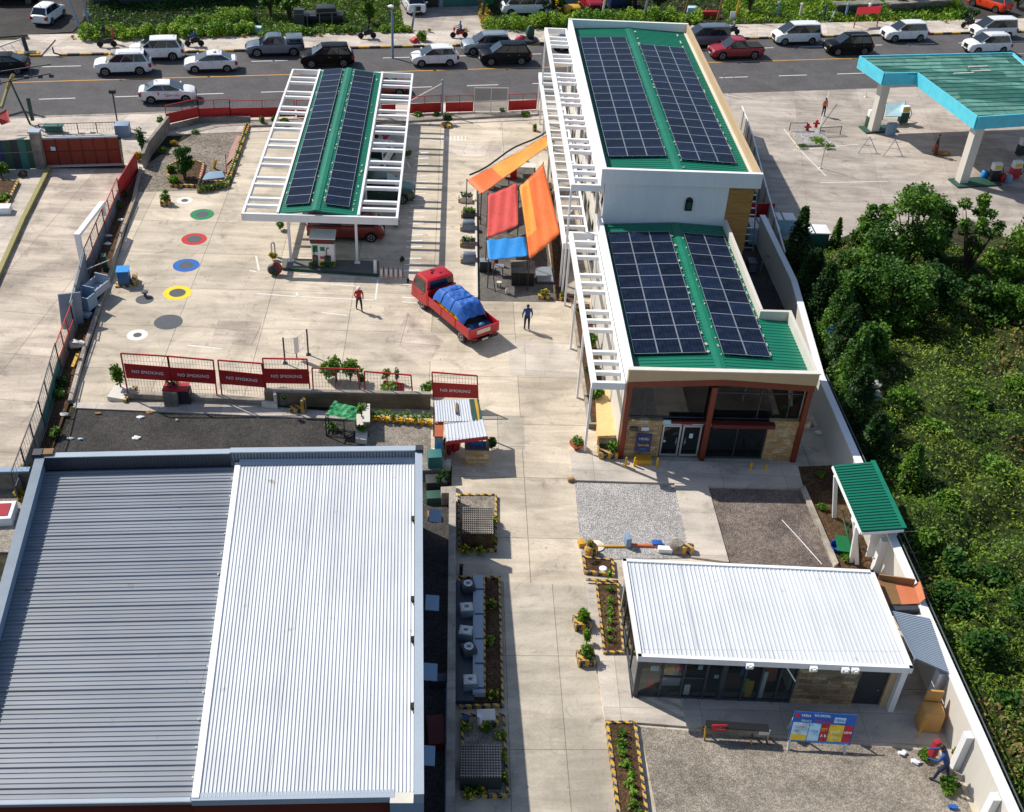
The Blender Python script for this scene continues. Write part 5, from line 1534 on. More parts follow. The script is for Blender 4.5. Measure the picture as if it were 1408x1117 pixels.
p=A(1284,214);person((p.x,p.y,.02),rad(-30),'person in long dark coat in the shade of the cyan canopy','cloth_black','maroon_dark','stand',skirt=True,height=1.95)
mb=MB();q=A(1296,213);mb.blob((q.x,q.y,.15),(.7,.4,.18),3);single(mb,'sack',M['cardboard'],'low brown sack on the ground under the cyan canopy','sack',smooth=60)
def motorbike(pos,rz,label,col,rider=None):
 t=thing('motorcycle',label,'motorcycle',pos,rz,'motorcycles along the road')
 for x in(-.62,.62):
  mb=MB();mb.lathe((x,-.05,.3),[(.2,0),(.29,.01),(.3,.05),(.29,.09),(.2,.1)],16,(0,1,0));build(mb,'wheel',M['rubber'],t,w=False,smooth=40)
 mb=MB();mb.hexa([(-.5,-.12,.4),(.35,-.12,.32),(.35,.12,.32),(-.5,.12,.4),(-.6,-.12,.78),(.3,-.1,.72),(.3,.1,.72),(-.6,.12,.78)]);build(mb,'frame',M[col],t,w=False,bev=.05)
 mb=MB();mb.hexa([(-.62,-.13,.78),(.1,-.12,.74),(.1,.12,.74),(-.62,.13,.78),(-.6,-.11,.86),(.08,-.1,.82),(.08,.1,.82),(-.6,.11,.86)]);build(mb,'seat',M['black'],t,w=False,bev=.03)
 mb=MB();mb.bar((.62,0,.3),(.42,0,1.0),.1,.08);mb.bar((.42,-.32,1.03),(.42,.32,1.03),.04);mb.box((.52,0,.8),(.14,.26,.24));build(mb,'handlebar',M[col],t,w=False)
 if rider:
  c=Vector(pos)+Vector((math.cos(rz)*-.2,math.sin(rz)*-.2,-.02))
  person(c,rz,rider[0],rider[1],rider[2],'sit',hat=None,lean=.1)
 return t
for px,py,dz,col,lb_,rd in((268,66,.14,'black','black motorcycle with rider parked by the white suv and hedge',('person in blue on a motorcycle by the bright hedge','cloth_blue','cloth_black')),(631,54,.14,'maroon','dark red motorcycle on the footpath behind the lamp post',('person in blue jacket on the red motorcycle by the lamp post','cloth_blue','cloth_navy')),(505,55,.14,'black','black motorcycle on the footpath behind the black suv',('person with dark jacket on a motorcycle behind the black suv','cloth_navy','cloth_black')),(148,67,.14,'charcoal','dark motorcycle beside the striped kerb at the left',None),(1330,40,.14,'black','black motorcycle beside the white minivan at the top right',('person in dark clothes on the motorcycle at the top right','cloth_black','cloth_navy')),(1005,50,.14,'charcoal','motorcycle on the far footpath above the red pickup',('person in grey on the motorcycle above the red pickup','cloth_grey','cloth_black'))):
 p=A(px,py);motorbike((p.x,p.y,dz),eL,lb_,col,rd)
p=A(157,62);person((p.x,p.y,.14),rad(200),'person in pink top beside the dark motorcycle','cloth_pink','cloth_pink','stand',height=1.8)
p=A(145,60);person((p.x,p.y,.14),rad(-20),'person in dark clothes beside the person in pink','cloth_navy','dark_green','stand')
p=A(122,36);person((p.x,p.y,.0),rad(-80),'person in pale blue standing at the end of the bright hedge','pale_blue','cloth_navy','stand')
p=A(516,206);motorbike((p.x,p.y,0),rad(80),'red motorcycle under the right ladder of the fuel canopy','maroon',('person in dark clothes on a motorcycle under the fuel canopy','cloth_black','cloth_black'))
p=A(530,206);motorbike((p.x,p.y,0),rad(85),'black motorcycle under the fuel canopy beside the red motorcycle','black',('person in pink on a motorcycle under the fuel canopy','cloth_pink','cloth_black'))
# BOUNDARY WALLS AND FENCES
def wall_run(label,pts,t,h,mat,cap=None,cat='wall',name='boundary_wall',capw=.1,z0=0.0):
 w=thing(name,label,cat,(pts[0][0],pts[0][1],z0))
 for a,b in zip(pts,pts[1:]):
  mb=MB();wallbox(mb,Vector((a[0],a[1],0)),Vector((b[0],b[1],0)),t,z0,z0+h);build(mb,'panel',M[mat],w)
  if cap:
   mb=MB();d=Vector((b[0]-a[0],b[1]-a[1],0)).normalized();n_=Vector((-d.y,d.x,0))
   wallbox(mb,Vector((a[0],a[1],0))-n_*capw/2,Vector((b[0],b[1],0))-n_*capw/2,t+capw,z0+h+.001,z0+h+.09);build(mb,'coping',M[cap],w)
 return w
wr_=wall_run('long white boundary wall between the yard and the green scrub',[(21.3,15),(21.25,38),(21.25,52),(22.25,62.8),(22.15,72)],.3,2.2,'offwhite','white_paint')
mb=MB()
for y in(24.5,27.3,30.5,33.5,38.5,42.0):mb.bx(20.65,y,0,20.95,y+.35,2.05)
build(mb,'buttress',M['white_paint'],wr_)
mb=MB();mb.tube((21.45,20,2.33),(21.4,52,2.33),.035);build(mb,'pipe',M['dark_steel'],wr_)
def bars_fence(name,label,p,q,h,lo=None,lomat='maroon',frame_m='maroon',nb=20,mid=1,z0=0.0,wire=None,cat='fence',group=None,r=.012):
 """framed fence section: solid sheet between heights lo[0] and lo[1], thin bars above."""
 p,q=Vector((p[0],p[1],z0)),Vector((q[0],q[1],z0));t=thing(name,label,cat,p,0,group)
 mb=MB();f=.06
 for k in range(mid+2):
  c=p.lerp(q,k/(mid+1));mb.bar(c,c+Z*h,f)
 build(mb,'post',M[frame_m],t)
 mb=MB();mb.bar(p+Z*(h-.03),q+Z*(h-.03),.05)
 if lo:mb.bar(p+Z*lo[1],q+Z*lo[1],.05);mb.bar(p+Z*lo[0],q+Z*lo[0],.05)
 build(mb,'rail',M[frame_m],t)
 b0=lo[1]if lo else .1
 mb=MB()
 for k in range(1,nb):
  c=p.lerp(q,k/nb);mb.tube(c+Z*b0,c+Z*(h-.05),r,n=4)
 if wire:
  for k in range(1,wire):mb.tube(p+Z*(b0+(h-b0)*k/wire),q+Z*(b0+(h-b0)*k/wire),r*.7,n=4)
 build(mb,'bars' if not wire else 'wire_mesh',M['mesh_wire'],t)
 if lo:
  mb=MB();mb.bar(p+Z*(lo[0]+lo[1])/2,q+Z*(lo[0]+lo[1])/2,.03,lo[1]-lo[0]);build(mb,'sheet',M[lomat],t)
 return t
 # red fence along the road
F1,F2,F3=A(231,178),A(275,168),A(318,166)
cw=thing('curved_wall','low grey curved concrete wall under the red road fence','wall',A(205,215))
pts=[A(197,232),A(203,216),A(214,202),A(231,180),A(275,169),A(318,167),A(345,167)]
for k,(a,b)in enumerate(zip(pts,pts[1:])):
 mb=MB();h=1.25 if k<3 else .5;wallbox(mb,b,a,.25,0,h);build(mb,'panel',M['wallgrey'],cw)
bars_fence('metal_fence','slanting red fence section with white bars at the left end beside the white sedan',F1,F2,1.6,(.05,.85),nb=22,z0=.45,group='red fence sections along the road')
text('installing',.42,M['white_line'],frame((F1+F2)/2+Vector((-.3,-.06,.95)),F2-F1,Z),None,'fence_lettering');
_o=bpy.data.objects['fence_lettering'];_f=[o for o in bpy.data.objects if o.name.startswith('metal_fence')and o.type=='EMPTY'][0];_o.data.transform(root_mat(_f).inverted());_o.parent=_f;_o.name='lettering'
bars_fence('metal_fence','red fence section right of the slanting one with thin bars above the sheet',F2,F3,1.6,(.05,.85),nb=20,z0=.3,group='red fence sections along the road')
bars_fence('metal_fence','red fence section left of the fuel canopy roof',F3,RD(-13.6,94.5),1.55,(.05,.85),nb=24,z0=.2,group='red fence sections along the road')
bars_fence('metal_fence','red fence section hidden behind the fuel canopy',RD(-13.4,94.5),RD(-5.2,94.5),1.55,(.05,.85),nb=36,mid=3,z0=.1,group='red fence sections along the road')
bars_fence('metal_fence','red fence section just right of the fuel canopy behind a leaning brace',A(562,158),A(606,156),1.55,(.05,.85),nb=20,z0=.1,group='red fence sections along the road')
bars_fence('metal_fence','red fence section left of the white barred gate',A(613,156),A(650,155),1.5,(.05,.85),nb=18,z0=.1,group='red fence sections along the road')
bars_fence('barred_gate','tall pale gate of vertical bars in the road fence',A(652,155),A(697,155),2.2,None,frame_m='offwhite',nb=44,mid=1,z0=.05,cat='gate',r=.018)
bars_fence('metal_fence','last red fence section beside the low white trellis',A(699,154),A(737,152),1.5,(.05,.85),nb=16,z0=.1,group='red fence sections along the road')
ps=A(608,158);mb=MB();mb.tube(ps,ps+Z*3.0,.09,.08);mb.blob(ps+Z*3.05,(.13,.13,.13),1,8,0)
sp_=thing('brace_post','grey post with yellow top and a leaning white brace','post',ps);build(mb,'post',M['grey_steel'],sp_)
mb=MB();mb.tube(ps+Z*2.8,A(562,140,.4),.05);build(mb,'brace',M['offwhite'],sp_)
mb=MB();mb.prism([A(345,170),A(555,164),A(740,156),A(740,160),A(555,170),A(345,176)],0,.22)
single(mb,'fence_kerb',M['kerbgrey'],'low concrete kerb with plants under the red road fence','kerb')
# NO SMOKING fence
NY=51.4
def nosmoke(label,fr,red,txt,base):
 tl,tr,br,bl=[AY(*p,NY)for p in fr]
 t=thing('sign_fence',label,'fence sign',(tl.x,NY,0),0,'red framed panels of the front fence')
 mb=MB()
 for a,b in((tl,bl),(tr,br)):
  mb.bar((b.x,NY,base),(a.x,NY,a.z),.07)
 mb.bar((tl.x,NY,tl.z),(tr.x,NY,tr.z),.07)
 if not red or len(fr)>4:mb.bar((tl.x*.5+tr.x*.5,NY,base),(tl.x*.5+tr.x*.5,NY,(tl.z+tr.z)/2),.05)
 build(mb,'frame',M['maroon'],t)
 mb=MB()
 n_=15
 for k in range(1,n_):
  c=k/n_;mb.tube((bl.x+(br.x-bl.x)*c,NY+.01,base+.1),(tl.x+(tr.x-tl.x)*c,NY+.01,tl.z+(tr.z-tl.z)*c),.008,n=4)
 for k in range(1,6):
  c=k/6;mb.tube((bl.x+(tl.x-bl.x)*c,NY+.014,base+(tl.z-base)*c),(br.x+(tr.x-br.x)*c,NY+.014,base+(tr.z-base)*c),.008,n=4)
 build(mb,'wire_mesh',M['mesh_wire'],t)
 if red:
  q=[AY(*p,NY-.05)for p in red]
  mb=MB();mb.add([v+Vector((0,.02,0))for v in q]+[v-Vector((0,.01,0))for v in q],[(0,1,2,3),(7,6,5,4),(0,4,5,1),(1,5,6,2),(2,6,7,3),(3,7,4,0)])
  build(mb,'sign_panel',M['maroon'],t)
  c=sum(q,Vector())/4
  text(txt,.27,M['white_sign'],frame(c-Vector((0,.025,0)),q[1]-q[0],Z),t,'lettering',ext=.012)
 return t
nosmoke('leftmost red NO SMOKING panel beside the small leafy tree',[(166,486),(230,490),(238,541),(176,541)],[(170,500),(233,505),(235,524),(174,520)],'NO SMOKING',.35)
nosmoke('second red NO SMOKING panel behind the square red topped planter',[(231,490),(293,495.5),(299,549),(239,545)],[(233.5,505.5),(296,509),(297.6,528),(236,524)],'NO SMOKING',.35)
nosmoke('third red NO SMOKING panel with a cut out scrap of wire above',[(299.6,495.5),(359.7,500),(367,553),(306,549)],[(301.5,509),(361,515),(363.6,533),(304,528)],'NO SMOKING',.35)
nosmoke('fourth red NO SMOKING panel above the retaining wall',[(361,493),(422,494),(427,545),(367,545)],[(362,507),(423.5,508),(426,528),(364,527)],'NO SMOKING',.6)
nosmoke('open red frame with wide green bushes behind it',[(429,506),(492,508),(495,540),(431,540)],None,'',.9)
nosmoke('open red frame with mixed plants and a dark red panel behind it',[(501,511),(565,516),(567,548),(502,545)],None,'',.9)
nosmoke('rightmost red NO SMOKING panel above the small zinc roofed stall',[(594,512),(656,517),(657,558),(596,556)],[(595,526),(656.6,529.5),(656.6,548),(595.7,546)],'NO SMOKING',.5)
a,b=AY(362,548,51.2),AY(592,556,51.2)
wall_run('grey stained retaining wall under the open red frames',[(AY(592,556,51.1).x,51.0),(AY(364,545,51.1).x,51.0)],-.35,.95,'wall_tan','kerbgrey',name='retaining_wall')
mb=MB();mb.prism([A(172,545),A(300,550),A(365,556),A(364,560),A(299,556),A(172,550)],.1,.42)
single(mb,'fence_kerb',M['kerbgrey'],'low concrete kerb under the left red sign panels','kerb')
wall_run('short concrete wall end beside the small gravel court',[(A(508,600).x,A(508,600).y),(A(508,575).x,A(508,575).y)],.3,.9,'wallgrey','offwhite',name='low_wall')
# net posts in the yard
nt_=thing('net_posts','two dark posts with a sagging white net in the yard','net',A(405,490))
pa,pb,pm_=A(392,500),A(424,488),A(408,492)
mb=MB()
for p in(pa,pb):mb.tube(p,p+Z*1.8,.05);mb.box(p,(.25,.25,.05))
mb.tube(pm_,pm_+Z*1.2,.035)
build(mb,'post',M['charcoal'],nt_)
mb=MB()
for k in range(9):
 for s_ in(0,1):
  u0,u1=k/9,(k+1)/9
  f=lambda u,s:pa.lerp(pb,u)+Z*((1.75 if s else .9)-(.25 if s else .5)*math.sin(u*math.pi))
  mb.tube(f(u0,s_),f(u1,s_),.012,n=4)
 mb.tube(f(u0,0),f(u0,1),.008,n=4)
mb.slab([f(.42,0),f(.42,1),f(.62,1),f(.62,0)],.01)
build(mb,'net',M['white_paint'],nt_)
# fence between the lane and the yard
FP=[A(190,236),A(166,276),A(146,322),A(122,378),A(104,455),A(84,510),A(62,590),A(26,690)]
sec=[('red metal fence sheet nearest the rust red gate','maroon',1.5,1.35,'maroon'),('grey fence panel with red wire frame below the red sheet','zinc_dark',.9,1.8,'maroon'),('grey fence panel with rusty red rails beside the white gate arch','zinc_dark',.9,1.9,'rust_red'),('tall grey steel fence panel behind the old sinks','grey_steel',1.7,2.0,'grey_steel'),('red wired fence section below the old sinks','wallgrey',.8,1.8,'maroon'),('fence section with thin dark posts over a grey green wall','teal_paint',.9,1.9,'dark_steel'),('lowest fence section of the lane with wire over grey wall','wallgrey',.9,1.9,'dark_steel')]
for(a,b),(lb_,lm,l1,h,fm)in zip(zip(FP,FP[1:]),sec):
 bars_fence('lane_fence',lb_,b,a,h,(.02,l1),lm,fm,nb=16,mid=2,wire=4,group='fence sections between lane and yard',r=.009)
ga=thing('gate_arch','white welded gate arch standing beside the lane fence','gate',A(118,372))
mb=MB();z1,z2=2.9,2.9
q0,q1=A(116,372),A(148,318)
t0,t1=q0+Z*2.7,q1+Z*2.3
d=(q1-q0).normalized()
for a,b in((q0,t0),(t0-Z*.12+d*.0,t1-Z*.12)):mb.bar(a,b,.34,.2)
mb.bar(t0+d*.5-Z*.2,q0+d*.25+Z*1.3,.1,.1);mb.bar(t1-Z*.2,q1+Z*1.2,.2,.16)
build(mb,'frame',M['white_paint'],ga)
# kerb, soil and junk strip
KP=[A(196,234),A(186,280),A(172,318),A(155,380),A(141,420),A(119,485),A(100,556)]
for k,(m_,lb_)in enumerate((('hazard_worn','worn yellow and black kerb at the top of the lane strip'),('hazard_worn','worn yellow kerb beside the soil strip of the lane'),('kerbgrey','plain grey kerb bending round the old sinks'))):
 mb=MB();ps_=KP[2*k:2*k+3]
 for a,b in zip(ps_,ps_[1:]):wallbox(mb,b,a,.22,0,.28)
 single(mb,'yard_kerb',M[m_],lb_,'kerb')
mb=MB();mb.prism([A(186,236)]+[k+Vector((-.2,0,0))for k in KP]+[A(70,625),A(30,690)]+[p+Vector((.1,0,0))for p in reversed(FP[:-1])],-.1,.06)
struct(mb,'soil_ground',M['soil'])
mb=MB();a,b,c=A(71,234),A(35,306),A(-12,412)
for p,q in((a,b),(b,c)):wallbox(mb,q,p,.3,0,.3)
single(mb,'lane_kerb',pm('olive','#8d8550',.7),'olive yellow kerb along the far side of the lane','kerb')
# junk
def sink(px,py,z0,s,label,col='bluegrey'):
 q=A(px,py);t=thing('steel_sink',label,'sink',q)
 mb=MB();w,d_,h=s
 c=Matrix.Translation((q.x,q.y,z0))@Matrix.Rotation(-.35,4,'Z')
 def P_(x,y,z):return c@Vector((x,y,z))
 for bx_ in((-w/2,-d_/2,0,w/2,d_/2,.08),(-w/2,-d_/2,.08,-w/2+.07,d_/2,h),(w/2-.07,-d_/2,.08,w/2,d_/2,h),(-w/2+.07,-d_/2,.08,w/2-.07,-d_/2+.07,h),(-w/2+.07,d_/2-.07,.08,w/2-.07,d_/2,h+.3)):
  x0,y0,a0,x1,y1,a1=bx_
  mb.hexa([P_(x0,y0,a0),P_(x1,y0,a0),P_(x1,y1,a0),P_(x0,y1,a0),P_(x0,y0,a1),P_(x1,y0,a1),P_(x1,y1,a1),P_(x0,y1,a1)])
 build(mb,'basin',M[col],t)
 mb=MB()
 for sx in(-1,1):
  for sy in(-1,1):mb.tube(P_(sx*(w/2-.06),sy*(d_/2-.06),-z0),P_(sx*(w/2-.06),sy*(d_/2-.06),0),.03)
 build(mb,'leg',M['grey_steel'],t)
 return t
sink(134,410,.55,(1.1,1.6,.5),'wide grey sink with high back beside the grey kerb','zinc')
sink(121,428,.35,(1.0,.9,.9),'tall pale grey cabinet sink standing next to the wide sink','bluegrey')
mb=MB();q=A(116,436);mb.box(q+Z*.06,(.9,.5,.25),-.3);single(mb,'metal_box',M['zinc'],'small grey blue box at the foot of the cabinet sink','box',bev=.03)
mb=MB();q=A(100,448);mb.bar(q,q+Z*2.0+Vector((.0,.5,0)),1.3,.16,up=(.5,-1,0));single(mb,'door_leaf',M['grey_steel'],'grey steel door leaf leaning on the lane fence','door',bev=.02)
mb=MB();mb.tube(A(120,370,1.2),A(150,358,1.0),.035);single(mb,'pipe',M['offwhite'],'pale pipe lying across the old sinks','pipe')
mb=MB();q=A(138,385)
for k in range(5):mb.bar(A(124+k*4,372-k,.1),A(118+k*5,350+k,1.0),.03)
single(mb,'wire_rack',M['mesh_wire'],'bent wire rack behind the old sinks','rack')
mb=MB();q=A(146,372);mb.box((q.x,q.y,.05),(.3,.5,1.1),.2);single(mb,'green_post',M['dark_green'],'short dark green board beside the wide sink','board')
mb=MB();q=A(106,478);mb.blob((q.x,q.y,.22),(.5,.4,.25),3,12,.7);single(mb,'scrap_heap',M['cream'],'small heap of pale scrap below the old sinks','scrap')
for px,py,lb_ in((166,304,'crumpled white paper upper in the soil strip'),(150,326,'white scrap in the soil strip by the kerb'),(148,337,'torn white bag in the soil strip'),(88,832-260,'small white scrap low in the soil strip')):
 q=A(px,py);mb=MB();mb.blob((q.x,q.y,.1),(.25,.15,.07),px,8,.8);single(mb,'paper_scrap',M['white_paint'],lb_,'litter')
bb=thing('blue_bin','square blue bin standing on a yellow and black base','bin',A(173,392),.15)
q=A(172,390);mb=MB();mb.box((q.x,q.y,.12),(.75,.8,.9),.15,.92);build(mb,'box',M['blue_box'],bb,bev=.03)
mb=MB();mb.box((q.x,q.y,1.022),(.8,.85,.06),.15);build(mb,'lid',M['sky_tarp'],bb)
mb=MB();mb.box((q.x,q.y,0),(1.1,1.0,.118),.15);mb.box((q.x+.6,q.y+.15,.0),(.3,.8,.4),.15);build(mb,'base',M['hazard'],bb)
# left gate
pg=A(58,231);
gp=thing('gate_pillar','tall grey concrete pillar beside the rust red gate','pillar',pg)
mb=MB();mb.box(pg,(.7,.6,2.9));build(mb,'shaft',M['wallgrey'],gp);mb=MB();mb.box(pg+Z*2.901,(.85,.75,.12));build(mb,'cap',M['zinc'],gp)
g0,g1=A(66,229),A(168,226)
gt=thing('sheet_gate','rust red sheet metal sliding gate beside the grey pillar','gate',g0)
mb=MB();mb.bar(g0+Z*1.15,g1+Z*1.15,.05,2.1);build(mb,'sheet',M['rust_red'],gt)
mb=MB()
for k in range(7):c=g0 .lerp(g1,k/6);c=c-Vector((0,.05,0));mb.bar(c+Z*.05,c+Z*2.25,.06)
mb.bar(g0+Vector((0,-.05,1.2)),g1+Vector((0,-.05,1.2)),.05)
build(mb,'stiffener',M['maroon_dark'],gt)
mb=MB();mb.bar(g0+Z*2.26,g1+Z*2.26,.14,.12);build(mb,'top_rail',M['zinc'],gt)
mb=MB();c=g0 .lerp(g1,.12)-Vector((0,.05,0));mb.box(c+Z*1.3-Vector((0,.02,0)),(.35,.03,.3));build(mb,'notice',M['pale_blue'],gt)
mb=MB();mb.bar(g0+Vector((0,-.1,.06)),g1+Vector((0,-.1,.06)),.3,.1);single(mb,'gate_track',M['offwhite'],'pale concrete track under the rust red gate','kerb')
mb=MB();q=A(160,224);mb.box((q.x,q.y-.15,1.2),(.9,.1,.65));single(mb,'sign_board',M['wallgrey'],'small grey board hung on the end of the rust red gate','sign')
h0,h1=A(-40,236),A(52,232)
gg=thing('sheet_fence','patchwork green and blue sheet fence left of the grey pillar','fence',h0)
cols=('teal_paint','dark_green','dark_steel','teal_paint','navy','dark_green','charcoal','teal_paint','dark_green')
for k in range(9):
 a,b=h0 .lerp(h1,k/9),h0 .lerp(h1,(k+.98)/9)
 mb=MB();mb.bar(a+Z*1.2,b+Z*1.2,.05,2.35+rnd.uniform(-.1,.1));build(mb,'sheet',M[cols[k]],gg)
mb=MB();mb.bar(h0+Vector((0,-.06,1.4)),h1+Vector((0,-.06,1.4)),.06);build(mb,'rail',M['mesh_wire'],gg)
mb=MB();q=A(24,230);mb.bar(q,A(17,196,1.9),.22,.2);single(mb,'leaning_post',M['wallgrey'],'leaning tapered grey post before the patchwork fence','post')
# things behind the gate, on the pavement
bars_fence('low_railing','thin wire railing behind the rust red gate',A(56,186),A(160,183),.9,None,frame_m='brown_wood',nb=24,mid=3,wire=3,z0=.05,r=.008)
mb=MB();q=A(170,186);mb.box(q,(1.1,1.0,1.0),.1);single(mb,'concrete_block',M['bluegrey'],'grey concrete block with sloped top behind the red gate','block',bev=.04)
mb=MB();q=A(75,182);mb.box(q,(1.3,.4,.5));mb.box(q+Z*.5,(1.5,.6,.1));single(mb,'bench',M['teal_paint'],'green bench behind the rust red gate','bench')
lp1=thing('traffic_post','thin dark pole with a small box lamp behind the concrete block','lamp post',A(162,172))
q=A(162,172);mb=MB();mb.tube(q,q+Z*2.7,.06);build(mb,'pole',M['charcoal'],lp1);mb=MB();mb.box(q+Z*2.7,(.5,.3,.28));build(mb,'lamp',M['charcoal'],lp1)
up_=thing('utility_pole','dark green pole with crossed arms and fittings at the left edge','utility pole',A(42,172))
q=A(42,172);mb=MB();mb.tube(q,q+Z*3.8+Vector((-.9,0,0)),.09,.07);build(mb,'pole',M['dark_green'],up_)
mb=MB();w_=q+Z*3.5+Vector((-.85,0,0));mb.bar(w_+Vector((-2.2,-.6,-.2)),w_+Vector((3.0,.8,.6)),.09);mb.bar(w_+Vector((-.6,0,.9)),w_+Vector((3.1,.9,1.3)),.07);mb.bar(w_+Vector((-.8,0,-.2)),w_+Vector((-.9,.2,2.2)),.06)
for k in(1.2,2.2,3.0):mb.box(w_+Vector((k,k*.28,.25)),(.35,.2,.25),.2)
mb.bar(w_+Vector((1.6,.4,.3)),w_+Vector((1.6,.4,1.1)),.05)
build(mb,'cross_arm',M['dark_steel'],up_)
mb=MB();mb.box(q+Z*.4+Vector((.25,0,0)),(.25,.2,1.9));build(mb,'box',M['dark_green'],up_)
mb=MB();mb.path([A(2,148,.6),A(10,122,1.6),A(18,103,3.0)],.16);single(mb,'mossy_trunk',M['olive'],'mossy leaning tree trunk at the left edge by the road','trunk')
mb=MB();mb.slab([A(-8,160,1.6),A(10,150,1.9),A(14,168,1.2),A(2,172,1.0)],.04);single(mb,'red_cloth',M['red_tarp'],'red cloth hanging at the left edge by the road','cloth')
# tilting barrier in front of the dark lot
br_=thing('tilt_barrier','pale slanting barrier with dark end post by the lot entrance','barrier',A(30,72))
e0,e1=A(38,73),A(-30,76)
mb=MB();mb.bar(e0+Z*.0,A(31,51,1.3),.35,.25);build(mb,'end_post',M['dark_steel'],br_)
mb=MB();mb.bar(A(29,54,1.25),A(-40,78,1.25),.12,.1);mb.bar(e0+Vector((-.6,0,.2)),e1+Z*.2,.06)
for k in range(5):mb.bar(A(26,55,1.2).lerp(A(-40,78,1.2),k/5),e0 .lerp(e1,k/5+.02)+Z*.2,.035)
build(mb,'rail',M['offwhite'],br_)
mb=MB();mb.prism([A(-20,79),A(55,77),A(55,73),A(-20,75)],.1,.24);single(mb,'traffic_island',M['kerb_road'],'striped kerb strip under the slanting barrier','kerb')
mb=MB();mb.path([A(72,65,.8),A(74,73,.3),A(84,76,.17)],.07);single(mb,'bent_bar',M['black'],'bent black bar at the start of the striped kerb','bar')
for px,py,ptop,lb_,dx,m_ in((111,43,2.8,'bluish pole leaning at the edge of the dark lot',-1.2,'bluegrey'),(124,40,2.4,'grey plank post leaning beside the bright hedge',-.5,'grey_steel')):
 q=A(px,py);mb=MB();mb.tube(q,q+Vector((dx,.3,ptop*2)),.14,.1);single(mb,'leaning_pole',M[m_],lb_,'pole')
for px,py,h,lb_,m_,nm_ in((540,80,4.85,'white lamp post in the middle of the kerb lane','offwhite',1),):
 q=A(px,py);t=thing('lamp_post',lb_,'lamp post',q)
 mb=MB();mb.tube(q,q+Z*h*.78,.13,.11);mb.tube(q+Z*h*.78,q+Z*h,.09,.07);build(mb,'pole',M['bluegrey'],t)
 mb=MB();mb.lathe(q+Z*h+Vector((-.1,0,0)),[(.1,-.02),(.26,.0),(.26,.12),(.12,.2)],14);mb.bar(q+Z*(h-.05),q+Z*h+Vector((-.5,0,.08)),.09);build(mb,'lamp',M['white_paint'],t)
for px,py,h,lb_,m_ in((566,42,2.5,'short grey post by the garage drive','grey_steel'),(662,31,3.4,'dark pole at the left end of the long hedge','charcoal'),(826,32,4.2,'leaning pale trunk-like pole behind the building','offwhite'),(884,30,3.8,'thin pale pole behind the middle of the green roof','grey_steel'),(985,32,3.4,'brown pole with yellow band above the blue minivan','brown_wood'),(1010,28,4.2,'yellow banded pole above the red pickup','mustard'),(940,28,4.0,'brown pole above the corner of the green roof','brown_wood')):
 q=A(px,py);mb=MB();mb.tube(q,q+Vector((.4,.2,h)),.13,.1);single(mb,'roadside_pole',M[m_],lb_,'pole')
 # CIRCLES ON THE YARD
for px,py,r,rk,col,ccol,lb_ in((278,295,.84,.46,'ring_green','ring_grey','green painted ring with grey centre on the concrete yard'),(267,329,.86,.52,'ring_red','ring_grey','red painted ring with grey centre on the concrete yard'),(256,365,.87,.46,'ring_blue','ring_grey','blue painted ring with grey centre on the concrete yard'),(244,403,.88,.52,'ring_yellow','ring_grey','yellow painted ring with grey centre on the concrete yard'),(231.5,443,.86,.62,'ring_grey','ring_grey','large plain dark grey painted disc on the concrete yard'),(189,461,.62,.25,'white_line','ring_grey','white painted ring beside the dark grey disc'),(199,412,.56,.5,'ring_grey','ring_grey','small dark grey disc with a bump left of the yellow ring'),(254,276,.58,.25,'white_line','ring_grey','white painted ring farthest back beside the potted shrub')):
 q=A(px,py);t=thing('painted_circle',lb_,'ground marking',(q.x,q.y,0),0,'painted circles on the yard')
 mb=MB();mb.lathe((q.x,q.y,.002),[(r,0),(r,.006)],40);build(mb,'ring',M[col],t)
 mb=MB();mb.lathe((q.x,q.y,.0085),[(rk,0),(rk,.004)],32);build(mb,'disc',M[ccol],t)
q=A(200,408);mb=MB();mb.lathe((q.x,q.y,.013),[(.1,0),(.1,.2),(.22,.3),(.2,.38),(.05,.4)],10);single(mb,'stub_pipe',M['ring_grey'],'small grey pipe stub standing on the dark disc','pipe')
# FUEL ISLAND
isl=thing('fuel_island','dark grey raised fuel island under the canopy front','kerb',A(450,370))
mb=MB();mb.prism([A(388,358),A(521,362),A(521,380),A(388,371)],0,.16);build(mb,'slab',pm('island_top','#63615d',.8),isl)
mb=MB();a,b=A(388,372),A(521,381);wallbox(mb,a,b,.06,.0,.2);build(mb,'edge',M['dark_green'],isl)
q=A(446,366);dp=thing('fuel_dispenser','big white fuel dispenser with green hoses and flowers','fuel pump',(q.x,q.y,.161))
mb=MB();mb.box((q.x,q.y,.161),(1.5,.75,1.75));body_=build(mb,'cabinet',M['pump_white'],dp,bev=.03)
mb=MB();mb.box((q.x,q.y,1.912),(1.6,.9,.4));build(mb,'display_head',M['charcoal'],dp)
mb=MB();mb.box((q.x,q.y-.47,1.98),(1.25,.03,.24));build(mb,'screen',M['maroon_dark'],dp)
mb=MB();mb.slab([(q.x-.85,q.y-.5,2.33),(q.x+.85,q.y-.5,2.33),(q.x+.85,q.y+.55,2.5),(q.x-.85,q.y+.55,2.5)],.08);build(mb,'top',M['cream'],dp)
for k,(dx,w_,col)in enumerate(((-.52,.34,'dark_green'),(.3,.42,'dark_green'))):
 mb=MB();mb.box((q.x+dx,q.y-.4,.17),(w_,.06,.85));hb=build(mb,'nozzle_bay',M[col],dp)
 mb=MB();mb.path([(q.x+dx,q.y-.45,.9),(q.x+dx-.08,q.y-.5,1.3),(q.x+dx,q.y-.45,1.62),(q.x+dx+.12,q.y-.45,1.6)],.03);build(mb,'hose',M['black'],dp)
 mb=MB();mb.box((q.x+dx,q.y-.46,.75),(.1,.1,.24));build(mb,'nozzle',M['poster_red' if k==0 else 'black'],dp)
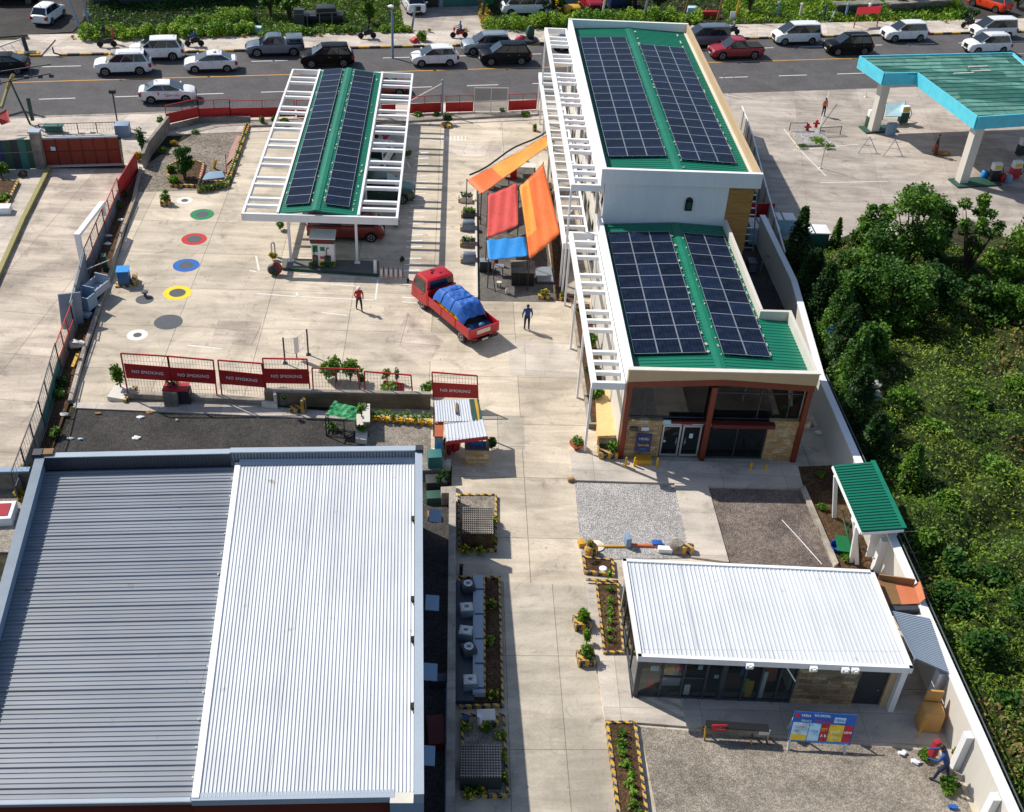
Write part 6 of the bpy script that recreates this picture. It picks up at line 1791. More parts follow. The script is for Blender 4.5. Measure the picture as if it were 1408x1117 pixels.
mb=MB();mb.box((q.x-.5,q.y-.385,1.25),(.34,.012,.5));mb.box((q.x-.02,q.y-.385,1.35),(.3,.012,.3));build(mb,'label',M['ring_green'],dp)
mb=MB();mb.box((q.x-.05,q.y-.39,.75),(.28,.012,.2));build(mb,'label',M['poster_red'],dp)
mb=MB();mb.box((q.x-.05,q.y-.39,.2),(.4,.02,.38));build(mb,'label',M['flower_yellow'],dp)
for px,n_,fl in((430,'red and green flower tuft at the left foot of the fuel dispenser','flower_pink'),(459,'yellow and green flower tuft at the right foot of the fuel dispenser','flower_yellow'),(446,'plain green tuft on the edge of the fuel island',None)):
 c=A(px,369);shrub((c.x,c.y-.1,.16),.28,.42,n_,'leaf_mid','flower_tuft','plant',flowers=fl)
q=A(377,378);t=thing('tyre_planter','round red and grey tyre planter at the left end of the fuel island','planter',q)
mb=MB();mb.lathe((q.x,q.y,.42),[(.22,-.16),(.36,-.14),(.42,0),(.36,.14),(.22,.16)],20,(.3,-1,.1));build(mb,'tyre',M['charcoal'],t,smooth=50)
mb=MB();mb.lathe((q.x+.12,q.y+.05,.44),[(.38,-.1),(.44,-.05),(.44,.05),(.38,.1)],20,(.3,-1,.1));build(mb,'rim',M['red_paint'],t,smooth=50)
leaf_mesh('foliage',blob_pts([(Vector((q.x,q.y-.15,.3)),(.25,.15,.25))],90,.2),.07,M['leaf_mid'],t)
q=A(374,352);mb=MB();mb.path([(q.x,q.y,0),(q.x,q.y,.9),(q.x+.1,q.y,1.05),(q.x+.22,q.y,.95),(q.x+.22,q.y,.2)],.06);single(mb,'hook_pipe',M['offwhite'],'white hooked vent pipe behind the tyre planter','pipe')
q=A(373,358);shrub((q.x+.1,q.y,0),.3,.55,'yellow flowering plant beside the white hooked pipe','leaf_yellow','flower_plant','plant')
mb=MB();a=A(516,376,.16);mb.box(a,(.2,.12,1.0));single(mb,'white_post',M['white_paint'],'single white board post at the right end of the fuel island','post')
rwp=thing('picket_barrier','short row of white pickets with brown posts by the fuel island','fence',A(522,383))
for k in range(5):
 a=A(524.5+k*6.6,382.5+k*.4);mb=MB();mb.box(a,(.17,.06,.68),.05,.9);build(mb,'picket',M['white_paint'],rwp)
mb=MB()
for k in range(6):a=A(521+k*6.6,380+k*.4);mb.box(a,(.06,.06,.75))
mb.bar(A(521,380,.45),A(555,382,.45),.05);build(mb,'post',M['brown_wood'],rwp)
q=A(553,362);shrub((q.x,q.y,0),.22,.5,'single small dark potted plant beside the hatched strip','leaf_dark','potted_plant','plant',flowers='flower_pink')
for px,py,lb_ in((561,187+30,'small shrub in the hatched bay right of the canopy'),(386,316,'yellow green pot plant seen under the canopy at the left'),(543,312,'pot plant at the right front corner of the canopy')):
 q=A(px,py);shrub((q.x,q.y,0),.35,.6,lb_,'leaf_mid','potted_plant','plant')
 # SHADE SAILS AND STALL
def sail(label,pts,mat,sag=.18,panels=None):
 q=[A(x,y,z)for x,y,z in pts];t=thing('shade_sail',label,'shade sail',(q[0].x,q[0].y,0),0,'shade sails over the food stalls')
 n=14;V=[];F=[]
 for i in range(n+1):
  for j in range(n+1):
   u,v=i/n,j/n
   p=q[0].lerp(q[1],u).lerp(q[3].lerp(q[2],u),v)
   p.z-=sag*4*(u*(1-u)+v*(1-v))/2-.03*math.sin(u*17+v*3)
   V.append(p)
 for i in range(n):
  for j in range(n):
   a=i*(n+1)+j;F.append((a,a+1,a+n+2,a+n+1))
 mb=MB();mb.add(V,F)
 mm=[M[m_]for m_ in(mat if isinstance(mat,tuple)else(mat,))]
 if panels:
  mb.m=[1 if panels((i+.5)/n,(j+.5)/n)else 0 for i in range(n)for j in range(n)]
 o=build(mb,'cloth',mm,t,smooth=60)
 s_=o.modifiers.new('t','SOLIDIFY');s_.thickness=.015
 mb=MB()
 for p in q:mb.tube((p.x,p.y,0),p+Z*.12,.035)
 build(mb,'pole',M['charcoal'],t)
 mb=MB()
 for a,b in((0,1),(1,2),(2,3),(3,0)):mb.tube(q[a]-Z*.01,q[b]-Z*.01,.012,n=5)
 build(mb,'hem_rope',M['brown_wood'],t)
 return t
sail('long amber and orange shade sail stretched up to the white trellis',[(642,248,2.4),(757,183,3.3),(762,194,3.2),(662,267,2.4)],('amber_tarp','orange_tarp'),.12,lambda u,v:u<.28 or(u>.93))
sail('brick red shade sail left of the big orange one',[(671,268,2.6),(711,251,2.7),(712.5,310,2.5),(669,328,2.45)],'red_tarp',.12)
sail('big orange shade sail hanging steeply beside the red one',[(714,257,2.9),(747,225,3.1),(770,321,2.4),(728,357,2.3)],('orange_tarp','amber_tarp'),.14,lambda u,v:u<.35 and v<.72)
sail('small bright blue awning in front of the red shade sail',[(669,329.5,2.4),(722,325.5,2.4),(726,352,2.1),(672,358,2.1)],'sky_tarp',.05)
mb=MB();p=A(645,246,2.3);
for k in range(9):a=A(646,243,2.35).lerp(A(755,180,3.2),k/9);b=A(646,243,2.35).lerp(A(755,180,3.2),(k+1)/9);mb.tube(a+Vector((0,.3,-.15*math.sin(k))),b+Vector((0,.3,-.15*math.sin(k+1))),.07)
single(mb,'rolled_net',M['charcoal'],'dark rolled net along the upper edge of the long amber sail','net')
st=thing('black_stall','black stall counter with pale top under the big orange sail','stall',A(719,392))
a,b,c,d=A(703,364,1.0),A(734,364,1.0),A(734,394,0),A(704,394,0)
mb=MB();mb.bx(c.x-1.5,c.y,0.02,c.x,c.y+1.2,1.0);build(mb,'counter',M['black'],st)
mb=MB();mb.bx(c.x-1.55,c.y-.02,1.001,c.x+.05,c.y+1.6,1.06);build(mb,'top',M['wallgrey'],st)
mb=MB()
for k in(1,2):mb.bx(c.x-1.5+k*.5-.015,c.y-.012,.05,c.x-1.5+k*.5+.015,c.y-.002,.98)
build(mb,'panel_joint',M['dark_steel'],st)
for px,py,sx,sy,h,m_,lb_,nm_ in((667,372,.8,.6,.75,'charcoal','dark grill box left of the black stall','grill_box'),(686,378,.6,.5,.7,'grey_steel','small grey table before the blue awning','side_table'),(686,395,.3,.25,.4,'cream','small pale stool on the dark stall floor','stool'),(697,404,.22,.2,.5,'cream','small cream can by the edge of the stall floor','can'),(682,364,.3,.3,1.0,'poster_red','red gas bottle under the blue awning','gas_bottle'),(748,380,1.2,2.2,.12,'dark_steel','dark flat mat right of the black stall','mat'),(688,255,1.4,.8,.9,'wallgrey','grey counter under the long amber sail','counter'),(702,245,.9,.5,1.2,'red_paint','red cabinet under the long amber sail','cabinet'),(672,258,.7,.6,.9,'white_paint','white cooler box under the long amber sail','cooler'),(722,240,1.6,.9,.8,'cream','pale table between the two orange sails','table')):
 q=A(px,py);t=thing(nm_,lb_,nm_.replace('_',' '),(q.x,q.y,.012))
 if nm_ in('side_table','table','stool','counter'):
  mb=MB();mb.box((q.x,q.y,h-.05),(sx,sy,.05));build(mb,'top',M[m_],t)
  for ax in(-1,1):
   for ay in(-1,1):mb=MB();mb.box((q.x+ax*(sx/2-.06),q.y+ay*(sy/2-.06),.012),(.05,.05,h-.063));build(mb,'leg',M['charcoal'],t)
 elif nm_ in('gas_bottle','can'):
  mb=MB();mb.lathe((q.x,q.y,.012),[(sx*.4,0),(sx*.5,.04),(sx*.5,h*.7),(sx*.3,h*.85),(sx*.15,h)],14);build(mb,'body',M[m_],t,smooth=40)
  mb=MB();mb.lathe((q.x,q.y,h+.013),[(.06,0),(.06,.06)],10);build(mb,'valve',M['chrome'],t)
 else:
  mb=MB();mb.box((q.x,q.y,.012),(sx,sy,h),.05);build(mb,'body',M[m_],t,bev=.02)
  mb=MB();mb.box((q.x,q.y,h+.013),(sx*.94,sy*.9,.05),.05);build(mb,'lid',M['grey_steel'],t)
mb=MB();mb.path([A(678,362,2.0),A(679,385,.6),A(681,401,.03)],.03);single(mb,'guy_rope',M['black'],'black rope running down from the blue awning','rope')
# planters along the stalls (left row) and a thin kerb
mb=MB();wallbox(mb,A(657,412),A(655,262),.14,0,.2);single(mb,'stall_kerb',M['offwhite'],'thin pale kerb along the left side of the stall floor','kerb')
pots=[(641,277,'cream','leaf_dark','pale planter box with dark plant near the long amber sail'),(645,298,'charcoal','leaf_bright','planter tray with bright green plants in the stall row'),(644,316,'zinc_dark',None,'rounded grey cover box in the stall row'),(644,338,'wallgrey','leaf_dark','grey planter with dark hedge plants in the stall row'),(645,360,'zinc_dark',None,'larger grey cover box at the front of the stall row')]
for px,py,bm_,lf,lb_ in pots:
 q=A(px,py);t=thing('stall_planter',lb_,'planter',q,0,'planter boxes along the stalls')
 mb=MB();mb.box(q,(.95,.6,.42));build(mb,'box',M[bm_],t,bev=.03)
 if lf:leaf_mesh('foliage',blob_pts([((q.x+k*.28,q.y,.55),(.25,.25,.22))for k in(-1,0,1)],170,.3),.08,M[lf],t)
 else:
  mb=MB();mb.lathe((q.x-.42,q.y,.45),[(.3,0),(.32,.05),(.32,.8),(.3,.85)],14,(1,0,0));build(mb,'cover',M['zinc_dark'],t,smooth=40)
 mb=MB();mb.box((q.x-.54,q.y,0),(.1,.6,.34));build(mb,'striped_edge',M['hazard'],t)
for px,py,lb_,fl in((748,410,'yellow trough of flowers at the front edge of the stall floor','flower_yellow'),(773,412,'small striped pot at the corner by the white trellis',None),(735,180,'bushy plant by the upper end of the long amber sail',None)):
 q=A(px,py);t=thing('flower_trough',lb_,'planter',q);mb=MB();mb.box(q,(.8 if fl else .35,.4,.28));build(mb,'trough',M['hazard'],t)
 leaf_mesh('foliage',blob_pts([(Vector((q.x,q.y,.42)),(.36 if fl else .2,.2,.2))],120,.3),.07,M['leaf_mid'],t)
 if fl:leaf_mesh('flowers',blob_pts([(Vector((q.x,q.y,.5)),(.36,.2,.18))],30,.8),.06,M[fl],t)
 # STATION CANOPY (upper right)
cs=thing('station_canopy','L shaped fuel station canopy with cyan edge and patched green roof','canopy',A(1290,220,0))
CZ=5.9
cp=[A(1183,78,CZ),A(1217,101,CZ),A(1262,100,CZ),A(1345,161,CZ)]
dE=A(1408,157,CZ)-cp[3];cp.append(cp[3]+dE*2.2)
dF=A(1320,75,CZ)-cp[0];kf=(cp[4].x-cp[0].x)/dF.x;cp.append(cp[0]+dF*kf)
mb=MB();c=sum(cp,Vector())/6
inner_=[p+(c-p).normalized()*.25 for p in cp]
mb.prism([(p.x,p.y)for p in cp],CZ-.95,CZ-.12);build(mb,'soffit',M['offwhite'],cs)
mb=MB();mb.prism([(p.x,p.y)for p in inner_],CZ-.119,CZ-.03);build(mb,'roof',M['roof_patch'],cs)
mb=MB()
for a,b in zip(cp,cp[1:]+cp[:1]):wallbox(mb,Vector((a.x,a.y,0)),Vector((b.x,b.y,0)),-.12,CZ-1.0,CZ+.05)
build(mb,'fascia',M['cyan'],cs)
u_=dF.normalized();v_=Vector((-u_.y,u_.x,0))
for k in range(-14,30):
 o_=cp[2]+v_*(k*.85);hit=[]
 for a,b in zip(inner_,inner_[1:]+inner_[:1]):
  da,db=(a-o_).dot(v_),(b-o_).dot(v_)
  if(da>0)!=(db>0):hit.append(((a.lerp(b,da/(da-db))-o_).dot(u_)))
 if len(hit)>=2:
  p,q=o_+u_*(min(hit)+.05),o_+u_*(max(hit)-.05);mb=MB();mb.bar((p.x,p.y,CZ-.01),(q.x,q.y,CZ-.01),.07,.05);build(mb,'roof_seam',M['green_roof_old'],cs)
for k,(x,y)in enumerate(((.3,.55),(.55,.62),(.7,.35))):
 p=cp[2].lerp(cp[5],x*.6+.05);mb=MB();mb.box((p.x+y*3,p.y-y*2,CZ-.029),(1.9,.12,.06),.2);build(mb,'roof_batten',M['cream'],cs)
for px,py in((1200,181),(1321,252)):
 q=A(px,py)
 mb=MB();mb.box((q.x,q.y,.16),(.75,.75,CZ-1.11),.19);build(mb,'column',M['offwhite'],cs)
for k,(px,py,w_,d_)in enumerate(((1208,179,3.2,1.5),(1340,252,4.0,1.6))):
 q=A(px,py);mb=MB();mb.box(q+Z*.02,(w_,d_,.14),.19);single(mb,'pump_island',M['dark_green'],('green raised island under the rear column of the cyan canopy','green raised island under the front column of the cyan canopy')[k],'kerb',bev=.03)
q=A(1228,186);t=thing('notice_board','tilted framed notice board beside the rear canopy column','sign board',q)
mb=MB();a,b,c_,d=A(1219,142,1.6),A(1245,140,1.6),A(1239,160,.9),A(1217,160,.9);mb.slab([a,b,c_,d],.08);build(mb,'board',M['pale_blue'],t)
mb=MB()
for p in(a,b):mb.tube((p.x,p.y,0),p,.04)
build(mb,'leg',M['dark_steel'],t)
mb=MB();q2=A(1223,187);mb.box(q2,(.9,.3,1.2),.2);single(mb,'fuel_cabinet',M['bluegrey'],'blue grey cabinet at the foot of the tilted notice board','cabinet',bev=.04)
for px,py,m1,lb_ in((1240,170,'dark_green','dark green pump partly behind the tilted notice board'),(1195,176,'dark_green','slim green pump left of the rear canopy column'),(1364,250,'black','black and yellow fuel pump in the canopy shade'),(1392,247,'poster_red','fuel pump with red base at the right edge in the shade'),(1402,215,'charcoal','dark pump far in the shade at the right edge')):
 q=A(px,py);t=thing('fuel_pump',lb_,'fuel pump',q,0,'fuel pumps of the right station')
 mb=MB();mb.box(q+Z*.16,(.8,.5,.9),.19);build(mb,'base',M[m1],t,bev=.03)
 mb=MB();mb.box(q+Z*1.061,(.75,.45,.6),.19);hd_=build(mb,'head',M['white_paint'],t,bev=.04)
 mb=MB();mb.box(q+Z*1.2+Vector((.05,-.25,0)),(.5,.04,.32),.19);build(mb,'display',M['poster_yellow'],hd_)
 mb=MB();mb.path([q+Vector((.42,-.1,1.4)),q+Vector((.6,-.2,1.0)),q+Vector((.5,-.2,.5)),q+Vector((.42,-.1,.8))],.03);build(mb,'hose',M['black'],t)
for k,(px,py,m_,lb_)in enumerate(((1352,246,'sky_tarp','blue canister beside the front canopy column'),(1376,250,'red_paint','red canister between the fuel pumps in the shade'),(1385,252,'bluegrey','pale blue drum near the right edge in the shade'))):
 q=A(px,py);mb=MB();mb.lathe(q+Z*.02,[(.25,0),(.28,.05),(.28,.6),(.2,.7),(.08,.78)],14);single(mb,'canister',M[m_],lb_,'canister',smooth=40)
for k,(p0,p1,p2)in enumerate((((1179,232),(1196,188),(1210,230)),((1215,236),(1231,192),(1230,236)))):
 mb=MB();a,b,c_=A(*p0),A(*p1,1.3),A(*p2);a.z=c_.z=.02
 a=Vector((b.x-.9,b.y-.6,.02));c_=Vector((b.x+.8,b.y-.5,.02))
 mb.tube(a,b,.035);mb.tube(b,c_,.03);mb.tube(a.lerp(b,.5),c_.lerp(b,.4),.02);mb.tube(b-Vector((.6,0,.25)),b+Vector((.7,.2,-.3)),.02)
 single(mb,'tripod_stand',M['grey_steel'],('left thin metal tripod stand on the right forecourt','right thin metal tripod stand on the right forecourt')[k],'stand')
ti=thing('planted_island','small planted island with grass and white gravel on the right forecourt','planter',A(1115,192))
pp=[A(1086,180),A(1126,180),A(1147,202),A(1098,203)]
mb=MB();mb.prism(pp,.0,.2);build(mb,'kerb',M['kerbgrey'],ti)
mb=MB();cc=sum(pp,Vector())/4;mb.prism([cc+(p-cc)*.9 for p in pp],.201,.23);build(mb,'soil',M['gravel_pale'],ti)
leaf_mesh('grass',blob_pts([(A(1124,193,.3),(.9,.7,.22)),(A(1138,200,.3),(.6,.4,.15)),(A(1103,200,.3),(.9,.3,.1))],420,.1),.1,M['leaf_mid'],ti,up=.1)
for k,(a,b,lb_)in enumerate(((A(1085,180,.2),A(1108,180,.2),'wire hurdle left behind the planted island'),(A(1127,184,.2),A(1155,185,.02),'wire hurdle right behind the planted island'))):
 bars_fence('wire_hurdle',lb_,a,b,.75,None,frame_m='dark_steel',nb=14,mid=0,wire=5,z0=.2 if k==0 else .02,cat='hurdle',r=.009)
for k,(px,py,lb_)in enumerate(((1109,183,'left red hydrant on the planted island'),(1121,178,'right red hydrant on the planted island'))):
 q=A(px,py);mb=MB();mb.lathe((q.x,q.y,.2),[(.16,0),(.14,.05),(.12,.5),(.16,.52),(.1,.65)],10);mb.tube((q.x-.3,q.y,.55),(q.x+.3,q.y,.55),.08);single(mb,'hydrant',M['poster_red'],lb_,'hydrant')
for px,py,lb_,m_ in((1190,134,'small white marker stub on the right forecourt by the road','cream'),(1128,232,'thin pole with pale base before the grey sheet fence','offwhite')):
 q=A(px,py);mb=MB();mb.tube(q,q+Z*(.5 if px>1150 else 2.2),.045);mb.lathe(q,[(.18,0),(.12,.1)],10);single(mb,'marker_post',M[m_],lb_,'post')
q=A(988,130);mb=MB();mb.tube(q,q+Vector((.3,0,2.0)),.05);mb.tube(q+Vector((1.0,.2,0)),q+Vector((1.3,.2,2.2)),.04);single(mb,'thin_poles',M['grey_steel'],'two thin poles by the road right of the green roof','pole')
# corner behind the lower roof: sheet fence, tanks, cabinets
sf=thing('sheet_fence','long pale corrugated sheet fence along the right forecourt','fence',(22.3,72,0))
fpts=[Vector((22.35,66.5,0)),Vector((23.2,76,0)),Vector((24.2,86,0)),Vector((24.6,92.5,0))]
for a,b in zip(fpts,fpts[1:]):
 mb=MB();n_=40
 for k in range(n_):
  p,q=a.lerp(b,k/n_),a.lerp(b,(k+.62)/n_);wallbox(mb,p,q,.04,0,2.3)
  p2,q2=a.lerp(b,(k+.62)/n_)+Vector((.05,0,0)),a.lerp(b,(k+1)/n_)+Vector((.05,0,0));wallbox(mb,p2,q2,.04,0,2.3)
 build(mb,'sheet',M['offwhite'],sf)
mb=MB()
for a,b in zip(fpts,fpts[1:]):
 for k in range(4):p=a.lerp(b,k/4)+Vector((-.1,0,0));mb.tube(p,p+Z*2.5,.04)
build(mb,'post',M['grey_steel'],sf)
mb=MB();mb.bar(fpts[0]+Z*2.33,fpts[1]+Z*2.33,.1,.06);mb.bar(fpts[1]+Z*2.33,fpts[2]+Z*2.33,.1,.06);mb.bar(fpts[2]+Z*2.33,fpts[3]+Z*2.33,.1,.06);build(mb,'top_rail',M['white_paint'],sf)
wall_run('inner grey block wall beside the corrugated sheet fence',[(20.9,72.5),(22.0,88)],.2,1.9,'wallgrey',name='block_wall')
mb=MB();q0,q1=AY(1033,281,74),AY(1066,281,74);mb.bx(q0 .x,74,.4,q1 .x,74.08,2.2);single(mb,'red_board',M['red_paint'],'dark red board standing behind the white tanks','board')
for px,py,w_,d_,h,m_,lb_ in((1045,330,2.0,1.6,1.25,'pale_blue','wide white topped tank left of the dark cypress'),(1118,338,1.6,1.3,1.25,'teal_paint','teal tank with white lid right of the dark cypress'),(1076,318,1.3,1.1,1.1,'pale_blue','smaller white tank beside the wide one')):
 q=A(px,py);t=thing('storage_tank',lb_,'tank',q,0,'white lidded tanks behind the shop')
 mb=MB();mb.box(q,(w_,d_,h));build(mb,'tank',M[m_],t,bev=.04);mb=MB();mb.box(q+Z*(h+.002),(w_*1.06,d_*1.08,.12));build(mb,'lid',M['white_paint'],t,bev=.03)
 mb=MB();mb.bar(q+Vector((-w_*.2,-d_*.56,h+.15)),q+Vector((-w_*.2,d_*.56,h+.15)),.06);build(mb,'strap',M['dark_steel'],t)
for a,b,lb_ in(((1050,352),(1072,353),'lower left grey rail beside the tanks'),((1100,318),(1125,358),'sloping grey rail right of the cypress'),((1055,300),(1076,333),'sloping dark rail over the white tank')):
 mb=MB();mb.bar(A(*a,1.3),A(*b,.6),.07);p=A(*a,1.3);mb.tube((p.x,p.y,0),p,.03);p=A(*b,.6);mb.tube((p.x,p.y,0),p,.03);single(mb,'pipe_rail',M['grey_steel'],lb_,'rail')
la=thing('steel_ladder','grey steel stair ladder beside the wood clad wall','ladder',A(1027,345))
p,q=A(1022,345,0),A(1034,322,3.0)
mb=MB();o=Vector((.7,0,0));mb.bar(p,p+Vector((.0,2.2,4.6)),.08);mb.bar(p+o,p+o+Vector((.0,2.2,4.6)),.08);build(mb,'stringer',M['grey_steel'],la)
for k in range(11):
 c=p+Vector((0,2.2,4.6))*(k+.5)/11;mb=MB();mb.bar(c,c+o,.16,.04);build(mb,'tread',M['alu'],la)
for k,(px,py,s,m_,lb_)in enumerate(((1012,318,(.8,.6,1.5),'charcoal','dark cabinet against the wood clad wall'),(1019,308,(.5,.5,1.8),'dark_steel','tall dark louvred box against the wood clad wall'),(1032,372,(.6,.9,.8),'dark_steel','dark box low beside the white parapet'))):
 q=A(px,py);t=thing('equipment_box',lb_,'cabinet',q);mb=MB();mb.box(q,s);build(mb,'box',M[m_],t,bev=.02)
 for j in range(4):mb=MB();mb.box(q+Vector((0,-s[1]/2-.012,s[2]*(.2+j*.18))),(s[0]*.8,.02,.06));build(mb,'louvre',M['grey_steel'],t)
 # PLANTER STRIP BETWEEN THE PASSAGE AND THE DRIVE
wall_run('long stained concrete wall between dark passage and planters',[(.52,19),(.36,43.2)],.24,.95,'wallgrey','kerbgrey',name='passage_wall')
def bed(label,pts,soil='soil',name='planter_bed',h=.2,w=.11,haz='hazard',cat='planter'):
 t=thing(name,label,cat,(pts[0].x,pts[0].y,0))
 for a,b in zip(pts,pts[1:]+pts[:1]):
  mb=MB();d=(b-a).normalized();wallbox(mb,a,b-d*w,w,0,h);build(mb,'kerb',M[haz],t)
 c=sum(pts,Vector())/len(pts);mb=MB();mb.prism([p+(c-p)*.06 for p in pts],.0,h-.05);build(mb,'soil',M[soil],t)
 return t
def ccw(*p):return[A(*q)for q in p]
b1=bed('upper hazard striped bed around the woven roofed cage',ccw((630,760),(683,760),(683,683),(629,683)),'gravel_tan')
b2=bed('long hazard striped bed holding the row of old air conditioners',ccw((632,976),(693,974),(688,796),(630,796)),'soil')
b3=bed('lower hazard striped bed around the grating topped box',ccw((636,1098),(700,1098),(694,985),(633,985)),'gravel_tan')
for b_,pts in((b1,[(677,745),(679,715),(640,755),(660,757)]),(b3,[(688,1010),(690,1040),(692,1070),(645,1090),(660,1085),(640,1000),(668,1000)]),(b2,[(678,955),(672,880),(676,830)])):
 leaf_mesh('foliage',np.vstack([blob_pts([(A(*p,.25),(.3,.32,.25))],70,.2)for p in pts]),.09,M['leaf_mid'],b_)
 leaf_mesh('yellow_blossom',np.vstack([blob_pts([(A(*p,.3),(.28,.28,.22))],14,.6)for p in pts]),.07,M['flower_yellow'],b_)
def cage(label,px,py,sx,sy,h,top,side,dirn):
 q=A(px,py);t=thing('slatted_cage',label,'cage',q)
 mb=MB();mb.box(q+Z*.1,(sx,sy,h));build(mb,'box',M[side],t,bev=.02)
 mb=MB()
 for k in range(15):x=q.x-sx/2+sx*(k+.5)/15;mb.bx(x-.022,q.y-sy/2,h+.103,x+.022,q.y+sy/2,h+.14)
 for k in range(12):y=q.y-sy/2+sy*(k+.5)/12;mb.bx(q.x-sx/2,y-.02,h+.141,q.x+sx/2,y+.02,h+.165)
 build(mb,'slat_top',M[top],t)
 mb=MB();mb.bx(q.x-sx/2,q.y-sy/2,h+.1,q.x+sx/2,q.y+sy/2,h+.102);build(mb,'lining',M['inside_dark'],t)
 return t
cage('brown woven roofed cage in the upper striped bed',656,738,1.5,1.9,.95,'wallgrey','soil',0)
cage('grey grating topped box in the lower striped bed',660,1066,1.6,1.5,.8,'kerbgrey','charcoal',0)
mb=MB();mb.bar(A(637,740,.1),A(648,700,1.0),.06);single(mb,'stick',M['offwhite'],'pale stick leaning on the woven roofed cage','stick')
# air conditioners, channel
for k,(px,py,rz,lb_)in enumerate(((643,818,.2,'uppermost air conditioner, tilted, in the long striped bed'),(641,850,.1,'second air conditioner with round white fan from the top of the bed'),(640,882,-.15,'third air conditioner, open topped, in the long striped bed'),(644,905,.35,'fourth air conditioner, wrapped in grey sheet, in the long bed'),(646,950,.05,'lowest air conditioner with round white fan on a grey bench'))):
 q=A(px,py);t=thing('air_conditioner',lb_,'air conditioner',(q.x,q.y,.1),0,'old air conditioners in the bed')
 mb=MB();mb.box(q+Z*.1,(.62,.55,.62),rz);bo=build(mb,'casing',M['dark_steel' if k in(0,3)else 'zinc_dark'],t,bev=.03)
 mb=MB();mb.box(q+Z*.722,(.55,.5,.03),rz);build(mb,'top_panel',M['offwhite']if k in(1,2,4)else M['dark_steel'],t,bev=.01)
 mb=MB();mb.lathe(q+Z*.753,[(.2,0),(.2,.03),(.16,.03),(.16,.012)],20);fg=build(mb,'fan_ring',M['white_paint'],t)
 mb=MB();mb.lathe(q+Z*.754,[(.15,0),(.15,.006)],16);mb.lathe(q+Z*.761,[(.04,0),(.04,.02)],10)
 for j in range(4):a=j*math.pi/4;mb.bar(q+Vector((math.cos(a)*.15,math.sin(a)*.15,.772)),q-Vector((math.cos(a)*.15,math.sin(a)*.15,-.772)),.015)
 build(mb,'fan',M['charcoal'],fg)
mb=MB();a,b=A(648,935,.1),A(645,900,.1);wallbox(mb,A(652,970),A(650,805),.95,.1,.3);single(mb,'low_bench',M['dark_steel'],'long low grey bench under the old air conditioners','bench')
ch_=thing('metal_channel','long zinc duct lying beside the old air conditioners','duct',A(662,880));mb=MB();a,b=A(656,797),A(667,963)
wallbox(mb,A(666,962),A(665,800),.5,.1,.45);build(mb,'channel',M['zinc'],ch_)
mb=MB();wallbox(mb,A(667.5,962),A(666.5,800),.08,.1,.47);build(mb,'yellow_edge',M['hazard'],ch_)
mb=MB()
for k in range(5):c=A(665,820+k*34).lerp(A(655,820+k*34),.5);mb.box(c+Z*.452,(.46,.08,.02))
build(mb,'joint',M['dark_steel'],ch_)
for px,py,s,m_,lb_,nm_ in((668,993,(.75,.55,.5),'cream','pale cardboard box at the top of the lower bed','carton'),(659,1003,(.22,.22,.9),'white_paint','white upright sign post with a dark plant in the lower bed','sign_post'),(680,1000,(.3,.3,.45),'hazard','yellow black pot at the top right of the lower bed','plant_pot'),(640,995,(.3,.3,.4),'navy','dark blue pot at the top left of the lower bed','plant_pot'),(634,790,(.18,.18,.6),'black','black bollard at the top of the long striped bed','bollard'),(643,753,(.35,.35,.55),'charcoal','dark bucket at the lower edge of the upper bed','bucket')):
 q=A(px,py);mb=MB()
 if s[0]==s[1]:mb.lathe(q,[(s[0]*.42,0),(s[0]*.5,s[2]*.9),(s[0]*.56,s[2]),(s[0]*.4,s[2]*.96)],12)
 else:mb.box(q,s,.05)
 single(mb,nm_,M[m_],lb_,nm_.replace('_',' '),bev=.015 if s[0]!=s[1]else 0)
 # dark passage clutter
for px,py,sx,sy,h,m_,lb_ in((604,650,.9,.8,1.3,'teal_paint','dark green water tank at the upper end of the passage'),(600,688,1.1,.7,.4,'dark_green','low green box in the passage'),(602,712,.6,.5,.3,'brown_wood','brown crate in the dark passage'),(608,1010,1.1,1.6,.35,'maroon_dark','dark red heap in the lower passage'),(612,940,.9,.5,.4,'dark_steel','grey slab bridging the passage')):
 q=A(px,py);mb=MB();q.x=max(-.45,min(q.x,.1))-.1;mb.box((q.x-.15,q.y,0),(min(sx,.8),sy,h),.1,.9);single(mb,'passage_box',M[m_],lb_,'box',bev=.03)
mb=MB();mb.tube((.2,23,.3),(.15,31.5,.3),.05);single(mb,'drain_pipe',M['grey_steel'],'grey pipe running along the dark passage','pipe')
# small stalls between yard and drive
kb=thing('zinc_roof_stall','small stall with two sloping zinc sheets beside the right sign panel','stall',A(630,640))
a,b,c,d=A(597,551,2.4),A(658,549,2.4),A(664,579,2.1),A(599,580,2.1)
def zroof(a,b,c,d,n,par):
 mb=MB();mb.sheet(a,b,c,d,n,.03,.55);mb.slab([p-Z*.015 for p in(a,b,c,d)],.02);return build(mb,'roof_sheet',M['zinc' if 0 else 'white_roof'],par)
zroof(a,a.lerp(b,.78),d.lerp(c,.78),d,14,kb)
e,f,g,h=A(611,582,2.0),A(664,577,2.15),A(670,600,1.9),A(613,607,1.75)
zroof(e,f,g,h,12,kb)
mb=MB()
for p in(a,b,c,d,g,h):mb.bar((p.x,p.y,0),p-Z*.05,.08)
build(mb,'post',M['brown_wood'],kb)
mb=MB();q=A(615,580,0);x0,x1=A(600,640).x,A(610,640).x;y0=A(605,640).y
mb.bx(x0-.1,y0,0,x0+.3,y0+2.2,1.85);build(mb,'side_wall',M['bluegrey'],kb)
mb=MB();mb.bx(x0-.12,y0-.02,1.852,x0+.34,y0+2.2,1.95);build(mb,'brick_top',M['terracotta'],kb)
mb=MB();mb.bx(x0+.05,y0-.03,.5,x0+.28,y0-.005,1.5);build(mb,'blue_sign',M['sky_tarp'],kb)
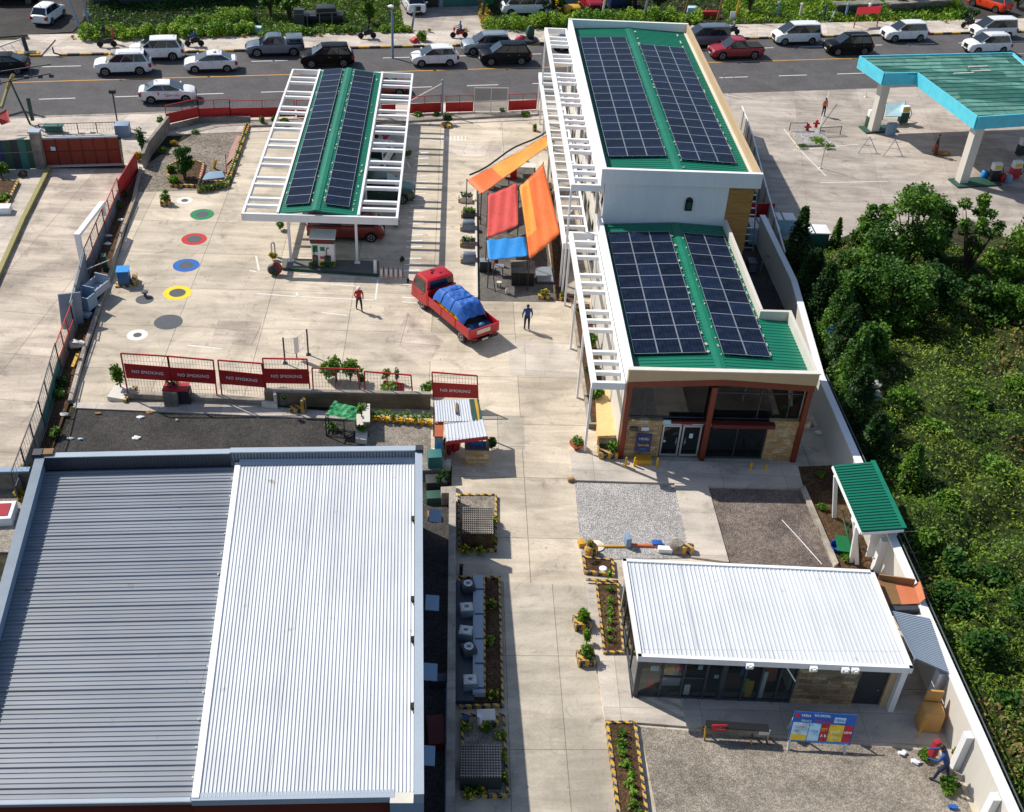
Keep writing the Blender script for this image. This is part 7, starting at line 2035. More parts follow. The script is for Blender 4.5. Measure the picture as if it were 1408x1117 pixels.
mb=MB();mb.bar(g-Z*.12,h-Z*.12,.05,.2);build(mb,'red_valance',M['poster_red'],kb)
mb=MB();mb.bar(A(628,555,2.36),A(628,568,2.3),.12,.12);build(mb,'vent_post',M['brown_wood'],kb)
mb=MB();p=a.lerp(b,.8);mb.slab([a.lerp(b,.79)+Z*.02,b+Z*.02,c+Z*.02,d.lerp(c,.79)+Z*.02],.06);build(mb,'patched_sheet',M['dark_green'],kb)
mb=MB();mb.slab([a.lerp(b,.9)+Z*.03,b+Vector((-.1,0,.03)),c+Vector((-.1,.1,.03)),d.lerp(c,.9)+Z*.03],.012);build(mb,'yellow_scrap',M['mustard'],kb)
qs=A(655,640);sb_=thing('stone_counter','sandstone clad counter under the sloping zinc sheets','counter',qs)
mb=MB();mb.box((qs.x,qs.y+.3,0),(1.25,.7,1.05));build(mb,'counter',M['sandstone'],sb_);mb=MB();mb.box((qs.x,qs.y+.3,1.052),(1.3,.75,.06));build(mb,'top',M['dark_steel'],sb_)
for k in range(10):
 h_=rnd.uniform(.14,.3);mb=MB();mb.lathe((qs.x-.5+k*.11,qs.y+.3+rnd.uniform(-.1,.1),1.113),[(.04,0),(.042,h_*.65),(.016,h_*.8),(.016,h_)],8)
 single(mb,'bottle',M['poster_blue'],'small blue bottle in the row on the sandstone counter','bottle','bottles on the sandstone counter')
for k,(px,m_,lb_)in enumerate(((617,'red_carpet','left dark red cloth bundle under the zinc roofed stall'),(626,'poster_red','right red cloth bundle under the zinc roofed stall'))):
 q=A(px,630);mb=MB();mb.blob((q.x,q.y+.4,.7),(.28,.3,.6),k,12,.5);single(mb,'cloth_bundle',M[m_],lb_,'bundle',smooth=60)
q=A(613,645);mb=MB();mb.box(q,(.5,.4,.55));single(mb,'cooler_box',M['offwhite'],'small pale cooler at the left foot of the zinc roofed stall','cooler',bev=.04)
q=A(598,630);mb=MB();mb.blob(q+Z*.25,(.3,.35,.3),7,12,.6);single(mb,'white_sack',M['white_paint'],'white crumpled sack beside the grey stall wall','sack',smooth=60)
q=A(676,618);shrub(q,.38,.75,'yellow flowered potted shrub right of the zinc roofed stall','leaf_dark','potted_shrub','plant',flowers='flower_yellow')
for px,py,lb_,s,m_ in((592,652,'grey concrete trough at the corner of the white roof',(1.0,.8,.6),'wallgrey'),(600,668,'dark trough with green plant by the passage',(1.1,.7,.5),'charcoal'),(613,690,'short grey pillar at the head of the passage wall',(.5,.5,.8),'kerbgrey')):
 q=A(px,py);mb=MB();mb.box((q.x,q.y,0),s,.1);single(mb,'trough',M[m_],lb_,'trough',bev=.02)
for px,py,lb_ in((602,664,'dark plant in the trough by the passage'),(613,657,'small upright plant beside the white sack')):
 q=A(px,py,.5);shrub(q,.25,.45,lb_,'leaf_dark','plant','plant')
 # front corner of the cinder lot
dp_=thing('green_awning_cage','dark framed cage with ragged green cover beside the cinder lot','cage',A(465,600))
pts_=[A(449,600),A(474,603),A(490,596),A(452,590)]
mb=MB()
for p in pts_:mb.bar(p,p+Z*1.25,.06)
for p,q in zip(pts_,pts_[1:]+pts_[:1]):mb.bar(p+Z*1.25,q+Z*1.25,.05);mb.bar(p+Z*.1,q+Z*.1,.05)
build(mb,'frame',M['charcoal'],dp_)
mb=MB();V=[];n_=8
qa,qb,qc,qd=A(447,570,1.3),A(460,552,1.4),A(492,560,1.4),A(489,578,1.3)
for i in range(n_+1):
 for j in range(n_+1):
  p=qa.lerp(qd,i/n_).lerp(qb.lerp(qc,i/n_),j/n_);p.z+=rnd.uniform(-.08,.08);V.append(p)
mb.add(V,[(i*(n_+1)+j,(i+1)*(n_+1)+j,(i+1)*(n_+1)+j+1,i*(n_+1)+j+1)for i in range(n_)for j in range(n_)])
build(mb,'cover',pm('ragged_green','#2f8a55',.7,0,.4,5),dp_)
q=A(458,592);leaf_mesh('foliage',blob_pts([(q+Z*.3,(.5,.3,.3))],120,.2),.08,M['leaf_mid'],dp_)
tp_=thing('square_planter','square grey planter with bright red top before the second red panel','planter',A(240,555))
q=A(243,556);mb=MB();mb.box((q.x-.2,q.y,.1),(.75,.8,.95));build(mb,'box',M['wallgrey'],tp_,bev=.02)
mb=MB();mb.box((q.x+.5,q.y+.25,.1),(.62,.75,.8),0,.85);build(mb,'side_box',M['charcoal'],tp_)
mb=MB();mb.box((q.x+.05,q.y+.15,1.052),(1.35,.85,.05));build(mb,'top',M['poster_red'],tp_)
leaf_mesh('foliage',blob_pts([((q.x-.15,q.y+.3,1.2),(.45,.3,.15))],80,.2),.09,M['leaf_dark'],tp_);leaf_mesh('flowers',blob_pts([((q.x-.1,q.y+.15,1.22),(.2,.2,.1))],24,.5),.08,M['flower_pink'],tp_)
lp_=thing('corner_planter','low white kerbed planter with leafy tree at the left end of the red panels','planter',A(165,550))
q=A(163,552);mb=MB();mb.prism([A(148,551),A(172,555),A(184,537),A(160,534)],0,.28);build(mb,'kerb',M['offwhite'],lp_);mb=MB();mb.prism([A(170,556),A(174,556),A(190,536),A(184,536)],0,.3);build(mb,'yellow_edge',M['hazard'],lp_)
shrub(A(166,532,.28),.45,1.5,'small leafy tree in the low white kerbed planter','leaf_mid','small_tree','tree',n=420)
for px,py,lb_,r,h,mt in((449,522,'left round bush behind the open red frame',.5,1.1,'leaf_mid'),(463,525,'middle biggest bush behind the open red frame',.75,1.5,'leaf_mid'),(482,524,'right round bush behind the open red frame',.7,1.4,'leaf_mid'),(496,530,'small pinkish bush right of the big bushes',.32,.8,'leaf_dark'),(534,540,'long low bright bush in the second open frame',.6,.7,'leaf_bright'),(546,526,'slim upright plant before the dark red panel',.25,1.1,'leaf_dark'),(531,524,'spindly plant at the top of the second open frame',.35,.9,'leaf_mid'),(588,542,'round dark bush left of the rightmost red panel',.42,.9,'leaf_mid')):
 shrub(A(px,py),r,h,lb_,mt,'bush','bush',n=int(350*r+150))
mb=MB();q0=A(530,545);mb.bar(A(528,536)+Z*.35,A(556,540)+Z*.35,.04,.6);single(mb,'low_hoarding',M['maroon'],'dark red low panel behind the second open frame','panel')
for k in range(9):
 q=A(512+k*9.8,578.5+k*.7);yp=thing('plant_pot','yellow pot with young plant in the row below the retaining wall','plant pot',q,0,'yellow pots below the retaining wall')
 mb=MB();mb.lathe(q,[(.12,0),(.19,.26),(.16,.25)],10);build(mb,'pot',M['yellow'],yp)
 leaf_mesh('foliage',blob_pts([(q+Z*(.42+.1*(k%3)),(.22,.2,.22+.1*(k%2)))],46,.2),.08,M['leaf_mid' if k%2 else 'leaf_bright'],yp)
mb=MB();mb.prism([A(360,563),A(382,565),A(382,560),A(362,558)],.1,.4);mb.box(A(379,557,.1),(.16,.5,.9),.3);single(mb,'planter_bench',M['cream'],'pale bench block with curled end by the retaining wall','bench',bev=.03)
mb=MB();mb.prism([A(398,570),A(420,571),A(420,565),A(400,563)],.1,.36);mb.box(A(418,565,.1),(.2,.5,.8),-.2);single(mb,'planter_bench',M['hazard'],'yellow edged bench block further right by the retaining wall','bench',bev=.03)
q=A(390,556);mb=MB();mb.lathe(q+Z*.1,[(.3,0),(.34,.3),(.3,.6),(.38,.85),(.3,.82)],14);single(mb,'urn',M['wallgrey'],'grey concrete urn with small plant by the retaining wall','urn',smooth=40)
shrub(A(391,552,.9),.2,.5,'dark plant in the grey concrete urn','leaf_dark','plant','plant')
cpn=thing('corner_tree_bed','narrow bed with two green bushes between cinder lot and gravel court','planter',A(498,592))
mb=MB();mb.prism([A(489,610),A(504,612),A(508,578),A(490,576)],0,.35);build(mb,'kerb',M['offwhite'],cpn)
shrub(A(497,573,.35),.38,.9,'taller bush in the narrow bed by the green cage','leaf_mid','bush','bush');shrub(A(497,592,.35),.35,.35,'low clipped bush in the narrow bed by the green cage','leaf_mid','bush','bush')
for px,py,lb_,s in((135,570,'flat brown scrap at the back of the cinder lot',.3),(192,575,'largest white scrap in the middle of the cinder lot',.4),(222,562,'small white scrap by the kerb of the cinder lot',.2),(205,568,'pale brown lump by the kerb of the cinder lot',.35),(97,604,'white bag at the left end of the cinder lot',.3),(110,605,'pale blue bag at the left end of the cinder lot',.25),(188,603,'torn white packaging in the cinder lot',.45),(243,579,'white cup in the cinder lot',.18)):
 q=A(px,py);mb=MB();mb.blob((q.x,q.y,.06),(s*.6,s*.3,.06),px,9,.8);single(mb,'paper_scrap',M['white_paint' if 'white' in lb_ else 'cardboard' if 'brown' in lb_ else 'pale_blue'],lb_,'litter')
 # FRONT OF THE GLASS FRONTED SHOP, BEDS, SIGNS
q=A(888,628);t=thing('menu_board','dark blue chalk menu board with yellow lettering by the stone wall','sign board',q)
a,b,c,d=AY(876,597,46.7),AY(897,598,46.7),AY(894,622,46.45),AY(872,621,46.45)
mb=MB();mb.add([v+Vector((0,.06,.02))for v in(a,b,c,d)]+[a,b,c,d],[(0,1,2,3),(7,6,5,4),(0,4,5,1),(1,5,6,2),(2,6,7,3),(3,7,4,0)]);build(mb,'board',M['navy'],t)
ce=(a+b+c+d)/4;nrm=Vector((0,-.012,.004))
for txt,dz,sz,m_ in(('MENU',.28,.2,'offwhite'),('Specials',-.06,.2,'flower_yellow'),('today',-.28,.16,'sky_tarp')):
 text(txt,sz,M[m_],frame(ce+Vector((0,-.02-dz*-.09,dz))+Vector((0,-.05+dz*.1,0)),b-a,a-d),t)
mb=MB();q=AY(886,627,46.45);mb.box((q.x,46.5,.14),(.85,.5,.3));build(mb,'trough',M['mustard'],t)
for px,lb_ in((860,'left yellow bollard before the stone wall'),(872,'second yellow bollard beside the menu board'),(903,'third yellow bollard right of the menu board'),(1032,'small yellow and white bollard by the right stone wall'),(1053,'tiny yellow stub by the right stone wall')):
 q=A(px,641 if px<1000 else 645,.14);mb=MB();hh_=.55 if px<1000 else .4 if px<1040 else .25;mb.lathe(q,[(.11,0),(.07,.04),(.06,hh_),(.03,hh_+.05)],12);single(mb,'bollard',M['yellow'],lb_,'bollard',group='yellow bollards on the porch',smooth=40)
for k,(px,py)in enumerate(((872,586),(887,586))):
 q=AY(px,py+4,47.0);mb=MB();mb.box((q.x,46.98,q.z-.1),(.42,.12,.24));single(mb,'wall_box',M['dark_steel' if k==0 else 'white_paint'],('black box on the stone wall above the menu board','white box on the stone wall above the menu board')[k],'wall box',bev=.03)
q=A(793,617);t=thing('bowl_planter','round terracotta bowl with shrub on feet in the drive','planter',q)
mb=MB();mb.lathe(q+Z*.1,[(.22,0),(.4,.22),(.44,.3),(.36,.27)],16);mb.lathe(q,[(.12,0),(.1,.12)],10);build(mb,'bowl',M['terracotta'],t,smooth=40)
leaf_mesh('foliage',blob_pts([(q+Z*.55,(.34,.34,.28))],170,.3),.08,M['leaf_mid'],t)
q=A(785,662);mb=MB();mb.box(q+Z*.0,(.35,.2,.22),.2);single(mb,'kerb_stone',M['cardboard'],'small brown stone at the corner of the pale gravel bed','stone',bev=.05)
# clutter row between gravel bed and white roofed shop
for px,py,s,m_,lb_,nm_ in((812,762,(.42,.42,.55),'hazard','striped barrel at the left end of the clutter row','barrel'),(820,752,(.5,.5,.08),'cream','pale round lid behind the striped barrel','lid'),(838,753,(1.5,.12,.1),'mustard','yellow plank in the clutter row','plank'),(862,750,(.25,.5,.6),'bluegrey','grey blue crooked post in the clutter row','post'),(885,752,(1.4,.14,.12),'orange','orange plank in the clutter row','plank'),(903,750,(.5,.3,.2),'poster_blue','blue tray at the right of the clutter row','tray'),(914,759,(.7,.3,.25),'white_paint','white box near the corner of the white roof','box'),(930,757,(.48,.48,.5),'wallgrey','grey round drum beside the yellow bin','drum'),(944,760,(.6,.35,.45),'hazard','yellow striped bin at the walkway edge','bin'),(799,750,(.3,.4,.25),'mustard','yellow block at the left corner of the gravel bed','block'),(818,775,(.5,.5,.12),'offwhite','flat round pale stone in the small brown bed','stone'),(829,785,(.26,.26,.16),'white_paint','small white ball stone in the small brown bed','stone')):
 q=A(px,py);mb=MB()
 if s[0]==s[1]:mb.lathe(q+Z*.03,[(s[0]*.7,0),(s[0]*.8,s[2]*.3),(s[0]*.8,s[2]*.7),(s[0]*.6,s[2])],16);single(mb,nm_,M[m_],lb_,nm_,smooth=40)
 else:mb.box(q+Z*.03,s,rnd.uniform(-.15,.15));single(mb,nm_,M[m_],lb_,nm_,bev=.02)
shrub(A(811,752,.5),.22,.4,'yellow plant in the striped barrel','leaf_yellow','plant','plant')
bed('small square bed with stones left of the white roofed shop',ccw((803,790),(845,794),(843,772),(800,768)),'soil',w=.12)
mb=MB();mb.bar(A(806,797,.25),A(850,800,.25),.12,.08);single(mb,'striped_rail',M['hazard'],'striped rail lying below the small square bed','rail')
shrub(A(836,797,.1),.2,.6,'bright yellow green plant beside the striped rail','leaf_bright','plant','plant')
bs=bed('long striped bed of young plants beside the glass side of the shop',ccw((829,902),(858,902),(850,806),(818,805)),'soil',h=.24,w=.1)
leaf_mesh('foliage',np.vstack([blob_pts([(A(838,812+k*11+rnd.uniform(-3,3),.3),(.22,.2,.25))],34,.2)for k in range(7)]),.08,M['leaf_mid'],bs)
bl_=bed('long striped bed of small green plants by the brown gravel lot',ccw((850,1140),(893,1140),(874,996),(832,996)),'soil',h=.24,w=.13)
leaf_mesh('foliage',np.vstack([blob_pts([(A(855+k*2.6+rnd.uniform(-4,4),1008+k*14,.3),(.2+.12*(k%2),.25,.3))],60,.2)for k in range(9)]),.085,M['leaf_mid'],bl_)
for k,(px,py,lb_)in enumerate(((800,860,'upper striped pot with a bushy shrub on the drive edge'),(805,909,'lower striped pot with a bushy shrub on the drive edge'))):
 q=A(px,py);t=thing('striped_planter',lb_,'planter',q,.1)
 mb=MB();mb.box(q,(.78,.7,.42),.1);build(mb,'box',M['hazard'],t,bev=.03)
 leaf_mesh('foliage',blob_pts([(q+Z*.62,(.32,.32,.32)),(q+Z*.8,(.22,.22,.25))],320,.25),.08,M['leaf_bright' if k==0 else 'leaf_mid'],t)
 mb=MB();mb.tube(q+Z*.3,q+Z*.8,.03);build(mb,'stem',M['bark'],t)
shrub(A(806,885),.26,.85,'slim light green plant between the two striped pots','leaf_bright','potted_plant','plant')
# barrier and poster board in front of the shop
ba=thing('counter_barrier','low counter barrier with red badge and yellow black legs before the shop','barrier',A(1010,1010))
a,b=A(967,1012),A(1052,1018)
mb=MB();mb.bar(a+Z*.78,b+Z*.78,.35,.06);build(mb,'top',M['black'],ba)
mb=MB();mb.bar(a+Vector((0,-.1,.52)),b+Vector((0,-.1,.52)),.04,.4);build(mb,'panel',M['wallgrey'],ba)
mb=MB();c=a.lerp(b,.2)+Vector((0,-.14,.78));mb.box(c-Z*.25,(.62,.05,.42));bd=build(mb,'badge',M['poster_red'],ba,bev=.02);text('OPEN',.17,M['white_paint'],frame(c+Vector((0,-.03,-.03)),b-a,Z),ba)
mb=MB();c=a.lerp(b,.93)+Vector((0,-.12,.5));mb.box(c,(.45,.05,.28));build(mb,'badge',M['offwhite'],ba)
for p in(a,b,a.lerp(b,.75)):
 mb=MB();mb.bar(p+Vector((0,-.25,.03)),p+Vector((0,0,.75)),.07);mb.bar(p+Vector((0,.3,.03)),p+Vector((0,0,.75)),.07);build(mb,'leg',M['hazard'],ba)
pb_=thing('poster_board','bright blue yellow and red poster board leaning before the shop','poster board',A(1130,1030))
pq=[A(1093,978,1.55),A(1179,984,1.55),A(1167,1024,.45),A(1083,1019,.45)]
pq[2]=pq[1]+pq[3]-pq[0]
mb=MB();mb.slab(pq,.05);bdx=build(mb,'board',M['poster_blue'],pb_)
nb_=(pq[1]-pq[0]).cross(pq[3]-pq[0]).normalized();nb_=nb_ if nb_.y<0 or nb_.z>0 else-nb_
if nb_.z<0:nb_=-nb_
def on(u,v,k=.004):return pq[0].lerp(pq[1],u).lerp(pq[3].lerp(pq[2],u),v)+nb_*k
def patch(u0,v0,u1,v1,m_,k=.004):
 mb=MB();q=[on(u0,v0,k),on(u1,v0,k),on(u1,v1,k),on(u0,v1,k)];mb.slab(q,.003);return build(mb,'print',M[m_],bdx)
for u0,v0,u1,v1,m_ in((.02,.36,.28,.92,'pale_blue'),(.29,.36,.47,.95,'pale_blue'),(.02,.75,.27,.95,'poster_yellow'),(.48,.34,.60,.95,'poster_red'),(.61,.36,.84,.92,'poster_yellow'),(.85,.36,.98,.92,'poster_red'),(.02,.93,.98,.99,'sky_tarp'),(.66,.12,.84,.3,'pale_blue'),(.03,.05,.1,.2,'poster_red')):
 patch(u0,v0,u1,v1,m_,.004 if m_!='poster_yellow' or u0>.5 else .008)
def ptext(s,u,v,sz,m_):text(s,sz,M[m_],frame(on(u,v,.014),pq[1]-pq[0],pq[0]-pq[3]),pb_)
for s,u,v,sz,m_ in(('FRESH',.2,.13,.13,'white_paint'),('MEALS',.22,.3,.14,'pale_blue'),('BIG SPECIAL',.46,.1,.12,'white_paint'),('TODAY ONLY',.5,.28,.12,'poster_red'),('MENU',.75,.21,.15,'poster_blue'),('COMBO',.15,.5,.14,'orange'),('hot',.1,.63,.14,'brown_wood'),('rice',.38,.6,.2,'sky_tarp'),('SET',.54,.55,.16,'flower_yellow'),('A B',.54,.75,.16,'white_paint'),('snack',.72,.6,.18,'pale_blue'),('tea',.72,.78,.2,'offwhite'),('NEW',.915,.6,.14,'white_paint')):
 ptext(s,u,v,sz,m_)
for u in(.03,.93):
 mb=MB();p=on(u,.98,-.03);mb.bar((p.x,p.y-.15,.03),p,.09);p2=on(u,.1,-.04);mb.bar((p2 .x,p2 .y+.3,.03),p2,.06);build(mb,'leg',M['offwhite'],pb_)
 # right corner: plywood cover, worker's mat, orange sheet
cb=thing('plywood_cabinet','tan curved plywood cabinet at the end of the shop porch','cabinet',A(1278,1000))
q=A(1277,1006,.1);mb=MB();mb.box(q+Vector((0,.3,0)),(.95,.75,1.15),-.1,.93);build(mb,'body',M['tan_wood'],cb,bev=.12)
mb=MB();mb.box(q+Vector((0.1,.75,0)),(.7,.12,1.7),-.1);build(mb,'back_board',M['tan_wood'],cb,bev=.05)
mb=MB();mb.bar(q+Vector((-.6,-.3,0)),q+Vector((-.35,-.1,.9)),.05);build(mb,'prop',M['mustard'],cb)
os_=thing('orange_tray','crumpled orange and brown sheet tray on the boundary wall','tray',A(1235,820,0))
qa=[A(1207,797,2.35),A(1256,805,2.4),A(1264,830,2.35),A(1222,832,2.3)]
mb=MB();mb.slab(qa,.04);build(mb,'base',M['orange'],os_)
mb=MB();mb.slab([qa[0]+Z*.03,qa[0].lerp(qa[1],.45)+Z*.03,qa[3].lerp(qa[2],.4)+Z*.03,qa[3]+Z*.03],.02);build(mb,'brown_sheet',M['brown_wood'],os_)
mb=MB();mb.bar(qa[0]+Z*.15,qa[1]+Z*.2,.06,.35);build(mb,'back_edge',M['cardboard'],os_)
mb=MB();mb.slab([qa[1]+Z*.02,qa[1]+Vector((.2,-.05,.32)),qa[2]+Vector((.18,.0,.32)),qa[2]+Z*.02],.04);build(mb,'side_flap',M['orange'],os_)
mb=MB();a_,b_=A(1222,838,2.2),A(1262,836,2.2);mb.bar(a_-Z*.1,b_-Z*.1,.3,.35);build(mb,'dark_box',M['dark_steel'],os_)
mb=MB()
for p in qa:mb.tube((p.x,p.y,0),p-Z*.05,.04)
build(mb,'post',M['dark_steel'],os_)
mb=MB();mb.tube(A(1240,727,2.9),A(1270,793,.6),.02);mb.tube(A(1243,731,2.8),A(1262,731,2.2),.02);single(mb,'stay_wire',M['mesh_wire'],'thin pale stay wire from the green roofed shelter into the scrub','wire')
mb=MB();q=A(1270,831);
for px,py in((1124,775),):pass
mb.path([A(1075,715,.05),A(1100,742,.06),A(1130,776,.05)],.02);single(mb,'white_rope',M['white_paint'],'white rope lying across the brown gravel bed','rope')
for px,py,lb_ in((1114,585,'blue grey crumpled sheet beside the brown red column'),(1126,597,'white sheet scrap by the boundary wall'),(1240,1038,'white paper scraps near the porch end of the gravel lot'),(1258,1050,'second white scrap in the gravel lot'),(1310,1112,'blue bundle at the bottom right by the white wall')):
 q=A(px,py);mb=MB();mb.blob((q.x,q.y,.1),(.2,.14,.08),px,9,.9);single(mb,'paper_scrap',M['poster_blue' if 'bundle' in lb_ else 'bluegrey' if 'blue' in lb_ else 'white_paint'],lb_,'litter')
for px,py,r,h,lb_ in((1272,1042,.35,.4,'small weed clump by the porch end'),(1315,1045,.3,.7,'potted plant against the white wall behind the worker'),(1305,1085,.5,.3,'weed patch at the foot of the white wall'),(1130,700,.35,.35,'weed beside the brown gravel bed'),(1128,655,.3,.3,'weed at the porch corner of the glass front'),(1166,770,.4,.5,'grass tuft under the swing shelter')):
 shrub(A(px,py),r,h,lb_,'leaf_mid','weed','plant')
 # BACK LEFT GARDEN
bt=bed('triangular bed with dark bushy tree in the gravel court',ccw((234,258),(274,259),(282,227),(252,220),(228,232)),'soil',h=.25,w=.15)
def tree(label,base,h,blobs,n,size,mat,tr=.12,name='tree',group=None,cat='tree',lo=.35):
 base=Vector(base);t=thing(name,label,cat,base,0,group)
 leaf_mesh('crown',blob_pts(blobs,n,lo),size,M[mat],t)
 mb=MB();limbs(mb,base,[b[0]for b in blobs[:9]],tr);build(mb,'trunk',M['bark'],t)
 return t
def blobset(c,R,H,k,z0):
 o=[]
 for i in range(k):
  a=rnd.uniform(0,6.28);r=rnd.uniform(.1,.75)*R;z=rnd.uniform(z0,H)
  s=rnd.uniform(.28,.45)*R
  o.append((Vector((c[0]+math.cos(a)*r,c[1]+math.sin(a)*r,c[2]+z)),(s,s,s*.75)))
 return o
q=A(255,250);tree('dark bushy tree in the triangular bed of the gravel court',q,3,blobset(q,1.05,2.4,12,.9),1500,.12,'leaf_dark')
shrub(A(240,254),.5,.8,'round light bush at the left foot of the dark bushy tree','leaf_bright','bush','bush');shrub(A(238,240),.45,.7,'small bush behind the left edge of the triangular bed','leaf_mid','bush','bush')
bc=bed('yellow edged bed of green plants beside the white stone patch',ccw((271,266),(314,258),(344,174),(338,172),(318,230),(308,252),(280,252)),'soil',h=.25,w=.12)
leaf_mesh('foliage',np.vstack([blob_pts([(A(276+k*4.3,260-k*.9,.3),(.3,.3,.22))],50,.2)for k in range(9)]+[blob_pts([(A(316+k*4,245-k*12,.3),(.25,.35,.22))],36,.2)for k in range(6)]),.1,M['leaf_mid'],bc)
mb=MB();mb.prism([A(278,251),A(310,247),A(306,238),A(284,240)],0,.2);single(mb,'stone_patch',M['bluegrey'],'pale blue grey stone patch in the gravel court','stone slab',bev=.04)
mb=MB();mb.prism([A(312,228),A(324,216),A(333,190),A(326,188),A(316,210)],0,.12);single(mb,'pink_slab',pm('pinkslab','#a98377',.8),'long pinkish slab along the right bed of the gravel court','stone slab')
mb=MB();mb.bar(A(312,245),A(310,212,1.4),.06);mb.bar(A(274,252),A(281,230,.5),.07);single(mb,'red_rail',M['red_paint'],'thin red rails beside the pale stone patch','rail')
mb=MB();q=A(294,232);mb.bar(q,A(297,220,.9),.2,.12);single(mb,'mustard_figure',M['mustard'],'small mustard post with dark top in the gravel court','post')
for px,py,r,h,lb_,mt in((225,212,.45,.5,'bush on the inner side of the curved grey wall','leaf_mid'),(240,200,.4,.4,'low yellow flowered plant along the curved grey wall','leaf_yellow'),(268,184,.35,.35,'tiny bright plant below the red fence','leaf_bright'),(222,172,.4,.7,'plant tucked behind the left end of the red fence','leaf_mid'),(196,212,.5,2.2,'tall leafy shrub at the end of the curved grey wall','leaf_dark'),(192,222,.5,.7,'yellow green plant in the bed beside the red gate','leaf_yellow'),(375,170,.4,.6,'bush behind the left ladder of the canopy','leaf_mid'),(392,172,.5,.6,'second bush behind the left ladder of the canopy','leaf_mid'),(360,172,.3,.8,'small upright plant left of the canopy ladder','leaf_mid'),(575,162,.45,.5,'left bush under the road fence right of the canopy','leaf_mid'),(600,162,.4,.5,'middle bush under the road fence right of the canopy','leaf_dark'),(615,171,.42,1.0,'dark conical shrub in a yellow ringed pot by the brace post','leaf_dark'),(690,154,.35,.3,'low weeds at the foot of the pale barred gate','leaf_mid'),(722,160,.45,.4,'low bush at the last red fence section','leaf_mid')):
 shrub(A(px,py),r,h,lb_,mt,'bush','bush')
q=A(614,174);mb=MB();mb.lathe(q,[(.5,0),(.5,.22),(.4,.22)],16);single(mb,'ring_pot',M['hazard'],'yellow black ring around the dark conical shrub','planter')
q=A(228,281);t=thing('striped_planter','striped box planter with shrub beside the farthest white ring','planter',q);mb=MB();mb.box(q,(.75,.7,.38),.2);build(mb,'box',M['hazard'],t,bev=.03)
leaf_mesh('foliage',blob_pts([(q+Z*.6,(.38,.36,.32)),(q+Vector((.05,.1,.95)),(.22,.2,.25))],260,.25),.09,M['leaf_mid'],t)
sk=bed('grassy bed with yellow edge by the left photo margin',ccw((-30,292),(8,292),(27,252),(8,250),(-25,252)),'soil',h=.25,w=.16)
shrub(A(3,246),.7,1.2,'bushy plant at the left margin beside the grassy bed','leaf_mid','bush','bush');shrub(A(5,276),.6,.5,'low bush in the grassy bed at the left margin','leaf_bright','bush','bush')
mb=MB();q=A(4,292);mb.box(q,(1.2,.8,.5),.1);single(mb,'white_box',M['white_paint'],'white box at the left margin below the grassy bed','box',bev=.05)
q=A(32,243);mb=MB();mb.blob(q+Z*.2,(.35,.3,.25),5,10,.7);single(mb,'debris_heap',M['dirt'],'small dark debris heap by the patchwork fence','debris')
# low left corner beside the grey roof
lw=wall_run('low grey wall meeting the lane fence near the grey roof',[(A(48,668).x,A(48,668).y),(A(-60,670).x,A(-60,670).y)],.25,1.1,'wallgrey','bluegrey',name='low_wall')
mb=MB();mb.prism([A(-60,672),A(48,672),A(35,760),A(-60,760)],-.1,.03);struct(mb,'gravel_corner_ground',M['gravel_tan'])
q=A(4,712);mb=MB();mb.box(q,(1.2,1.3,.5),.1);single(mb,'white_crate',M['white_paint'],'white and crimson crate at the left margin by the grey roof','crate',bev=.04)
mb=MB();mb.box(q+Z*.502,(.8,.9,.03),.1);single(mb,'crimson_mat',M['red_carpet'],'crimson mat on the white crate at the left margin','mat')
for px,py,lb_ in((40,650,'yellow weed beside the coping of the grey roof'),(34,685,'second yellow weed beside the coping of the grey roof'),(75,600,'weeds in the strip beside the cinder lot'),(85,530,'reddish plant in the soil strip by the lane fence'),(82,545,'green bush in the soil strip by the lane fence'),(165,286,'bright green fern in the upper soil strip'),(168,270,'dark green bush behind the red metal sheet')):
 shrub(A(px,py),.42,.5,lb_,'leaf_yellow' if 'yellow' in lb_ else 'leaf_dark' if 'dark' in lb_ or 'red' in lb_ else 'leaf_mid','weed','plant')
q=A(104,502);mb=MB();mb.bar(A(100,505,.1),A(107,487,.5),.18,.12);single(mb,'yellow_tube',M['yellow'],'yellow tube lying in the soil strip','tube')
# BEYOND THE ROAD
def hedge(label,pts,w,h,n,mat='leaf_bright',name='hedge'):
 """clipped-looking hedge with an uneven outline along a line of ground points."""
 t=thing(name,label,'hedge',pts[0]);C=[]
 L_=sum((b-a).length for a,b in zip(pts,pts[1:]))
 for a,b in zip(pts,pts[1:]):
  m_=max(3,int((b-a).length/.7))
  k=int(n*(b-a).length/L_/m_)
  for i in range(m_):
   c=a.lerp(b,(i+rnd.random())/m_);hh_=h*rnd.uniform(.7,1.2)
   C.append(blob_pts([(Vector((c.x,c.y+rnd.uniform(-.2,.2)*w,hh_*.5)),(rnd.uniform(.5,.8),w*.55,hh_*.55))],k,.55))
 leaf_mesh('foliage',np.vstack(C),.13,M[mat],t)
 mb=MB()
 for a,b in zip(pts,pts[1:]):
  for i in range(max(2,int((b-a).length/2))):
   c=a.lerp(b,rnd.random());mb.tube((c.x,c.y,0),(c.x,c.y,h*.6),.05,n=5)
 build(mb,'stems',M['bark'],t)
 return t
hedge('long bright green hedge behind the white cars at the top left',[A(112,54),A(180,52),A(250,50),A(352,46)],2.2,1.3,12000)
hedge('second taller bright hedge behind the first at the top left',[A(250,38),A(300,34),A(352,30)],2.2,1.4,3000)
hedge('low hedge with yellow flowers before the fenced black pickup body',[A(358,50),A(425,48),A(490,46)],1.4,.9,2200,'leaf_mid')
hedge('short bright hedge behind the white lamp post',[A(524,46),A(562,44)],1.3,.9,1200)
hedge('long bright hedge before the parked van and taxi',[A(672,42),A(760,36),A(860,33),A(960,30)],2.6,1.4,14000)
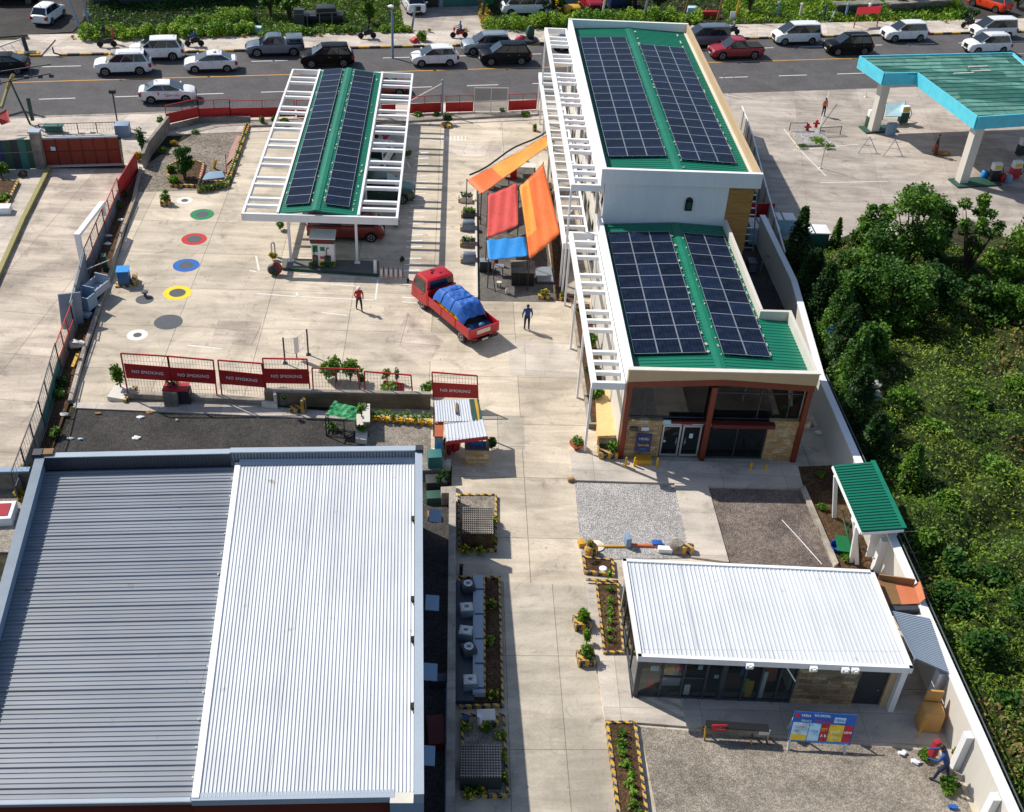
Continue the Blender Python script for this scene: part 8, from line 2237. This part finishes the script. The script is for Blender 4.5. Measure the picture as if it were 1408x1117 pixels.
hedge('hedge end turning up beside the garage drive',[A(668,40),A(664,14)],1.0,1.0,900,'leaf_yellow')
hedge('low hedge of mixed plants above the white minivans',[A(1075,26),A(1130,26),A(1180,26),A(1290,28)],1.1,.7,1800,'leaf_mid')
# flowering edge plants as single tufts
for k,(px,py)in enumerate([(100,54),(126,56),(170,54),(208,53),(275,52),(300,52),(335,52),(372,50),(408,50),(440,50),(480,48),(565,46),(590,44),(640,43),(700,40),(720,40),(1040,30),(1190,27),(1210,27),(1230,27),(1300,32)]):
 shrub(A(px,py,.1),.32,.35,'small tuft of orange yellow flowers along the far footpath','leaf_yellow','flower_tuft','flowers','flower tufts along the far footpath',n=60,flowers='flower_yellow')
 # grass behind
def grass(name,pts,n,size,mat,h=.25,zf=None):
 P=np.array([(p.x,p.y)for p in pts]);lo,hi=P.min(0),P.max(0);C=[]
 def inside(x,y):
  r=np.zeros(len(x),bool);j=len(P)-1
  for i in range(len(P)):
   xi,yi=P[i];xj,yj=P[j]
   r^=((yi>y)!=(yj>y))&(x<(xj-xi)*(y-yi)/(yj-yi+1e-9)+xi);j=i
  return r
 q=npr.uniform(lo,hi,(n*2,2));q=q[inside(q[:,0],q[:,1])][:n]
 z=npr.uniform(0,h,len(q))
 o=leaf_mesh(name,np.column_stack([q,z]),size,M[mat],None,up=.0,aspect=.3)
 o['kind']='stuff';return o
grass('grass',[A(110,48),A(356,42),A(350,-30),A(130,-30)],9000,.2,'leaf_dark')  # shadow over this plot put into the colour: darker leaf tone
grass('grass',[A(356,48),A(556,44),A(545,-30),A(356,-30)],8000,.22,'leaf_mid')
grass('grass',[A(1000,34),A(1340,30),A(1290,-30),A(980,-30)],12000,.26,'leaf_bright',.45)
grass('grass',[A(670,36),A(1000,28),A(1000,-30),A(668,-30)],6000,.2,'leaf_dark')
# grey and dark buildings at the top edge
def block(label,p0,p1,d,h,wm,rm,name='low_building',door=None):
 a,b=A(*p0),A(*p1);t=thing(name,label,'building',(a+b)/2)
 n_=Vector((-(b-a).y,(b-a).x,0)).normalized()*d
 mb=MB();mb.prism([a,b,b+n_,a+n_],0,h);build(mb,'wall',M[wm],t)
 e=(b-a).normalized()*.4;f_=n_.normalized()*.5
 mb=MB();mb.prism([a-e-f_,b+e-f_,b+e+n_+f_,a-e+n_+f_],h,h+.18);build(mb,'roof',M[rm],t)
 for u0,u1,z0,z1,m_,nm_ in(door or[]):
  mb=MB();mb.bar(a.lerp(b,u0)-f_*.06+Z*(z0+z1)/2,a.lerp(b,u1)-f_*.06+Z*(z0+z1)/2,.08,z1-z0);build(mb,nm_,M[m_],t)
 return t
block('dark grey wall building at the very top left behind the hedges',(128,6),(352,0),8,3.2,'dark_steel','zinc_dark',door=[(.1,.16,.2,2.2,'black','door'),(.3,.42,1,2.2,'black','window'),(.6,.72,1,2.2,'black','window')])
block('garage with teal shutter and dark opening at the top',(556,12),(664,8),9,3.6,'wallgrey','zinc_dark','garage',door=[(.08,.42,.05,2.9,'black','opening'),(.5,.92,.05,2.9,'teal_paint','shutter'),(.44,.48,.05,2.4,'bluegrey','door')])
block('brown shed row behind the parked van and red car',(700,-8),(1005,-14),8,3.2,'brown_wood','maroon_dark','shed_row',door=[(.05,.3,.1,2.4,'black','opening'),(.4,.6,.1,2.4,'dark_green','shutter'),(.7,.95,.1,2.4,'black','opening')])
block('low grey block wall in the grass at the top right',(1150,22),(1205,20),.3,1.2,'dark_steel','wallgrey','block_wall')
block('low grey concrete wall by the side lane at the top right',(1222,18),(1300,12),.3,1.0,'wallgrey','kerbgrey','block_wall')
mb=MB();mb.slab([A(1180,10,2.0),A(1212,8,2.0),A(1210,18,1.6),A(1178,20,1.6)],.06);
t=thing('red_stall_roof','small dark red sloping roof at the top right','roof',A(1195,20));build(mb,'roof',M['maroon'],t);mb=MB()
for p in((1180,10,2),(1212,8,2),(1210,18,1.6),(1178,20,1.6)):v=A(*p);mb.tube((v.x,v.y,0),v-Z*.07,.06)
build(mb,'post',M['brown_wood'],t)
for px,py,lb_,m_ in((1068,24,'first pale stump post in the grass at the top right','bluegrey'),(1099,26,'second pale stump post in the grass at the top right','offwhite'),(1132,28,'third dark stump post in the grass at the top right','dark_steel'),(1162,26,'fourth tall bluish post in the grass at the top right','bluegrey'),(1192,26,'thin white post beside the red sloping roof','white_paint')):
 q=A(px,py);mb=MB();mb.lathe(q,[(.2,0),(.16,.1),(.14,1.5),(.2,1.6),(.1,1.75)],8);single(mb,'garden_post',M[m_],lb_,'post')
mb=MB();mb.path([A(1118,33,.1),A(1142,30,.1),A(1148,16,.8)],.12);single(mb,'bent_pipe',M['grey_steel'],'bent grey pipe rising beside the black suv at the top right','pipe')
tk2=thing('fenced_pickup_body','black pickup body behind a dark frame fence beyond the road','vehicle',A(440,30))
q=A(445,30);mb=MB();mb.box(q,(4.0,1.9,.9),.15);mb.box(q+Vector((.3,0,.9)),(2.2,1.7,.7),.15,.85);build(mb,'body',M['black'],tk2,bev=.12)
for dx in(-1.3,1.3):
 mb=MB();mb.lathe(q+Vector((dx,-1.1,.35)),[(.2,0),(.36,.02),(.36,.18),(.2,.2)],16,(0,1,0));build(mb,'wheel',M['rubber'],tk2)
bars_fence('frame_fence','dark frame fence with thick end posts before the black pickup body',A(406,42),A(474,38),1.6,None,frame_m='dark_steel',nb=4,mid=0,z0=0,r=.03)
mb=MB();mb.box(A(412,38),(1.0,.8,1.9),.15);single(mb,'dark_block',M['dark_steel'],'dark block at the left end of the frame fence','block')
mb=MB();q=A(0,44);mb.box(A(354,45),(.9,.7,.6));single(mb,'white_tank',M['pale_blue'],'white box at the end of the long bright hedge','box',bev=.05)
q=A(728,58);t=thing('garden_statue','small green draped pile on a dark plinth beside the white trellis','statue',q);mb=MB();mb.lathe(q+Z*.1,[(.9,0),(.9,.25),(.6,.3)],14);build(mb,'plinth',M['charcoal'],t);mb=MB();mb.blob(q+Z*.9,(.45,.4,.7),3,12,.5);build(mb,'figure',M['dark_green'],t,smooth=60)
q=A(716,58);mb=MB();mb.blob(q+Z*.35,(.5,.35,.3),8,10,.6);single(mb,'pink_heap',M['cloth_pink'],'pink heap left of the green draped pile','heap',smooth=60)
q=A(580,58);t=thing('roadside_heap','pale agave plant on the far footpath right of the lamp post','plant',q);leaf_mesh('leaves',blob_pts([(q+Z*.6,(.6,.5,.6))],180,.2),.3,M['leaf_bright'],t,up=0,aspect=.2)
q=A(570,60);mb=MB();mb.blob(q+Z*.3,(.45,.4,.3),2,10,.6);single(mb,'red_bundle',M['poster_red'],'red bundle beside the pale agave on the far footpath','bundle',smooth=60)
for px,py,h,R,lb_,mt in((372,20,4.0,1.8,'tree at the top left corner of the grass plot','leaf_tree'),(398,30,3.6,1.4,'small tree left of the black pickup body','leaf_mid'),(508,34,3.2,1.0,'thin young tree in the grass left of the garage','leaf_mid'),(760,20,2.8,1.5,'round shrub tree between the van and the taxi','leaf_dark'),(870,14,4.2,1.8,'dark tree behind the hedge above the green roof','leaf_tree'),(905,16,4.0,1.6,'second dark tree behind the hedge above the green roof','leaf_dark'),(1030,18,3.6,1.5,'tree above the red pickup at the road','leaf_tree'),(1243,12,4.0,1.8,'dark tree at the top right beside the side lane','leaf_dark'),(1292,8,4.4,1.6,'second dark tree at the top right beside the side lane','leaf_tree'),(1330,33,1.6,.9,'bush beside the motorcycle at the top right','leaf_dark'),(1398,12,3.0,1.6,'leafy shrub at the top right corner','leaf_mid')):
 q=A(px,py);tree(lb_,q,h,blobset(q,R,h,9,h*.3),900,.2,mt)
for px,py,s,m_,lb_,nm_ in((950,22,(1.2,.8,1.0),'pale_blue','pale blue generator by the brown pole above the green roof','generator'),(975,24,(1.8,.5,.7),'maroon','low red bench by the brown poles','bench'),(1006,30,(.6,.1,1.1),'white_paint','white notice board above the red pickup','notice_board'),(855,8,(3.0,1.6,1.4),'navy','dark blue tarped stack behind the red car','tarped_stack'),(672,6,(1.0,.8,1.2),'ring_green','green bin left of the white passenger van','bin')):
 q=A(px,py);mb=MB();mb.box(q,s,.15);single(mb,nm_,M[m_],lb_,nm_.replace('_',' '),bev=.06)
q=A(20,4);vehicle('suv','black',(q.x,q.y,0),rad(10),'black suv deep in the shade of the dark lot')
# SCRUB, TREES AND CYPRESSES ON THE RIGHT
def scrub_h(x,y):
 v=Vector((x*.33,y*.33,0))
 h=max(0,noise.noise(v)*.9+.45)+.45*max(0,noise.noise(v*2.7+Vector((9,4,2)))+.1)
 h+=.5*abs(noise.noise(v*3.6+Vector((2,7,5))))+.22*abs(noise.noise(v*8.5))
 e=min(1,max(0,(x-21.6)/1.2))
 return h*1.35*e
nx_,ny2=130,200;xs_=np.linspace(21.6,64,nx_);ys_=np.linspace(10,84,ny2)
V=[]
def xlo(y):return 21.62 if y<52 else 21.62+(y-52)*.085
for j in range(ny2):
 for i in range(nx_):
  y=ys_[j];x=xlo(y)+(xs_[i]-21.6);V.append((x,y,scrub_h(x,y)*.75+.02))
F=[(j*nx_+i,j*nx_+i+1,(j+1)*nx_+i+1,(j+1)*nx_+i)for j in range(ny2-1)for i in range(nx_-1)if not(V[j*nx_+i][1]>72-max(0,(V[j*nx_+i][0]-40))*.1)]
mb=MB();mb.add(V,F);struct(mb,'scrub_ground',M['scrubsoil'],smooth=80)
C1,C2,C3=[],[],[]
for k in range(150000):
 y=14+60*rnd.random();x=xlo(y)+.1+(40 if y>40 else 26)*rnd.random()**1.1
 if y>71.5-max(0,x-40)*.1:continue
 px_=(Vector((x,y,0))-EYE);sx=CX+FPX*px_.dot(RT)/px_.dot(FW)
 if sx>1440:continue
 g_=noise.noise(Vector((x*.21,y*.21,7)))
 h=scrub_h(x,y)
 dry=noise.noise(Vector((x*.16+40,y*.16,3)))
 if dry>.26:
  if rnd.random()<.45:C3 .append((x,y,h*.75+rnd.uniform(.02,.25)))
  if rnd.random()<.65:continue
 z=h*(.6+.6*rnd.random()**.7)+rnd.uniform(0,.1)
 (C1 if rnd.random()<.66+g_*.5 else C2).append((x,y,z))
for nm_,C_,s_,m_ in(('scrub_vegetation',C1,.095,'leaf_scrub'),('scrub_vegetation',C2,.1,'leaf_mid'),('dry_grass',C3,.13,'dry')):
 o=leaf_mesh(nm_,C_,s_,M[m_],None,up=.35,aspect=.42);o['kind']='stuff'
def cypress(label,base,h,r,n=2600,mat='leaf_cypress'):
 base=Vector(base);t=thing('cypress',label,'cypress',base,0,'cypresses along the white boundary wall')
 z=npr.uniform(.03,1,n)**.85;ph=npr.uniform(0,6.283,n)
 prof=np.sin(np.clip(z,.0,1)**.55*np.pi*.93+.12)**.9
 lump=1+.22*np.sin(ph*3+z*9+base.x)+.15*np.sin(ph*5-z*17+base.y)
 rr=r*np.clip(prof,0,1)*lump*npr.uniform(.55,1.08,n)
 C=np.column_stack([base.x+np.cos(ph)*rr,base.y+np.sin(ph)*rr,base.z+z*h])
 leaf_mesh('crown',C,.13,M[mat],t,up=.9,aspect=.4)
 mb=MB();mb.tube(base,base+Z*h*.85,.12,.03);build(mb,'trunk',M['bark'],t)
 return t
ord_=['tall cypress among the tanks behind the shop','slim small cypress by the corrugated fence','cypress just below the white tanks','cypress where the white wall bends','tall cypress beside the notch of the lower green roof','dark cypress right of the lower green roof parapet','cypress level with the front edge of the lower green roof','cypress beside the brown red corner column','cypress above the green roofed shelter','short cypress behind the green roofed shelter']
for lb_,(px,py,h,r,m_)in zip(ord_,((1087,382,5.4,.85,'leaf_dark'),(1145,345,2.6,.35,'leaf_mid'),(1108,420,4.2,1.1,'leaf_dark'),(1122,455,5.0,1.0,'leaf_dark'),(1140,490,5.4,1.1,'leaf_tree'),(1150,520,5.2,1.1,'leaf_dark'),(1160,560,5.4,1.15,'leaf_tree'),(1166,600,4.8,1.0,'leaf_dark'),(1192,640,3.6,.8,'leaf_dark'),(1245,672,3.0,.7,'leaf_mid'))):
 cypress(lb_,A(px,py),h,r,3400 if h>3 else 1200,'leaf_cypress' if m_=='leaf_dark' else m_)
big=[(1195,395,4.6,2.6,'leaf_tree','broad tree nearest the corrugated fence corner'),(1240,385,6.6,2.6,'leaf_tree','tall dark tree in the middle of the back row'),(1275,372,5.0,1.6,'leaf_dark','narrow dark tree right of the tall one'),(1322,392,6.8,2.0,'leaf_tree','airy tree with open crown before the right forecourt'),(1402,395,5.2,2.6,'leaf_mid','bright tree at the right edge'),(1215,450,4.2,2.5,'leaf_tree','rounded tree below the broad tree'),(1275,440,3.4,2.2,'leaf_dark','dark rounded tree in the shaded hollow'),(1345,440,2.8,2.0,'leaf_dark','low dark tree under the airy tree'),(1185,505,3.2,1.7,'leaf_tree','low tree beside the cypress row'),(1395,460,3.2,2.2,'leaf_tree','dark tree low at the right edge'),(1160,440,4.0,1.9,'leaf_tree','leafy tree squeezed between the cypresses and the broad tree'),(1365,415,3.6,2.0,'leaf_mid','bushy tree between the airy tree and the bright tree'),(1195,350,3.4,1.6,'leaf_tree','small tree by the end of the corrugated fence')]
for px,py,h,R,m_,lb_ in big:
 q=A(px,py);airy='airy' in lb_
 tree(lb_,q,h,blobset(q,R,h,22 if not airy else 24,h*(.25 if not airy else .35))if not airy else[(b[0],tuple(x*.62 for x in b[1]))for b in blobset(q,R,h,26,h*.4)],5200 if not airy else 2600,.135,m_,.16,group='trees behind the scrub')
sh_spots=[(1330,560,1.2,1.1),(1390,545,1.4,1.3),(1280,600,1.1,1.0),(1370,660,1.4,1.3),(1300,700,.9,.9),(1270,760,.8,1.4),(1320,850,1.0,1.2),(1340,900,1.1,1.6),(1385,980,1.0,1.1),(1360,800,.9,.8),(1400,840,1.1,1.0),(1240,560,1.3,1.4),(1310,790,.9,1.2),(1400,1060,.9,1.0),(1290,830,.7,1.3),(1210,590,1.0,1.3)]
words=('upper middle of the scrub','right edge below the trees','left part of the upper scrub','right part of the middle scrub','middle of the scrub right of the green roof','foot of the wall right of the orange tray','dark patch above the lean-to','dark slope right of the lean-to','lower right margin','right of the dry patch','right margin below the dry patch','shaded hollow below the cypresses','upright between the dark slope and the shelter','bottom right corner','beside the wall opposite the lean-to','beside the lowest tall cypress')
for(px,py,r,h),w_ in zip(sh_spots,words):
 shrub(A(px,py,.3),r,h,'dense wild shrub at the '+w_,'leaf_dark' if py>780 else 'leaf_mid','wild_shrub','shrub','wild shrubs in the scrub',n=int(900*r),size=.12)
for px,py,lb_ in((1184,530,'upper white torn bag hanging in the scrub by the cypresses'),(1185,545,'larger pale pink bag lying in the scrub by the cypresses')):
 q=A(px,py,.5);mb=MB();mb.blob((q.x+.6,q.y-.5,.9),(.35,.3,.4 if py>540 else .25),px,10,.6);single(mb,'plastic_bag',M['cream'],lb_,'bag',smooth=60)
q=A(1122,492);mb=MB();mb.lathe(q+Vector((.3,0,1.9)),[(.3,0),(.36,.05),(.36,.5),(.3,.55)],14,(1,0,.2));single(mb,'blue_tub',M['sky_tarp'],'small blue tub perched on the white boundary wall','tub')
